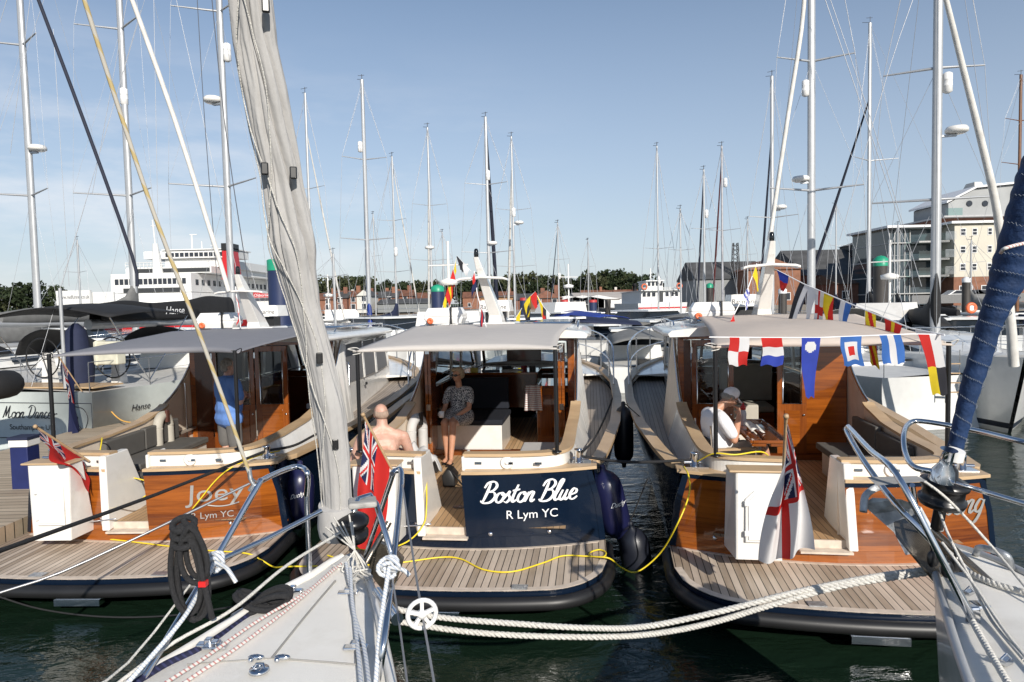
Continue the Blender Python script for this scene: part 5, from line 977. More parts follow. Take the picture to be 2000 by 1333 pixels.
cable('yellow cable lying over the left swim platform and across to the middle launch', [az(115,1046,zp), az(200,1052,zp), az(320,1066,zp), az(400,1075,zp), az(480,1081,zp), az(510,1094,.3), az(535,1108,.25), az(560,1107,.35), az(620,1106,zp)])
cable('yellow cable running up the transom of the left launch to its bollard', [az(115,1046,zp), az(200,1053,zp), az(285,1050,zp), az(330,1038,zp+.02), ay(375,995,7.43), ay(420,940,7.45), ay(455,912,7.5), Wd('J', 1.2,.35,1.2), Wd('J', 1.35,.6,1.2)])
cable('short yellow cable loop hanging at the gate seat of the left launch', [Wd('J', -1.0,.9,1.3), Wd('J', -.85,.7,1.36), Wd('J', -.75,.5,1.25)])
cable('yellow cable loop beside the gate pillar of the left launch', [Wd('J',-.38,.5,.93), Wd('J',-.15,.4,.9), Wd('J',-.08,.3,.8), Wd('J',-.2,.15,.70), Wd('J',-.38,.1,.68)])
cable('yellow cable hanging down the gate pillar of the middle launch to its platform', [Wd('B',-.36,.2,1.0), Wd('B',-.31,-.03,.8), Wd('B',-.33,-.1,.62), Wd('B',-.5,-.15,.45), Wd('B',-.8,-.18,zp), Wd('B',-1.1,-.1,zp)])
rope('mooring_line', 'black mooring line from the middle launch bollard to the right launch bollard', [Wd('B',1.26,.42,1.22), ay(1230,903,7.0), Wd('T',-1.26,.42,1.22)], .015, ropeb, 6)
rope('mooring_line', 'black line rising from the middle launch bollard up along its rail', [Wd('B',1.26,.42,1.22), ay(1165,850,9.0), ay(1195,780,12.0), ay(1200,745,14.5)], .014, ropeb, 6)
rope('mooring_line', 'black line coiled across the starboard side deck of the left launch', [Wd('J',1.26,.42,1.24), Wd('J',1.45,.8,1.22), Wd('J',1.5,1.6,1.22), Wd('J',1.66,2.2,1.2)], .016, ropeb, 6)
# ---------------- flags
fR = mat('flag_red', (.60,.022,.018), .8, var=.06); fB = mat('flag_blue', (.012,.018,.075), .8, var=.06); fW = mat('flag_white', (.78,.77,.77), .8, var=.03); fY = mat('flag_yellow', (.80,.60,.02), .8); fS = mat('flag_signal_blue', (.03,.06,.42), .8); fL = mat('flag_light_blue', (.045,.16,.50), .8); fK = mat('flag_black', (.012,.012,.018), .8)
for m_ in (fR, fB, fW, fY, fS, fL): translucent(m_, .3)
FM = [fR, fB, fW, fY, fS, fL, fK]
def uj(u, v):  # union flag, u 0..2, v 0..1 -> material index
    x, y = u-1, v-.5
    if abs(x) < .1 or abs(y) < .1: return 0
    if abs(x) < .167 or abs(y) < .167: return 2
    d = abs(abs(x)*.5-abs(y))
    s_ = x*y > 0
    off = (abs(x)*.5-abs(y))*(1 if x > 0 else -1)*(1 if s_ else -1)
    if 0 < off*(1 if True else 1) < .06: return 0
    return 2 if d < .10 else 1
def ensign(lab, base, top, fly, kind, wav, group='ensigns flown from the launch sterns', n=(96, 64)):
    base, top, fly = Vector(base), Vector(top), Vector(fly); r = T('ensign', lab, 'flag', base, 0, group); tp = top-base
    MB().tube([V(0,0,0), tp*1.04], .013, 8).lathe([(.001,0),(.022,.01),(.018,.035),(.001,.04)], tp*1.04, 10, ax=tp).build('flag_staff', teakcap, r)
    def mf(u, v):  # u along the fly 0..1, v along hoist 0 (bottom)..1 (top)
        if kind == 'white':
            if u < .5 and v > .5: return uj(u*4, (v-.5)*2)
            return 0 if abs(u-.5) < .035*1.3 or abs(v-.5) < .065 else 2
        if u < .5 and v > .5: return uj(u*4, (v-.5)*2)
        return {'red': 0, 'blue': 1}[kind]
    h0, h1 = wav['hoist']
    def fn(u, v):
        p = tp*(h0+(h1-h0)*v); return p+wav['fn'](u, v)
    MB().sheet(fn, n[0], n[1], .0, 0, True, mf).build('flag_cloth', FM, r)
    return r
# red ensign drooping at the left launch
def wJ(u, v): return V(.30*u+.03*math.sin(9*u+4*v)*u, -.10*u+.07*math.sin(7*u-3*v)*u, -.50*u-.08*u*(1-v)+.02*math.sin(8*v)*u)
ensign('red ensign hanging from a staff slanting over the stern gate of the left launch', Wd('J', -.62,.10,1.22), ay(76,838,6.95), (0,0,0), 'red', dict(hoist=(.14,.98), fn=lambda u, v: V(.17*u+.03*math.sin(6*u+3*v)*u, -.03-.08*u+.05*math.sin(11*u-5*v)*u, -.34*u+.06*u*v+.03*math.sin(7*v+4*u)*u)))
ensign('red ensign hanging beside the grey covered sail, at the stern of the middle launch', ay(768,922,6.55), ay(713,818,6.3), (0,0,0), 'red', dict(hoist=(.12,1.0), fn=lambda u, v: V(-.10*u*(1-v)-.035*u+.05*math.sin(8*v+5*u)*u-.06*u*v, -.05*u+.06*math.sin(12*v+3*u)*u, -1.02*u+.03*math.sin(6*v)*u)))
ensign('white ensign with union flag corner hanging in front of the right launch gate', ay(1530,930,5.6), ay(1535,822,5.2), (0,0,0), 'white', dict(hoist=(.22,.98), fn=lambda u, v: V(-.03*u+.40*(v-.45)*math.sin(u*1.57)+.015*math.sin(10*v+4*u)*u, -.03+.05*math.sin(13*v+3*u)*min(1, u*3), -.78*u-.30*v*u*.8-.03*math.sin(5*v)*u)))
ensign('blue ensign hanging from a wooden staff at the stern of the grey-hulled yacht', ay(160,765,14.0), ay(118,702,13.6), (0,0,0), 'blue', dict(hoist=(.35,.98), fn=lambda u, v: V(-.10*u*(1-v)+.06*math.sin(8*v+4*u)*u+.38*u*v, -.1*u+.12*math.sin(10*v+3*u)*u, -1.55*u)), n=(60, 40))
# bunting
def sigf(code):
    return {'U': lambda u, v: 0 if (u < .5) == (v > .5) else 2, 'T': lambda u, v: (0, 2, 4)[min(2, int((1-v)*3))], '2': lambda u, v: 2 if ((u-.5)*.17)**2+((v-.85)*.57)**2 < .0028 else 4,
            'W': lambda u, v: 0 if abs(u-.5) < .16 and abs(v-.5) < .16 else (2 if abs(u-.5) < .32 and abs(v-.5) < .32 else 5), 'J': lambda u, v: 2 if abs(u-.5) < .17 else 5,
            'K': lambda u, v: (0 if u < .5 else 2) if v > .45 else (3 if u < .5 else 6), 'Y': lambda u, v: (3, 0)[int((u+v)*2.5) % 2], 'R': lambda u, v: 3 if abs(u-.5) < .12 or abs(v-.5) < .12 else 0,
            'E': lambda u, v: 4 if v > .5 else 0, 'A': lambda u, v: 2 if u < .45 else 5, 'B': lambda u, v: 6 if u < .5 else 2, 'O': lambda u, v: 0 if u > v else 3, 'X': lambda u, v: 0 if abs(u-.5) < .12 or abs(v-.5) < .12 else 2,
            'N': lambda u, v: (4, 2)[(int(u*4)+int(v*4)) % 2], 'Q': lambda u, v: 3, 'w': lambda u, v: 2, 'r': lambda u, v: 0, 'b': lambda u, v: 1, 'k': lambda u, v: 6}[code]
names = dict(U='red and white quartered flag', T='red, white and blue striped flag', W='blue flag with red centre', J='blue, white, blue striped flag', K='red, white, yellow and black pennant', Y='yellow and red striped flag', R='red flag with yellow cross', E='blue and red flag', A='white and blue flag', B='black and white flag', O='red and yellow flag', X='white flag with red cross', N='blue and white chequered flag', Q='yellow flag')
names['2'] = 'long blue pennant with white disc'
def bunting(lab, line, flags, sag=.0, grp='strings of signal bunting'):
    base = Vector(line[0]); flags = [(c_, t_, w_*1.22, h_*1.22, tp_, l_) for c_, t_, w_, h_, tp_, l_ in flags] if 'sloping' in lab else flags; r = T('bunting', lab, 'bunting', base, 0, grp); P = [Vector(p)-base for p in line]
    MB().tube(P, .007, 5).build('string', paintw, r)
    cum = [0]
    for i in range(len(P)-1): cum.append(cum[-1]+(P[i+1]-P[i]).length)
    def at(s):
        s = max(0, min(cum[-1]-1e-6, s))
        for i in range(len(P)-1):
            if cum[i+1] >= s: return P[i].lerp(P[i+1], (s-cum[i])/max(1e-6, cum[i+1]-cum[i]))
    for code, t, w, h, tap, lean in flags:
        s = t*cum[-1]; ph = random.uniform(0, 6)
        def fn(u, v, s=s, w=w, h=h, tap=tap, lean=lean, ph=ph):
            a = at(s-w/2+w*u); d = 1-v; c0 = at(s)
            x = c0.lerp(a, 1-tap*d); x = x if tap else a
            return x+V(lean*d*h+.012*math.sin(5*d+ph), -.012+.03*math.sin(4*d+ph+2*u)*d, -h*d+.01*math.sin(9*u+ph)*d)
        o = MB().sheet(fn, 20, 44, 0, 0, True, sigf(code)).build('signal_flag', FM, r)
        if code in names: o['label'] = names[code]
    return r
e = lambda t: None
la = Wd('T', -1.08,.15,2.41); lb = Wd('T', 1.04,.15,2.43)
Lw = [ay(u, v, la.y-.06+(lb.y-la.y)*t) for u, v, t in ((1385,659,0),(1500,660,.25),(1600,660,.47),(1700,656,.7),(1780,653,.85),(1845,654,1))]
bunting('signal flags hanging in a level row along the front edge of the cream awning', Lw, [('U',.128,.18,.27,0,0), ('T',.278,.19,.265,.0,-.03), ('2',.438,.17,.57,.45,0), ('W',.61,.185,.275,0,.12), ('J',.775,.185,.27,0,.15), ('K',.94,.19,.56,.45,.17)])
ma = Wd('T', 0, 2.8, 3.5)
bunting('signal flags on a line sloping from the white mast down to the right awning post', [ay(1500,519,9.3), ay(1570,555,8.6), ay(1640,585,7.9), ay(1705,612,7.2), ay(1780,642,6.6), ay(1845,655,6.2)], [('E',.10,.22,.20,.8,0), ('B',.24,.16,.46,.2,-.35), ('w',.30,.18,.34,.7,-.2), ('X',.345,.16,.38,.2,-.1), ('O',.385,.22,.36,.4,.1), ('A',.50,.20,.28,.3,-.1), ('Y',.66,.17,.48,.0,.1), ('R',.78,.24,.27,.8,-.05), ('w',.93,.26,.13,.8,.1)])
bunting('signal flags fluttering about the white mast of the right launch', [ay(1478,515,8.9), ay(1462,560,8.9), ay(1428,625,8.7)], [('Q',.12,.12,.26,.6,.2), ('N',.45,.14,.22,.1,.05), ('r',.95,.12,.16,.2,0)])
bunting('red, white and blue flags tied to the white mast of the middle launch', [ay(926,530,9.6), ay(932,575,9.6), ay(950,640,9.6)], [('r',.1,.12,.2,.5,-.2), ('b',.2,.12,.22,.5,-.3), ('r',.6,.12,.35,.5,.1), ('b',.75,.12,.25,.5,-.1)])
bunting('pale red and white flags tied to the white mast of the left launch', [ay(460,560,10.2), ay(465,600,10.2), ay(470,640,10.2)], [('X',.2,.16,.3,.4,.1), ('r',.6,.14,.2,.6,-.1)])
bunting('colourful flags running up to a motor cruiser mast behind the middle launch', [ay(860,615,20), ay(876,560,20), ay(893,500,20), ay(920,530,20)], [('B',.02,.3,.5,.2,0), ('Q',.2,.3,.4,.3,0), ('r',.3,.3,.4,.5,.2), ('O',.42,.3,.5,.3,.1), ('b',.45,.25,.4,.5,-.1), ('r',.52,.3,.35,.5,.2), ('Q',.66,.25,.3,.5,0), ('k',.8,.3,.35,.5,.1), ('w',.9,.3,.3,.5,0)])
bunting('colourful flags strung at the bows of a boat beyond the middle launch', [ay(1008,620,19), ay(1030,585,19), ay(1045,570,19), ay(1062,600,19), ay(1075,615,19)], [('Q',.05,.35,.5,.5,0), ('k',.3,.35,.6,.5,.1), ('Q',.35,.3,.5,.6,0), ('r',.5,.3,.4,.6,.2), ('O',.7,.35,.6,.4,.2), ('B',.9,.3,.6,.4,0)])
bunting('flags lying beside the liferaft of the middle launch', [ay(823,642,11), ay(835,630,11), ay(845,622,11)], [('R',.3,.16,.2,.3,0), ('k',.6,.14,.18,.3,0), ('Q',.85,.12,.15,.3,0)])
# ================================================================ yachts, masts and craft behind the launches
def hz(u): return 597-.022*(u-1000)
def zat(u, v, D): return CH+(hz(u)-v)/F*D
def xat(u, D): return ray(u, hz(u)+10).x*D
hullw = mat('yacht_hull_white', (.72,.72,.70), .25, var=.04, coat=.3); hullg = mat('yacht_hull_grey', (.50,.54,.52), .25, var=.04, coat=.3); hulld = mat('yacht_hull_dark_blue', (.012,.03,.09), .2, coat=.3); deckm = mat('yacht_deck', (.62,.61,.58), .5, var=.06)
coverk = mat('black_canvas', (.013,.013,.014), .8, bump=.2, bs=8); coverg = mat('grey_canvas', (.17,.17,.165), .8, bump=.2, bs=8); coverb = mat('blue_canvas', (.012,.04,.25), .8, bump=.3, bs=8); covern = mat('navy_canvas', (.012,.018,.05), .8, bump=.3, bs=8)
rolw = mat('furled_white', (.66,.64,.60), .8, bump=.2); rolb = mat('furled_blue', (.02,.09,.24), .8); rolk = mat('furled_navy', (.018,.022,.04), .8); rolm = mat('furled_maroon', (.10,.02,.02), .8)
stripe = mat('boot_stripe', (.012,.016,.03), .4); winm = mat('dark_cabin_window', (.02,.025,.03), .08, var=.1); clear = glassy('clear_hood', (.8,.82,.82), .6)
def hullmesh(Lg, B, fb, band=True):
    ts = [(0,.84,.95),(.12,.93,.94),(.3,1,.95),(.5,1,.99),(.68,.86,1.05),(.82,.6,1.12),(.93,.28,1.18),(1,.02,1.22)]; rings = []
    for t, b, z in ts:
        y = -.58*Lg+t*Lg; h = B/2*b; zz = fb*z; rk = (t-.5)*.06*Lg*(1 if t > .8 else 0)
        q = [(h, zz), (h*1.0, zz*.62), (h*.96, .22), (h*.9, .10), (h*.6, -.18), (0, -.3)]
        rings.append([V(x, y+(.06*Lg*max(0, (t-.75)*4)*(z2/zz) if t > .75 else (-.0)), z2) for x, z2 in q+[(-x, z2) for x, z2 in q[-2::-1]]])
    m = MB(); n = len(rings[0]); fs, mm = [], []; vs = [p for r in rings for p in r]
    for i in range(len(rings)-1):
        for j in range(n-1): fs.append((i*n+j, i*n+j+1, (i+1)*n+j+1, (i+1)*n+j)); mm.append(1 if (j in (2, n-4) and band) else 0)
    fs.append(tuple(range(n))); mm.append(0); m.add(vs, fs, mm, True)
    dk = MB(); dk.loft([[r[0]+V(-.03,0,-.01), V(0, r[0].y, r[0].z+.06), r[-1]+V(.03,0,-.01)] for r in rings], 0, closed=False, caps=False)
    return m, dk, rings
def yacht(label, u, vt, D, hd, Lg=11, hull=hullw, mast=alu, mw=.062, sp=(), stay=None, cover=None, rad=None, ref=None, whole=True, wr=None, hood=None, grp='yachts moored round the launches', sweep=.35, cat='sailing yacht', top=True, extra=None, bz=2.0):
    x0 = xat(u, D); H_ = min(zat(u, vt, D), 19); mw *= .82; R_ = T('sailing_yacht', label, cat, (x0, D, 0), -math.radians(hd), grp); w = wr or max(.004, D*.00023); B = Lg*.31; fb = .095*Lg+.12
    rings = None
    if whole:
        m, dk, rings = hullmesh(Lg, B, fb); m.build('hull', [hull, stripe], R_); dk.build('deck', deckm, R_)
        cb = MB(); cz_ = fb+.02; cb.loft([[V(-B*k*.5, y, cz_), V(-B*k*.42, y, cz_+h), V(0, y, cz_+h+.06), V(B*k*.42, y, cz_+h), V(B*k*.5, y, cz_)] for y, k, h in ((-.22*Lg,.62,.42),(-.1*Lg,.66,.46),(.08*Lg,.6,.42),(.2*Lg,.42,.25),(.27*Lg,.25,.08))], 0, smooth=False); cbo = cb.build('coachroof', hullw, R_)
        for sg in (-1, 1): MB().loft([[V(sg*(B*.66*.5+.01), -.18*Lg, cz_+.14), V(sg*(B*.66*.47+.01), -.18*Lg, cz_+.30)], [V(sg*(B*.61*.5+.01), .06*Lg, cz_+.14), V(sg*(B*.61*.47+.01), .06*Lg, cz_+.27)], [V(sg*(B*.45*.5), .17*Lg, cz_+.08), V(sg*(B*.45*.48), .17*Lg, cz_+.16)]], 0, closed=False, caps=False).build('cabin_window', winm, cbo)
        rl = MB(); hr = [r[0] for r in rings]
        for sg in (-1, 1):
            E_ = [V(sg*p.x*.97, p.y, p.z) for p in hr]; rl.tube([p+V(0,0,.62) for p in E_[:-1]]+[V(0, E_[-1].y+.1, E_[-1].z+.65)], max(.010, w), 5)
            rl.tube([p+V(0,0,.33) for p in E_], max(.005, w*.6), 4)
            for p in E_[:-1]: rl.tube([p, p+V(0,0,.62)], max(.011, w), 5)
        rl.build('guard_rail', steel, R_)
        if hood:
            MB().sheet(lambda a, b: V((a-.5)*B*.62, -.20*Lg-.9+1.3*b, fb+.45+.75*math.sin(math.pi*min(a, 1-a)*1.0)**.45*(1-.75*b**2)), 12, 6, .02).build('sprayhood', hood, R_)
    mst = MB(); mst.tube([(0,0,.9 if whole else 0),(0,-.0,H_)], [mw, mw*.85], 12, sx=1.35); mo = mst.build('mast', mast, R_)
    zs = [zat(u, v, D) for v in sp]
    rg = MB(); tipz = []
    for i, z in enumerate(zs):
        hw = (.085+.018*i)*Lg*1.15
        for sg in (-1, 1): MB().tube([(0,0,z),(sg*hw,-sweep*hw,z+.06)], [mw*.42, mw*.22], 6).build('spreader', mast, mo)
        tipz.append((hw, z))
    for sg in (-1, 1):
        P = [V(0,0,H_-.1)]+[V(sg*h, -sweep*h, z+.06) for h, z in tipz]+[V(sg*B*.44, -.04*Lg, fb)]
        rg.tube(P, w, 4)
        for i, (h, z) in enumerate(tipz): rg.tube([V(0,0,(tipz[i-1][1] if i else H_*.98)), V(sg*h, -sweep*h, z+.06)] if i == 0 else [V(0,0,tipz[i-1][1]), V(sg*h, -sweep*h, z+.06)], w*.8, 4)
        if tipz: rg.tube([V(0,0,tipz[-1][1]-.05), V(sg*B*.42, -.02*Lg, fb)], w, 4)
    rg.tube([V(0,0,H_-.05), V(0,-.57*Lg,fb)], w, 4); rg.tube([V(.0,mw+.03,H_*.97), V(.0,mw+.03,1.5)], w, 4)
    if not stay: rg.tube([V(0,0,H_*.98), V(0,.44*Lg,fb*1.2)], w, 4)
    rg.build('rigging', wirel if mast is not alud else wired, R_)
    if stay:
        sm_, sr, frac = stay; MB().tube([V(0,.02,H_*frac), V(0,.22*Lg,H_*frac*.5+.6), V(0,.43*Lg,fb+.35)], [sr*.5, sr, sr*1.1], 8).build('furled_sail', sm_, R_)
    if cover:
        bl = .40*Lg; b_ = MB(); b_.tube([(0,-.05,bz-.12),(0,-bl,bz)], .085, 10); bm = b_.build('boom', alu if cover is not coverk else mat('boom_grey', (.4,.42,.43), .4), R_)
        MB().loft([[V(math.cos(a)*wd*.5, y, z+math.sin(a)*h) for a in [2*math.pi*k/14 for k in range(14)]] for y, z, wd, h in ((.12,bz+.75,.14,.75),(.05,bz+.62,.26,.68),(-.35,bz+.38,.30,.40),(-1.0,bz+.26,.32,.27),(-.5*bl,bz+.22,.33,.24),(-.8*bl,bz+.2,.3,.22),(-bl*.97,bz+.16,.2,.15))], 0).build('sail_cover', cover, R_)
    if rad:
        z = zat(u, rad[0], D); sg = rad[1]; MB().lathe([(.001,0),(.2,.01),(.28,.05),(.29,.12),(.25,.19),(.001,.21)], (sg*.36,0,z), 20).build('radome', white, mo); MB().box((min(0, sg*.36)-.0,-.05,z-.06),(max(0, sg*.36),.05,z-.005)).build('radome_bracket', galv, mo)
    if ref: z = zat(u, ref[0], D); MB().lathe([(.06,-.28),(.12,-.24),(.12,-.09),(.125,-.08),(.12,-.07),(.12,.07),(.125,.08),(.12,.09),(.12,.24),(.06,.28)], (ref[1]*.2,0,z), 12).build('radar_reflector', rubw, mo)
    if top:
        t_ = MB(); t_.tube([(0,0,H_),(0,0,H_+.28)], .012*D/25, 4).tube([(-.2,0,H_+.2),(.12,0,H_+.24)], .008*D/25, 4).tube([(.0,0,H_+.02),(-.24,.2,H_+.08)], .008*D/25, 4); t_.build('masthead_vane', wired, mo)
    return R_, rings, fb, B, Lg
# the three yachts on the left
R3, rg3, fb3, B3, L3 = yacht('grey-hulled yacht lettered Moon Dancer, black boom cover, moored left of the left launch', 455, -420, 21.5, 12, 12.6, hullg, mw=.105, sp=(37,368), cover=None, rad=(208,-1), ref=(115,1), wr=.006, sweep=.5, hood=coverk)
yacht('yacht with grey boom cover hanging below the mast just left of the ferry', 265, -420, 22.5, 12, 12.2, hullg, mw=.11, sp=(70,385), cover=coverg, ref=(197,-.0), wr=.006, sweep=.5, hood=coverk, bz=2.65)
yacht('yacht whose tall mast stands nearest the left edge of the picture', 76, -420, 23.5, 12, 12, hullw, mw=.12, sp=(100,385), cover=coverg, rad=(302,1), wr=.006, sweep=.5, hood=coverk)
yb, zb3 = -.58*L3, fb3*.95
bm = MB(); bm.tube([(0,-.05,2.6),(0,-5.5,2.62)], .115, 14); bm.lathe([(.12,0),(.12,.1)], (0,-5.6,2.62), 14, ax=(0,1,0)); bo3 = bm.build('boom', mat('boom_silver', (.5,.51,.52), .4, metal=.3), R3)
def cov(u, v):
    y = -.15-5.25*u; h = .62-.22*u+.05*math.sin(9*u); a = math.pi*(v*1.0); return V(math.cos(a)*(.17+.03*math.sin(13*u+5*v)), y, 2.68+math.sin(a)*h+.015*math.sin(21*u+7*v))
co3 = MB().sheet(cov, 40, 16, .01).build('sail_cover', coverk, R3)
t_ = MB(); put_text(t_, 'Hanse', .30, lambda a, b: V(.215-.10*max(0,b), -3.25+a, 2.82+b), 0, .35); t_.build('cover_lettering', paintw, R3)
# near side of the cover faces starboard-aft: letter it there as well as on the topside
t_ = MB(); s0_ = B3/2*.84+.012
put_text(t_, 'Hanse', .2, lambda a, b: V(B3/2*(.84+.09*((a+.9)/1.5))+.03, yb+.9+a, .72+b), 0, .35); t_.build('hull_lettering', inkb, R3)
t_ = MB(); script(t_, 'Moon Dance', .27, lambda a, b, l=0: V(-.62+a, yb-.012-l, .70+b), .05, .3, squash=.95)
put_text(t_, 'r', .24, lambda a, b: V(.66+a, yb-.014, .70+b), 0, .4); put_text(t_, 'Southampton UK', .16, lambda a, b: V(-.45+a, yb-.012, .45+b), 0, 0); t_.build('boat_name', inkb, R3)
ln_ = MB(); ln_.tube(spl([V(1.2,yb-.01,.95), V(1.42,yb-.01,.9), V(1.52,yb-.01,.7), V(1.42,yb-.01,.45), V(1.3,yb-.01,.35)], 5), .008, 5); ln_.tube(spl([V(1.15,yb-.01,.8), V(1.28,yb-.01,.72), V(1.2,yb-.01,.6), V(1.33,yb-.01,.52), V(1.3,yb-.01,.38)], 5), .005, 5); ln_.build('moon_emblem', inkb, R3)
MB().tube([V(-1.75,yb-.01,.27),V(1.55,yb-.01,.27),V(1.62,yb-.01,.35),V(1.62,yb-.01,1.02),V(-1.75,yb-.01,1.02)], .008, 4).build('hatch_outline', stripe, R3)
for sx in (-.95, .95):
    w_ = MB(); c_ = V(sx, yb+1.35, fb3+.55); w_.tube([c_+V(math.cos(a)*.46, .0, math.sin(a)*.46) for a in [2*math.pi*i/26 for i in range(26)]], .017, 6, closed=True)
    for i in range(5): a = i*1.257; w_.tube([c_, c_+V(math.cos(a)*.46, 0, math.sin(a)*.46)], .009, 5)
    wo_ = w_.build('steering_wheel', black, R3); MB().loft([[c_+V(-.12,.05,-.6), c_+V(.12,.05,-.6), c_+V(.12,.3,-.6), c_+V(-.12,.3,-.6)], [c_+V(-.09,.08,.12), c_+V(.09,.08,.12), c_+V(.09,.2,.12), c_+V(-.09,.2,.12)]], 0, smooth=False).build('binnacle', white, R3)
MB().sheet(lambda a, b: V((a-.5)*3.3, yb+.55+2.6*b, fb3+1.48+.22*math.sin(math.pi*a)+.10*math.sin(math.pi*b)), 12, 8, .02).build('bimini', coverk, R3)
for sx in (-1.6, 1.6): MB().tube([(sx,yb+1.7,fb3),(sx,yb+.6,fb3+1.48)], .014, 6).tube([(sx,yb+1.7,fb3),(sx,yb+3.1,fb3+1.48)], .014, 6).build('bimini_frame', steel, R3)
MB().box((1.15,yb+.6,fb3+.45), (1.75,yb+.85,fb3+.95)).box((1.2,yb+.58,fb3+.43),(1.25,yb+.87,fb3+.97)).build('outboard_box', mat('cream_case', (.62,.6,.48), .5), R3, bevel=.03)
MB().tube([(.9,yb+.1,fb3),(.9,yb+.1,fb3+2.1)], .035, 8).build('flag_pole', alu, R3); MB().lathe([(.3,0),(.33,.4),(.2,1.2),(.05,1.35)], (.45,yb+.9,fb3), 12).build('cockpit_cover', covern, R3)
MB().box((-1.6,yb+.08,fb3-.0), (1.6,yb+.9,fb3+.03)).build('stern_seat', teakcap, R3)
ln4 = rope('mooring_line', 'orange line drooping from the quarter of the grey-hulled yacht', [ay(205,770,14.9), ay(215,800,14.5), ay(235,820,14.2), ay(256,826,14.0)], .014, mat('orange_rope', (.75,.42,.1), .8))
# inflatable dinghy at the left edge
dg = T('inflatable_dinghy', 'black inflatable dinghy hanging at the left edge of the picture', 'dinghy', ay(-68,765,11.5)); P = spl([V(-1.2,.6,0), V(-.2,.65,.02), V(.45,.35,.08), V(.62,0,.1), V(.45,-.35,.08), V(-.2,-.6,.02), V(-1.2,-.6,0)], 6)
MB().tube(P, .24, 14).build('tube', coverk, dg); MB().tube([p+V(0,0,.1)+(V(p.x,p.y,0)*.26) for p in P], .016, 5).build('white_piping', paintw, dg); MB().tube(spl([V(.5,-.45,.1),V(.55,-.5,-.1),V(.48,-.5,-.25)], 4), .03, 6).build('lashing', fL, dg)
pd = T('power_pedestal', 'blue pedestal box with grey cap on the pontoon left of the red ensign', 'pedestal', ay(50,905,9.3)); q = V(0,0,0); MB().box((-.12,-.12,-.35),(.12,.12,.24)).build('body', mat('pedestal_blue', (.012,.02,.10), .5), pd, bevel=.01); MB().box((-.13,-.13,.245),(.13,.13,.34)).build('band', rubw, pd, bevel=.01); MB().box((-.14,-.14,.345),(.14,.14,.38)).build('cap', covern, pd)
tag(MB().box((-9,6.2,.22),(-5.75,40,.5)).build('pontoon', planks('pontoon_wood', (.38,.30,.21), (.55,.45,.33), .14, axis='Y'), None), 'wooden pontoon along the left launch', 'pontoon')
# other masts, left to right:  u, v_top, D, heading ...
Y = yacht
Y('yacht with slim grey mast just right of the grey covered sail', 612, 190, 33, 8, 10, sp=(372,), stay=(rolw,.05,.86), ref=None, rad=(487,-1))
Y('yacht with blue furled sail and a courtesy flag at its masthead', 722, 165, 36, -12, 11.5, mw=.1, sp=(316,470), stay=(rolb,.12,.97), ref=(292,-1), cover=coverb)
Y('yacht with white mast right of the blue furled sail', 775, 310, 44, 14, 10, sp=(433,532), stay=(rolw,.05,.96), ref=(493,.3), cover=covern)
Y('yacht with thin mast and antenna rod left of the signal flags', 845, 255, 41, -10, 10.5, sp=(404,510), stay=(rolw,.06,.86), rad=(488,-.2))
Y('yacht with dark navy furled sail close along its mast', 957, 235, 38, 4, 12, mw=.09, sp=(364,495), stay=(rolk,.11,.98), ref=(346,.3), rad=(480,.6))
Y('yacht with white furled sail left of its twin-spreader mast', 1006, 272, 42, -6, 11, sp=(413,522), stay=(rolw,.08,.88), ref=(417,.2), rad=(440,1))
Y('yacht whose short mast stands alone over the white sheds', 1092, 437, 62, -10, 9.5, sp=(508,), stay=(rolk,.05,.95), ref=(540,.3))
Y('yacht with single-spreader mast in front of the small white ferry', 1286, 290, 50, 5, 11, sp=(487,), ref=(548,.3))
Y('yacht with navy furled sail and small reflector', 1376, 335, 46, 8, 10, sp=(449,), stay=(rolk,.07,.97), ref=(420,.8))
Y('yacht with maroon furled sail', 1411, 290, 42, 8, 10.5, sp=(452,), stay=(rolm,.06,.95), ref=(360,1), mast=mat('worn_mast', (.36,.36,.38), .5, metal=.3))
Y('yacht with black furled sail slanting right from below its masthead', 1508, 158, 32, 12, 11, sp=(427,), stay=(rolk,.06,.82), rad=(412,1), mw=.085)
Y('yacht with black furled sail slanting left and bare thin upper mast', 1696, 58, 31, -14, 12, sp=(318,), stay=(rolk,.07,.78), mw=.09, cover=coverk, hull=hullg)
Y('large yacht with silver mast and radome just right of the white launch mast', 1584, -330, 24, 6, 13, mw=.13, sp=(130,375), ref=(180,-1.0), rad=(358,-1), stay=None, hood=coverg, wr=.007)
Y('large yacht with silver mast, black boom cover and white reflector, nearest the right building', 1826, -330, 19, 197.5, 12.7, mw=.12, sp=(142,392), ref=(172,-1.2), rad=(270,-1.3), cover=coverk, hood=coverk, wr=.007)
Y('yacht with brown wooden mast in front of the apartment roof', 1986, 155, 40, 0, 12, sp=(242,325), mast=mat('wooden_mast', (.16,.07,.03), .4), mw=.09)
MB  # fillers: smaller yachts low between the others, only their hulls, booms and lower masts show
for i, (u, vt, D, hd, cv_, lab) in enumerate([(655,497,30,20,None,'yacht with a slim white pole mast beside the blue furled sail'), (868,455,60,-8,coverb,'far yacht with blue boom cover behind the signal flags'), (1330,410,48,0,None,'yacht with a thin bare pole right of the small ferry'), (1460,430,70,12,coverk,'far yacht with black boom cover left of the brick building'), (1632,400,55,-12,covern,'far yacht with navy boom cover before the dark shed'), (1752,440,60,10,coverk,'far yacht with low mast before the apartment glazing'), (1895,470,45,-20,coverg,'yacht with grey cover under the apartment building'), (160,470,48,10,coverg,'far yacht between the two left masts'), (735,420,70,5,None,'far yacht over the brick terrace'), (1150,470,90,3,None,'tiny far yacht over the white sheds')]):
    Y(lab, u, vt, D, hd, 9.5, sp=((vt+hz(u))/2-10,), cover=cv_, mw=.06)
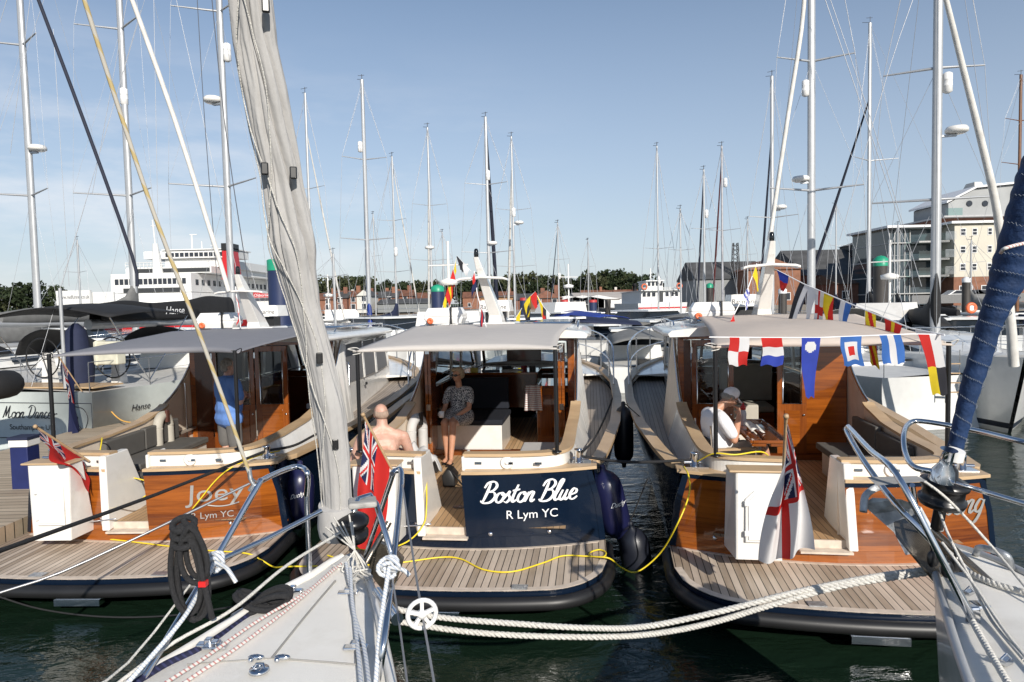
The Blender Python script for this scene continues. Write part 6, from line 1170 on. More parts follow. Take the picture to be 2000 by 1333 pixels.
# white yacht with scoop stern at the right, and the bow at the far right edge
Y('white yacht with scoop stern seen beyond the right launch', 1524, 200, 21.1, -8, 11.5, hullw, mast=alu, mw=.001, sp=(), top=False, wr=.0005)
# ladder and gear on the scoop stern
pl_ = T('boarding_ladder', 'steel ladder hooked on the scoop stern of the white yacht', 'ladder', ay(1862,735,14.2)); 
for sx in (-.13, .13): MB().tube([(sx,0,-.45),(sx,0,.55)], .014, 6).build('rail', steel, pl_)
for z in (-.35,-.15,.05,.25): MB().box((-.13,-.03,z),(.13,.03,z+.02)).build('rung', teakcap, pl_)
o = T('stay_sail', 'pale furled sail rising from the right-edge bow across the sky', 'furled sail', ay(1980,715,12)); b0 = Vector(o.location)
P = [ay(u, v, y)-b0 for u, v, y in ((1980,715,12),(1975,640,11.9),(1962,520,11.8),(1945,400,11.6),(1915,270,11.4),(1880,130,11.2),(1848,0,11.0),(1815,-130,10.8))]
MB().tube(spl(P, 6), [.085-.0013*i for i in range(43)], 12).build('furled_sail', rolw, o)
# long stays seen against the sky
def skyline(lab, pts, r, m): return rope('stay', lab, [ay(*p) for p in pts], r, m, 3, None, 6)
skyline('black stay slanting down from the upper left to the ferry', [(45,-80,12),(75,0,12),(165,240,12),(258,500,12),(268,560,12)], .032, rolk)
skyline('pale stay slanting down to the right in front of the ferry funnel', [(228,-80,10),(258,0,10),(340,230,10),(415,465,10),(447,570,10)], .035, rolw)
skyline('thin dark halyard right of the third left mast', [(412,-20,15),(440,250,15),(487,565,15)], .010, wired)
skyline('thin dark halyard crossing the third left mast', [(384,-20,15),(400,240,15),(425,560,15)], .008, wired)
skyline('pale furled stay of the big silver-masted yacht', [(1575,-60,17),(1565,60,17),(1540,220,17),(1503,470,17)], .055, rolw)
skyline('thin dark wire from the top right to the apartment roof', [(1605,-20,18),(1680,200,18),(1760,440,18)], .010, wirel)
skyline('thin light wire crossing the upper right sky', [(1615,-20,18),(1700,230,18),(1800,560,18)], .009, wirel)
skyline('thin wire slanting left from the upper right sky', [(1790,-20,18),(1735,140,18),(1640,470,18)], .009, wirel)
for i, (a, b, w_) in enumerate([((60,-10),(20,300),'left edge'), ((0,45),(60,-160),'top left corner'), ((250,-10),(180,380),'left sky between two masts'), ((275,20),(120,560),'left sky behind the mossy rope'), ((300,-20),(308,420),'sky above the ferry bridge'), ((104,57),(135,560),'sky left of the second mast'), ((340,-20),(478,600),'sky behind the grey covered sail')]):
    skyline('faint wire in the '+w_, [(a[0],a[1],19),(b[0],b[1],19)], .007, wirel)
# ---------------- motor cruisers
def cruiser(label, u, D, hd, Lg=7.5, canopy=None, hull=hullw, fly=False, h=1.0, grp='motor cruisers moored between the pontoons', x=None):
    R_ = T('motor_cruiser', label, 'motor cruiser', (xat(u, D) if x is None else x, D, 0), -math.radians(hd), grp); B = Lg*.34; fb = .13*Lg*h
    rings = []
    for t, b, z in ((0,.88,.9),(.3,1,.95),(.6,.95,1.02),(.82,.62,1.15),(.95,.22,1.25),(1,.03,1.28)):
        y = -.5*Lg+t*Lg; q = [(B/2*b, fb*z), (B/2*b*.93, fb*.55), (B/2*b*.8, .05), (0, -.25)]; rings.append([V(x_, y, z_) for x_, z_ in q+[(-x_, z_) for x_, z_ in q[-2::-1]]])
    m = MB(); m.loft(rings, 0, closed=False, caps=False); m.add(rings[0], [tuple(range(len(rings[0])))]); m.build('hull', hull, R_)
    MB().loft([[r[0]+V(0,0,-.02), V(0,r[0].y,r[0].z+.05), r[-1]+V(0,0,-.02)] for r in rings], 0, closed=False, caps=False).build('deck', deckm, R_)
    def blk(y0, y1, z0, z1, k0, k1, rk): return [[V(-B/2*k0, y0, z0), V(B/2*k0, y0, z0), V(B/2*k0*.85, y1, z0), V(-B/2*k0*.85, y1, z0)], [V(-B/2*k1, y0, z1), V(B/2*k1, y0, z1), V(B/2*k1*.85, y1-rk, z1), V(-B/2*k1*.85, y1-rk, z1)]]
    c0 = MB().loft(blk(-.15*Lg, .3*Lg, fb*.95, fb+.45, .82, .76, .25), 0, smooth=False).build('cabin', hullw, R_)
    MB().loft(blk(-.13*Lg, .24*Lg, fb+.45, fb+.95, .74, .66, .5), 0, smooth=False).build('wheelhouse_window', winm, c0)
    MB().loft(blk(-.2*Lg, .2*Lg, fb+.95, fb+1.03, .72, .70, .1), 0, smooth=False).build('wheelhouse_roof', hullw, c0, bevel=.02)
    if canopy: MB().sheet(lambda a, b: V((a-.5)*B*.8, -.48*Lg+.34*Lg*b, fb+.35+.75*(math.sin(math.pi*(.1+.8*a))**.4)*(.6+.4*b)), 10, 5, .02).build('canopy', canopy, R_)
    if fly: MB().loft(blk(-.12*Lg, .12*Lg, fb+1.03, fb+1.55, .66, .6, .35), 0, smooth=False).tube([(0,-.1*Lg,fb+1.5),(0,-.1*Lg,fb+3.6)], .04, 6).lathe([(.001,0),(.26,.02),(.28,.15),(.001,.24)], (0,-.1*Lg,fb+2.3), 14).tube([(-.6,-.1*Lg,fb+2.9),(.6,-.1*Lg,fb+2.9)], .025, 5).build('flybridge', white, R_)
    rl = MB(); E_ = [r[0]*1.0 for r in rings[2:]]
    for sg in (-1, 1):
        rl.tube([V(sg*p.x*.95, p.y, p.z+.5) for p in E_], max(.012, D*.0003), 5)
        for p in E_: rl.tube([V(sg*p.x*.95, p.y, p.z), V(sg*p.x*.95, p.y, p.z+.5)], max(.012, D*.0003), 4)
    rl.build('pulpit', steel, R_); MB().box((-.2,-.54*Lg,.3),(.2,-.5*Lg,fb+.15)).build('outboard_motor', black, R_)
    return R_
cruiser('flybridge cruiser with radar mast and dressing flags behind the middle launch', 893, 21, 10, 9, None, fly=True)
cruiser('pale cruiser with navy canopy behind the white mast of the middle launch', 1000, 27, -30, 8, covern)
cruiser('open-backed launch with white cuddy between the two right-hand launches, stern to', 1232, 25, 4, 7, coverg)
cruiser('small white cuddy boat moored left of the gap, bow to camera', 1170, 33, 170, 6.5, None)
cruiser('white cruiser with blue canopy left of the red-topped post', 1120, 44, 20, 7, coverb)
cruiser('white cruiser with red spray cover beyond the gap', 1285, 31, 176, 8, None)
cruiser('cruiser with grey canopy beyond the gap', 1215, 40, 185, 7.5, coverg)
random.seed(11); cols = [('blue', coverb), ('grey', coverg), ('navy', covern), ('black', coverk), ('no', None)]
spots = [(612,60),(645,75),(690,58),(730,80),(765,60),(800,85),(838,66),(1040,50),(1070,70),(1105,88),(1140,60),(1195,72),(1235,62),(1262,54),(1345,60),(1372,72),(1405,52),(1435,66)]
where = ['left of the blue furled sail', 'beside the grey covered sail', 'below the brick terrace', 'before the wooden pier', 'right of the blue boom cover', 'under the left treeline', 'left of the green-topped pile', 'right of the white launch mast', 'below the brick gable house', 'below the left end of the white sheds', 'below the middle of the white sheds', 'between the red-topped posts', 'right of the red-topped posts', 'left of the small ferry', 'right of the small ferry', 'beside the slim green-capped pile', 'left of the right launch mast', 'under the lattice crane']
for (u, D), w_ in zip(spots, where):
    cn, cm = random.choice(cols); cruiser('small white far cruiser with %s canopy, %s' % (cn, w_), u, D, random.uniform(0, 360), random.uniform(6, 9), cm, fly=False, grp='small cruisers at the far pontoons')
rs = [(1560,30,'left of the big silver mast'),(1640,26,'under the sloping signal flags'),(1690,36,'behind the level signal flags'),(1745,28,'right of the yellow and red flag'),(1790,24,'left of the right awning post'),(1880,33,'left of the blue furled sail near the dark pile'),(1905,23,'just left of the blue furled sail'),(1950,28,'right of the blue furled sail'),(30,30,'at the left edge'),(130,38,'below the ferry web address'),(340,32,'under the black boom cover')]
for i, (u, D, w_) in enumerate(rs):
    cn, cm = cols[i % 4]; cruiser('white boat with %s canopy %s' % (cn, w_), u, D, 20+47*i, 8.5, cm, hull=(hullw, hullg, hulld)[i % 3] if i < 8 else hullg, grp='boats crowded along the right-hand pontoon' if i < 8 else 'boats beyond the left yachts')
for i, (u, D, w_) in enumerate([(632,34,'just right of the grey covered sail'),(672,40,'left of the blue furled sail'),(748,33,'right of the blue furled sail'),(792,37,'above the roof of the left launch'),(1062,30,'above the roof of the middle launch'),(1092,38,'right of the yellow and red flags'),(1342,29,'left of the right launch liferaft'),(1440,36,'behind the right launch liferaft'),(1260,38,'above the bow rail of the right launch'),(1725,22,'behind the flags near the right awning post')]):
    cn, cm = cols[(i*3) % 5]; cruiser('white mid-distance cruiser with %s canopy %s' % (cn, w_), u, D, 15+63*i, 7.5+(i % 3), cm, fly=(i % 4 == 1), h=1.15, grp='cruisers on the middle pontoons')
# ---------------- mooring piles
def pile(label, u, vtop, D, r, body, capm, caph=.5, cone=True):
    z = zat(u, vtop, D); R_ = T('mooring_pile', label, 'pile', (xat(u, D), D, 0), 0, 'mooring piles'); MB().lathe([(r,-1.5),(r,z-caph)], (0,0,0), 24).build('shaft', body, R_)
    MB().lathe([(r*1.03,z-caph),(r*1.03,z-caph*.35 if cone else z-.02),(r*.5 if cone else r*.9,z-.03 if cone else z),(.001,z)], (0,0,0), 24).build('cap', capm, R_)
grn = mat('green_cap', (.02,.30,.17), .4); pnv = mat('pile_navy', (.018,.03,.085), .45, vs=2); pbk = mat('pile_dark', (.045,.04,.036), .6, var=.3, vs=2); rdc = mat('red_cap', (.45,.04,.04), .5); whc = mat('white_cap_paint', (.75,.75,.75), .4)
pile('tall navy pile with flat green cap behind the left launch', 549, 508, 16.5, .27, pnv, grn, .27, False)
pile('navy pile with domed green cap left of the signal flags', 856, 556, 28, .27, pnv, grn, .3)
pile('dark pile with green cap and white face behind the signal flags', 1719, 500, 27, .27, pbk, grn, .42)
pile('dark pile with white cap left of the blue furled sail', 1886, 541, 30, .165, pbk, whc, .25)
pile('slim pile with green cap right of the small ferry', 1386, 553, 40, .2, pbk, grn, .3)
pile('navy pile with red cap, right one of two', 1158, 586, 52, .3, pnv, rdc, .2, False)
pile('navy pile with red cap, left one of two', 1103, 586, 56, .3, pnv, rdc, .2, False)
pile('thin black pile right of the red-topped posts', 1187, 585, 60, .25, pbk, pbk, .2, False)
pile('pile with red cap behind the middle launch mast', 1023, 582, 50, .28, pnv, rdc, .2, False)
pile('black pile with white cap left of the big silver mast', 1528, 562, 34, .2, pbk, whc, .3)
lb_ = T('lifebuoy_stand', 'orange lifebuoy on the pontoon beside the dark white-capped pile', 'lifebuoy', ay(1897,602,27)); MB().tube([V(math.cos(a)*.16, 0, math.sin(a)*.16) for a in [2*math.pi*i/20 for i in range(20)]], .07, 8, closed=True).build('buoy', orange, lb_); MB().cbox((0,-.03,0),(.16,.02,.2)).build('board', rubw, lb_)
# ================================================================ shore, town, ferries, trees
quay = mat('quay_stone', (.20,.18,.16), .8, var=.25, vs=.5)
tag(MB().box((-700,172,-1),(-12,1500,1.9)).box((-12,205,-1),(60,1500,1.9)).box((18,118,-1),(700,1500,1.9)).build('shore_ground', quay), kind='structure')
hill = MB(); hill.sheet(lambda a, b: V(-900+1800*a, 260+700*b, 1.9+(9+4*math.sin(a*9+1)+2.5*math.sin(a*23))*math.sin(min(1, b*2.2)*math.pi/2)*(1 if a < .62 else max(.15, 1-(a-.62)*6))), 60, 12); tag(hill.build('wooded_hill', mat('hill_green', (.045,.065,.025), .9, var=.3, vs=.05)), kind='structure')
def leaf(name, a, b):
    m = mat(name, a, .7, var=.35, vs=.35); m.node_tree.nodes['Principled BSDF'].inputs['Specular IOR Level'].default_value = .2; return m
lf = [leaf('foliage_dark', (.026,.038,.017), 0), leaf('foliage_mid', (.038,.052,.022), 0), leaf('foliage_olive', (.05,.056,.026), 0)]; bark = mat('bark', (.06,.045,.03), .9)
def treemesh(seed, H_, Wd_, m):
    random.seed(seed); tr = MB(); tr.tube([(0,0,0),(.1,0,H_*.3),(0,.1,H_*.6)], [.35,.28,.12], 7)
    for k in range(5): a = k*1.3; tr.tube([(0,0,H_*.35),(math.cos(a)*Wd_*.3,math.sin(a)*Wd_*.3,H_*.65)], [.15,.05], 5)
    cr = MB(); cl = [(random.gauss(0,.27)*Wd_, random.gauss(0,.27)*Wd_, H_*random.uniform(.35,.92), random.uniform(.14,.26)*Wd_) for _ in range(16)]
    for cx, cy, cz_, r in cl:
        for _ in range(60):
            d = V(random.gauss(0,1), random.gauss(0,1), random.gauss(0,.8)).normalized()*r*random.uniform(.55,1.05); p = V(cx,cy,cz_)+d; s_ = random.uniform(.3,.7); a, b = V(random.gauss(0,1),random.gauss(0,1),random.gauss(0,1)).normalized()*s_, V(random.gauss(0,1),random.gauss(0,1),random.gauss(0,1)).normalized()*s_
            cr.add([p-a-b, p+a-b, p+a+b, p-a+b], [(0,1,2,3)])
    return tr, cr
protos = []
for i in range(4):
    tr, cr = treemesh(20+i, 13+i, 11+i*1.2, 0); R_ = T('broadleaf_tree', 'tree', 'tree', (0,0,0), 0, 'trees on the wooded skyline'); tr.build('trunk', bark, R_); cr.build('crown', lf[i % 3], R_); protos.append(R_)
def dup(root, loc, rz, label, sc=1.0, group=None):
    r = root.copy(); C.objects.link(r); r.location = loc; r.rotation_euler = (0,0,rz); r.scale = (sc,)*3; r['label'] = label
    if group: r['group'] = group
    for ch in list(root.children): c = ch.copy(); C.objects.link(c); c.parent = r
    return r
random.seed(4); used = set()
tus = [(-20,3),(10,5),(34,6),(60,5),(95,6),(112,5),(590,0)]+[(u, 0) for u in range(610, 1010, 15)]+[(u, -6) for u in range(1010, 1210, 18)]+[(1215,-8),(1240,-9),(1350,-2),(1392,-4),(1500,2)]
for k, (u, dv) in enumerate(tus):
    u += random.uniform(-5, 5); D = random.uniform(290, 340); ztop = zat(u, float(np.interp(u, [0, 590, 800, 1000, 1200, 1500], [574, 559, 560, 566, 572, 578]))+random.uniform(-3, 3), D); sc = random.uniform(.75,1.05); zb_ = max(2, ztop-14*sc); pr_ = protos[k % 4]
    lab = 'dark broadleaf tree on the %s skyline' % ('far left' if u < 200 else 'left' if u < 800 else 'central' if u < 1260 else 'right')
    loc = (xat(u, D), D, zb_)
    if k < 4: pr_.location = loc; pr_.scale = (sc,)*3; pr_['label'] = 'dark broadleaf tree on the far left skyline'
    else: dup(pr_, loc, random.uniform(0, 6), lab, sc)
for u, D, v, lab in ((1650,128,588,'low green bush before the dark shed, left one'), (1672,128,590,'low green bush before the dark shed, right one'), (1775,108,592,'bright green tree left of the apartment entrance'), (1880,104,580,'shrub on the terrace of the apartment building'), (1935,104,582,'shrub at the right end of the apartment terrace')):
    dup(protos[2], (xat(u, D), D, 1.9), u, lab, .32, 'shrubs on the right quay')
brick = mat('red_brick', (.25,.115,.07), .85, var=.2, vs=1.5); brickd = mat('brown_brick', (.20,.09,.06), .85, var=.25, vs=1.5); tile = mat('roof_tile', (.17,.075,.045), .85, var=.25, vs=1); slate = mat('slate_roof', (.075,.075,.075), .8, var=.25, vs=.6); render_ = mat('white_render', (.62,.60,.55), .8, var=.06, vs=.6); shedw = mat('white_cladding', (.66,.66,.66), .6, var=.05, vs=.3); shedr = mat('pale_roof', (.48,.43,.38), .7, var=.12, vs=.3); pane = mat('far_window', (.03,.035,.045), .15)
def house(label, u, D, w, h, rh, dep=8, wall=brick, roof=tile, nw=2, fl=2, chim=True, rz=0, gable=False, cat='house', grp=None, base=1.9):
    R_ = T('building', label, cat, (xat(u, D), D, base), rz, grp); wa = MB().box((-w/2,0,0),(w/2,dep,h)).build('wall', wall, R_)
    r = MB()
    if gable: r.prism([(-w/2-.3,h-.1),(w/2+.3,h-.1),(0,h+rh)], dep+.6, 0, (0,-.3,0), (1,0,0), (0,0,1), (0,1,0)); MB().prism([(-w/2,h),(w/2,h),(0,h+rh*.97)], .1, 0, (0,-.36,0), (1,0,0), (0,0,1), (0,1,0)).build('gable', wall, R_)
    else: r.prism([(-.4,h-.1),(dep+.4,h-.1),(dep/2,h+rh)], w+.4, 0, (-w/2-.2,0,0), (0,1,0), (0,0,1), (1,0,0))
    ro = r.build('roof', roof, R_)
    if chim: MB().box((w*.28,dep*.35,h+rh*.3),(w*.28+.9,dep*.35+.7,h+rh+1.1)).build('chimney', wall, ro)
    for j in range(fl):
        for i in range(nw):
            x = -w/2+w*(i+.5)/nw; z = .9+j*(h-.4)/fl; f_ = MB().box((x-.55,-.06,z-.1),(x+.55,.0,z+1.25)).build('window', whc, R_); MB().box((x-.45,-.09,z),(x+.45,-.062,z+1.15)).build('pane', pane, f_)
    return R_
ter = [(628,8,'leftmost'),(652,8,'second from the left'),(676,9,'third, with the tall chimney'),(702,9,'fourth, behind the blue furled sail'),(745,10,'right of the blue boom cover'),(778,9,'right end')]
for i, (u, w, l) in enumerate(ter): house('brick terrace house on the far quay, '+l, u, 158+2*i, w*(.55 if i < 0 else .8), 3.3+.3*(i % 3), 1.5, 8, (brick, brickd)[i % 2], (tile, slate)[i % 3 == 1], grp='brick houses on the left quay')
house('white-gabled house left of the blue boom cover', 712, 150, 3.2, 3.8, 1.3, 8, render_, slate, 1, 2, False, 0, True, grp='brick houses on the left quay')
house('grey corrugated shed left of the green-domed pile', 800, 150, 14, 2.0, 1.0, 10, mat('grey_cladding', (.22,.23,.23), .6), slate, 0, 0, False, cat='shed')
for i, (u, D) in enumerate([(640,210),(668,215),(735,205),(760,220),(820,230),(930,235),(980,240),(1190,260),(1160,250),(1225,255)]): house('distant house with brown roof, number %s along the hill foot' % ['one','two','three','four','five','six','seven','eight','nine','ten'][i], u, D, 9, 4.0, 2.0, 8, (brickd, render_, brick)[i % 3], tile, 2, 1, True, grp='distant houses under the trees')
house('low orange-clad building behind the middle launch mast', 980, 150, 9, 2.9, .3, 8, mat('orange_clad', (.36,.2,.1), .7), slate, 4, 1, False, cat='building'); house('brick gable house left of the white sheds', 1068, 140, 6.5, 2.3, 1.6, 10, brickd, slate, 2, 1, True, 0, True)
house('dark-roofed brick hall beside the gable house', 1040, 146, 7, 2.2, 1.3, 10, brickd, slate, 2, 1, True)
for i, (u, n_) in enumerate([(1108,'left'),(1138,'middle'),(1168,'right')]): house('white waterside shed with shallow gable, %s of three' % n_, u, 150, 9.5, 1.9, .95, 14, shedw, shedr, 2, 1, False, 0, True, 'shed', 'white waterside sheds')
house('long pale-roofed shed right of the three white sheds', 1205, 185, 22, 2.4, 1.8, 26, shedw, shedr, 3, 1, False, cat='shed')
# wooden pier
pr_ = T('wooden_pier', 'dark wooden pier on many piles in front of the brick terrace', 'pier', (xat(735,120),120,0)); MB().box((-17,0,1.5),(17,6,1.8)).build('deck', mat('pier_wood', (.13,.1,.07), .9), pr_)
for i in range(24): MB().box((-16.8+i*1.45,.1,-1),(-16.5+i*1.45,.4,1.5)).build('pile', mat('pier_wood', (0,0,0)), pr_)
MB().tube([(-17,.1,2.7),(17,.1,2.7)], .06, 4).build('handrail', galv, pr_)
# pontoons
pw = mat('pontoon_grey', (.30,.28,.25), .8, var=.15)
for i, (x0, x1, y, l) in enumerate([(-20,12,34,'pontoon crossing behind the middle launch'),(-30,20,64,'far pontoon across the basin'),(8,60,38,'pontoon behind the right launch'),(-60,-8,30,'pontoon behind the left yachts')]): tag(MB().box((x0,y,.1),(x1,y+1.8,.5)).build('pontoon', pw), l, 'pontoon')
# right quay: brick warehouse, dark sheds, crane, apartments
house('orange brick building behind the white mast of the right launch', 1512, 118, 9.0, 6.2, 1.8, 12, brick, tile, 2, 1, False, 0, True, 'building'); house('grey gabled shed left of the brick building', 1430, 124, 13, 5.0, 3.4, 14, mat('grey_cladding', (.2,.2,.2)), slate, 0, 0, False, 0, False, 'shed')
house('big dark-roofed warehouse behind the sloping flags', 1642, 122, 12.5, 5.2, 5.2, 22, brickd, slate, 3, 1, False, 0, False, 'warehouse'); house('low brown shed with arched windows', 1686, 112, 9, 3.4, 1.6, 10, brickd, mat('brown_roof', (.12,.075,.05), .8), 3, 1, False, 0, False, 'shed')
house('dark industrial hall left of the apartments', 1738, 125, 9, 11.0, 1.4, 10, mat('black_clad', (.02,.022,.025), .6), slate, 2, 3, False, 0, True, 'building')
def lattice(label, a, b, w, n, m, cat='crane'):
    a, b = Vector(a), Vector(b); R_ = T('lattice_crane', label, cat, a); d = b-a; mb = MB(); x = V(w/2,0,0); y = d.normalized().cross(V(0,1,0)).normalized()*w/2 if abs(d.normalized().z) < .9 else V(0,w/2,0)
    cs = [x+y, -x+y, -x-y, x-y] if abs(d.normalized().z) > .9 else [V(0,w/2,0)+y, V(0,-w/2,0)+y, V(0,-w/2,0)-y, V(0,w/2,0)-y]
    for c in cs: mb.tube([c, d+c*.6], .09, 4)
    for i in range(n):
        t0, t1 = i/n, (i+1)/n
        for k in range(4): mb.tube([d*t0+cs[k]*(1-.4*t0), d*t1+cs[(k+1) % 4]*(1-.4*t1)], .055, 3)
    mb.build('lattice_boom', m, R_); return R_
rust = mat('rusty_steel', (.12,.05,.035), .8, var=.3); lattice('thin dark lattice crane tower above the grey shed', ay(1437,552,125), ay(1436,475,125), 1.3, 9, mat('crane_dark', (.04,.04,.04), .7))
lattice('rusty lattice crane jib pointing left before the apartments', ay(1730,506,118), ay(1662,493,116), 1.9, 8, rust)
ck = T('crane_cabin', 'black machinery house on the rusty crane', 'crane', ay(1717,492,117)); MB().prism([(-3.2,-1.5),(3.2,-1.5),(3.2,1.6),(1.6,2.6),(-1.6,2.6),(-3.2,1.0)], 4, 0, (0,-2,0), (1,0,0), (0,0,1), (0,1,0)).build('cabin', mat('crane_dark', (.04,.04,.04)), ck); MB().box((-1.6,-1.5,-9),(1.6,1.5,-1.5)).build('tower', rust, ck)
# apartment building
D = 100; X = lambda u: xat(u, D)
ab = T('apartment_building', 'cream apartment block with glazed corner and balconies at the right', 'building', (X(1858), D, 1.9)); bx = ab.location.x; Z = lambda u, v: zat(u, v, D)-1.9
w0, w1 = X(1862)-bx, X(2035)-bx; zt_ = Z(1900, 438); zb_ = Z(1900, 541)
aw_ = MB().box((w0,0,zb_),(w1,16,zt_)).build('wall', mat('apartment_render', (.60,.56,.47), .8, var=.05, vs=.4), ab); MB().box((w0,.05,-.5),(w1,16,zb_-.003)).build('brick_base', brick, ab)
MB().box((w0-.8,-.6,zt_),(w1,16.5,zt_+.35)).build('roof_slab', whc, ab)
for v0 in (447, 481, 515):
    for u0, ww in ((1873,11),(1896,10),(1926,9),(1962,10),(1990,10)):
        x0, x1, z1, z0 = X(u0)-bx, X(u0+ww)-bx, Z(1900, v0), Z(1900, v0+14); f_ = MB().box((x0,-.05,z0),(x1,.0,z1)).build('window', whc, aw_); MB().box((x0+.1,-.08,z0+.1),(x1-.1,-.052,(z0+z1)/2-.05)).box((x0+.1,-.08,(z0+z1)/2+.05),(x1-.1,-.052,z1-.1)).build('pane', pane, f_)
for u0 in (1872, 1915, 1950): x0 = X(u0)-bx; f_ = MB().box((x0,-.03,.6),(x0+2.0,.04,2.4)).build('window', whc, ab); MB().box((x0+.12,-.06,.7),(x0+1.88,-.032,2.3)).build('pane', pane, f_)
# glazed bay: floors, mullions, glass
gx0, gx1, gxe = X(1757)-bx, X(1798)-bx, X(1858)-bx; fz = [Z(1800, v) for v in (572, 538, 505, 471, 443)]
gl = mat('bay_glass', (.05,.07,.085), .06, var=.2, vs=.4); MB().box((gx0,3,-.3),(gx1,14,fz[4]-.2)).build('glazing', gl, ab); MB().box((gx1+.1,3.4,-.3),(gxe,14,fz[4]-.2)).build('glazing', gl, ab)
slabm = mat('slab_grey', (.42,.42,.41), .7)
for i, z in enumerate(fz): MB().box((gx0-.1,2.6-.6*(i == 4),z-.16),(gxe-.01,14,z)).build('floor_slab', slabm, ab); 
for k in range(5): x = gx0+(gx1-gx0)*k/4; MB().box((x-.06,2.85,0),(x+.06,2.99,fz[4]-.26)).build('mullion', slabm, ab)
MB().box((gx0-1.0,1.6,fz[4]+.01),(w0-.82,14,fz[4]+.35)).build('roof_slab', whc, ab)
bgm = glassy('balcony_glass', (.55,.75,.72), .4)
for i in (1, 2, 3): MB().box((gx1,.6,fz[i]-.25),(gxe-.02,3.39,fz[i]-.002)).build('balcony_floor', slabm, ab); MB().add([(gx1,.62,fz[i]),(gxe-.02,.62,fz[i]),(gxe-.02,.62,fz[i]+1.1),(gx1,.62,fz[i]+1.1)], [(0,1,2,3)]).build('balcony_glass', bgm, ab)
for i in (1, 2, 3):
    q = MB(); 
    for k in range(7): q.box((w0-1.6,-.5,fz[i]+.05+k*.17),(w0-.02,-.44,fz[i]+.11+k*.17))
    q.build('balcony_railing', steel, ab)
pent = MB(); p0, p1 = X(1892)-bx, X(2040)-bx
MB().box((X(1868)-bx,4,zt_+.36),(w1,15,zt_+1.25)).build('penthouse_wall', brickd, ab); MB().box((X(1862)-bx,2.4,zt_+1.26),(w1,15.5,zt_+1.5)).build('roof_slab', mat('grey_slab', (.4,.4,.4), .7), ab)
zr0 = zt_+1.51
MB().prism([(p0,zr0),(p1,zr0),(p1,Z(1970,352)),(X(1945)-bx,Z(1950,360)),(p0,Z(1892,390))], 9, 0, (0,5,0), (1,0,0), (0,0,1), (0,1,0)).build('rooftop_wall', mat('zinc_grey', (.33,.34,.34), .6, var=.1, vs=.3), ab)
MB().prism([(p0-.6,Z(1892,390)),(X(1945)-bx,Z(1950,359)),(p1,Z(1970,351)),(p1,Z(1970,347)),(X(1945)-bx,Z(1950,355)),(p0-.6,Z(1892,386))], 10, 0, (0,4.4,0), (1,0,0), (0,0,1), (0,1,0)).build('curved_roof', whc, ab)
MB().loft([[V(X(1954)-bx,6,Z(1960,357)),V(X(1976)-bx,6,Z(1960,357)),V(X(1976)-bx,9,Z(1960,357)),V(X(1954)-bx,9,Z(1960,357))],[V(X(1958)-bx,6.5,Z(1960,343)),V(X(1972)-bx,6.5,Z(1960,343)),V(X(1972)-bx,8.5,Z(1960,343)),V(X(1958)-bx,8.5,Z(1960,343))]], 0, smooth=False).build('roof_vent', render_, ab)
for u0 in (1934, 1966): MB().lathe([(.45,0),(.45,.06)], (X(u0)-bx,4.95,Z(u0,390)), 16, ax=(0,-1,0)).build('porthole', pane, ab)
MB().add([(X(1866)-bx,2.6,zr0),(X(1900)-bx,2.6,zr0),(X(1900)-bx,2.6,zr0+1.1),(X(1866)-bx,2.6,zr0+1.1)], [(0,1,2,3)]).build('balcony_glass', bgm, ab)
# parked cars on the quay, tiny
for i, (u, c, n_) in enumerate([(1880,(.6,.6,.6),'silver'),(1905,(.02,.02,.03),'black'),(1925,(.5,.5,.52),'grey'),(1945,(.7,.7,.7),'white')]):
    r = T('parked_car', '%s car parked on the quay below the apartments' % n_, 'car', (xat(u, 92), 92, 1.9+.3), 0, 'cars parked below the apartments'); cm = mat('car_%s' % n_, c, .3, metal=.3, coat=.5)
    MB().prism([(-2,.3),(2,.3),(2.05,.75),(1.3,.9),(.7,1.4),(-1.0,1.4),(-1.8,.9),(-2.1,.8)], 1.7, 0, (0,0,0), (1,0,0), (0,0,1), (0,1,0)).build('body', cm, r, bevel=.05); MB().prism([(.55,1.33),(1.1,.93),(-1.5,.93),(-.95,1.33)][::-1], .02, 0, (0,-.02,0), (1,0,0), (0,0,1), (0,1,0)).build('side_window', pane, r)
    for x in (-1.25, 1.25): MB().lathe([(.32,-.1),(.32,.1)], (x,0,.32), 14, ax=(0,1,0)).build('wheel', black, r)
for k in range(1): tag(MB().box((xat(1780,88),88,1.9),(xat(2100,88),88.2,3.0)).build('quay_fence', mat('fence_grey', (.18,.18,.18), .7)), 'grey railing along the right quay', 'fence')
# ---------------- big car ferry on the left
D = 140; fe = T('car_ferry', 'large white and red car ferry with tall bridge and red funnel', 'ferry', (xat(377, D), D, 0)); fx = fe.location.x; X = lambda u, d=D: xat(u, d)-fx; Z = lambda u, v, d=D: zat(u, v, d)
fw = mat('ferry_white', (.74,.74,.72), .45, var=.04, vs=.2); fr_ = mat('ferry_red', (.52,.015,.02), .4, var=.05, vs=.3); dkm = mat('ferry_opening', (.03,.033,.035), .6)
MB().box((X(117),-6,Z(300,629)),(X(470),60,Z(300,596))).box((X(221),0,Z(300,620)),(0,66,Z(300,573))).build('hull', fw, fe); MB().box((X(117)-.1,-6.1,-1),(X(470)+.1,60.1,Z(300,629)-.003)).build('red_hull_band', fr_, fe)
MB().box((X(221),0,Z(300,572)),(0,66,Z(300,535))).build('passenger_deck', fw, fe)
for k in range(15):
    x0 = X(229)+k*(abs(X(229))-1.5)/14.3; MB().box((x0,-.08,Z(300,556)),(x0+.75,.0,Z(300,545))).build('window', pane, fe)
for k in range(22): MB().box((.0,2+k*2.8,Z(400,556)),(.08,3.2+k*2.8,Z(400,545))).build('window', pane, fe)
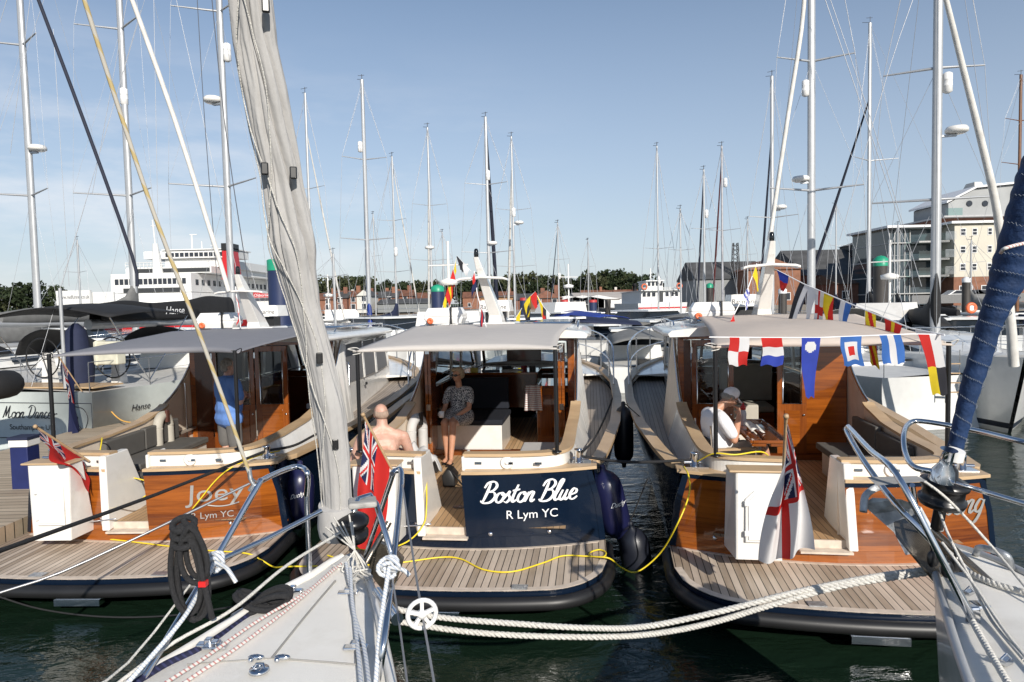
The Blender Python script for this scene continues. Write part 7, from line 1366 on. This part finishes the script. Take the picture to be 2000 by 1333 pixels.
MB().box((X(245),-.1,Z(300,572)+.05),(X(355),.0,Z(300,563))).build('car_deck_opening', dkm, fe)
MB().box((X(235),3,Z(300,534)),(X(405),60,Z(300,521))).build('upper_deck', fw, fe); MB().box((X(258),2.9,Z(300,532)),(X(402),2.99,Z(300,524))).build('window_strip', dkm, fe)
MB().box((X(300),6,Z(350,520)),(X(412),40,Z(350,503))).build('bridge_base', fw, fe); MB().box((X(262),5,Z(350,502)),(X(440),14,Z(350,487))).build('bridge', fw, fe)
for k in range(14): x0 = X(306)+k*1.02; MB().box((x0,4.92,Z(350,499)),(x0+.78,4.99,Z(350,491))).build('bridge_window', pane, fe)
MB().box((X(300),4.6,Z(350,486)),(X(442),15,Z(350,484))).build('bridge_roof', fw, fe)
fn_ = MB(); fn_.loft([[V(X(421),4,Z(430,545)),V(X(446),4,Z(430,545)),V(X(446),8,Z(430,545)),V(X(421),8,Z(430,545))],[V(X(424),4,Z(430,488)),V(X(441),4,Z(430,488)),V(X(441),8,Z(430,488)),V(X(424),8,Z(430,488))]], 0, smooth=False); fo = fn_.build('funnel', fr_, fe); MB().box((X(423),3.8,Z(430,487)),(X(442),8.2,Z(430,473))).build('funnel_top', black, fo)
mm = MB(); mm.tube([(X(300),3,Z(300,540)),(X(296),3,Z(300,475))], [1.2,.55], 8); mm.tube([(X(296),3,Z(300,475)),(X(293),3,Z(300,428))], .16, 6); mm.tube([(X(289),3,Z(300,440)),(X(299),3,Z(300,440))], .1, 5); mm.build('foremast', fw, fe)
mm = MB(); mm.tube([(X(347),8,Z(350,484)),(X(347),8,Z(350,452))], .2, 6); mm.tube([(X(343),8,Z(350,452)),(X(358),8,Z(350,452))], .12, 5); mm.tube([(X(390),8,Z(390,484)),(X(390),8,Z(390,473))], .1, 5).tube([(X(385),8,Z(390,474)),(X(395),8,Z(390,474))], .1, 5).tube([(X(367),8,Z(367,484)),(X(367),8,Z(367,466))], .13, 5).build('radar_mast', fw, fe)
MB().box((X(445),30,Z(450,573)),(X(448),62,Z(450,520))).build('aft_house', fw, fe)
rl = MB()
for v in (517, 512): rl.tube([(X(237),2.6,Z(300,v)),(X(403),2.6,Z(300,v))], .08, 4)
for k in range(24): x = X(237)+k*(X(403)-X(237))/23; rl.tube([(x,2.6,Z(300,521)),(x,2.6,Z(300,512))], .06, 3)
rl.build('deck_rail', fw, fe)
wl_ = T('advert_wall', 'white wall lettered with a web address left of the ferry', 'wall', (xat(113, 128), 128, 0)); wv = xat(179, 128)-xat(113, 128); MB().box((0,0,2),(wv,.6,zat(150,568,128))).build('wall', fw, wl_); t_ = MB(); put_text(t_, 'www.redfunnel.co.uk', 1.0, lambda a, b: V(.4+a, -.03, zat(150,584,128)+b), 0, 0, .01, width=wv*.92); t_.build('wall_lettering', mat('grey_letters', (.12,.12,.13), .6), wl_)
tag(MB().box((xat(180,129),129,2),(xat(225,129),129.6,zat(200,571,129))).build('wall', fw), 'plain white wall between the lettered wall and the ferry', 'wall')
sg_ = T('sign_board', 'red board with white lettering right of the ferry', 'sign', (xat(497,100),100,0)); MB().box((0,0,zat(500,582,100)),(xat(532,100)-xat(497,100),.3,zat(500,571,100))).build('board', fr_, sg_); t_ = MB(); put_text(t_, 'Osborne', .6, lambda a, b: V(.1+a, -.03, zat(500,580,100)+b), 0, 0, .005, width=2.2); t_.build('sign_lettering', paintw, sg_)
tag(MB().box((xat(496,101),101,.3),(xat(528,101),106,zat(510,583,101))).build('deck_house', fw), 'low white building under the red board', 'building')
# small white ferry
D = 95; sf = T('passenger_ferry', 'small white double-funnelled ferry in the centre of the basin', 'ferry', (xat(1292, D), D, 0), 0); cx = sf.location.x; X = lambda u: xat(u, D)-cx; Z = lambda v: zat(1292, v, D)
MB().loft([[V(X(1250),0,-.5),V(X(1336),0,-.5),V(X(1336),22,-.5),V(X(1250),22,-.5)],[V(X(1246),0,Z(592)),V(X(1342),0,Z(592)),V(X(1342),22,Z(592)),V(X(1246),22,Z(592))]], 0, smooth=False).build('hull', fw, sf)
MB().box((X(1247),-.02,Z(603)),(X(1341),-.01,Z(600))).build('hull_stripe', fr_, sf)
ca = MB().box((X(1255),1,Z(592)),(X(1331),18,Z(568))).build('cabin', fw, sf); MB().box((X(1253),.5,Z(568)),(X(1333),18.5,Z(566.5))).build('deck', fw, sf)
for u0 in (1258,1267,1277,1303,1313,1322): MB().box((X(u0),.93,Z(579)),(X(u0+6),.99,Z(571))).build('window', pane, ca)
MB().box((X(1289),.9,Z(590)),(X(1298),.99,Z(571))).build('doorway', dkm, ca)
br = MB().box((X(1274),4,Z(566)),(X(1307),10,Z(548))).build('bridge', fw, sf); MB().box((X(1272),3.6,Z(548)),(X(1309),10.4,Z(546))).build('bridge_roof', fw, br)
for u0 in (1277,1285,1293,1301): MB().box((X(u0),3.92,Z(557)),(X(u0+5),3.99,Z(549))).build('bridge_window', pane, br)
for u0 in (1254, 1311): MB().lathe([(.3,0),(.3,Z(556)-Z(566)),(.32,Z(556)-Z(566)),(.32,Z(551)-Z(566))], (X(u0+1),6,Z(566)), 12).build('funnel', black, sf)
MB().tube([(X(1288),6,Z(546)),(X(1288),6,Z(520))], .09, 5).tube([(X(1285),6,Z(530)),(X(1291),6,Z(530))], .05, 4).build('mast', fw, sf)
rl = MB(); 
for v in (562, 564.5): rl.tube([(X(1254),.8,Z(v)),(X(1332),.8,Z(v))], .04, 4)
rl.build('deck_rail', fw, sf)
for i, (u, n_) in enumerate([(1258,'left'),(1326,'right')]): tag(MB().tube([V(math.cos(a)*.35,0,math.sin(a)*.35) for a in [2*math.pi*i_/16 for i_ in range(16)]], .1, 6, closed=True).build('lifebuoy', orange, None, loc=(xat(u,D),D-.3,Z(560))), 'orange lifebuoy on the %s rail of the small ferry' % n_, 'lifebuoy')
# gull
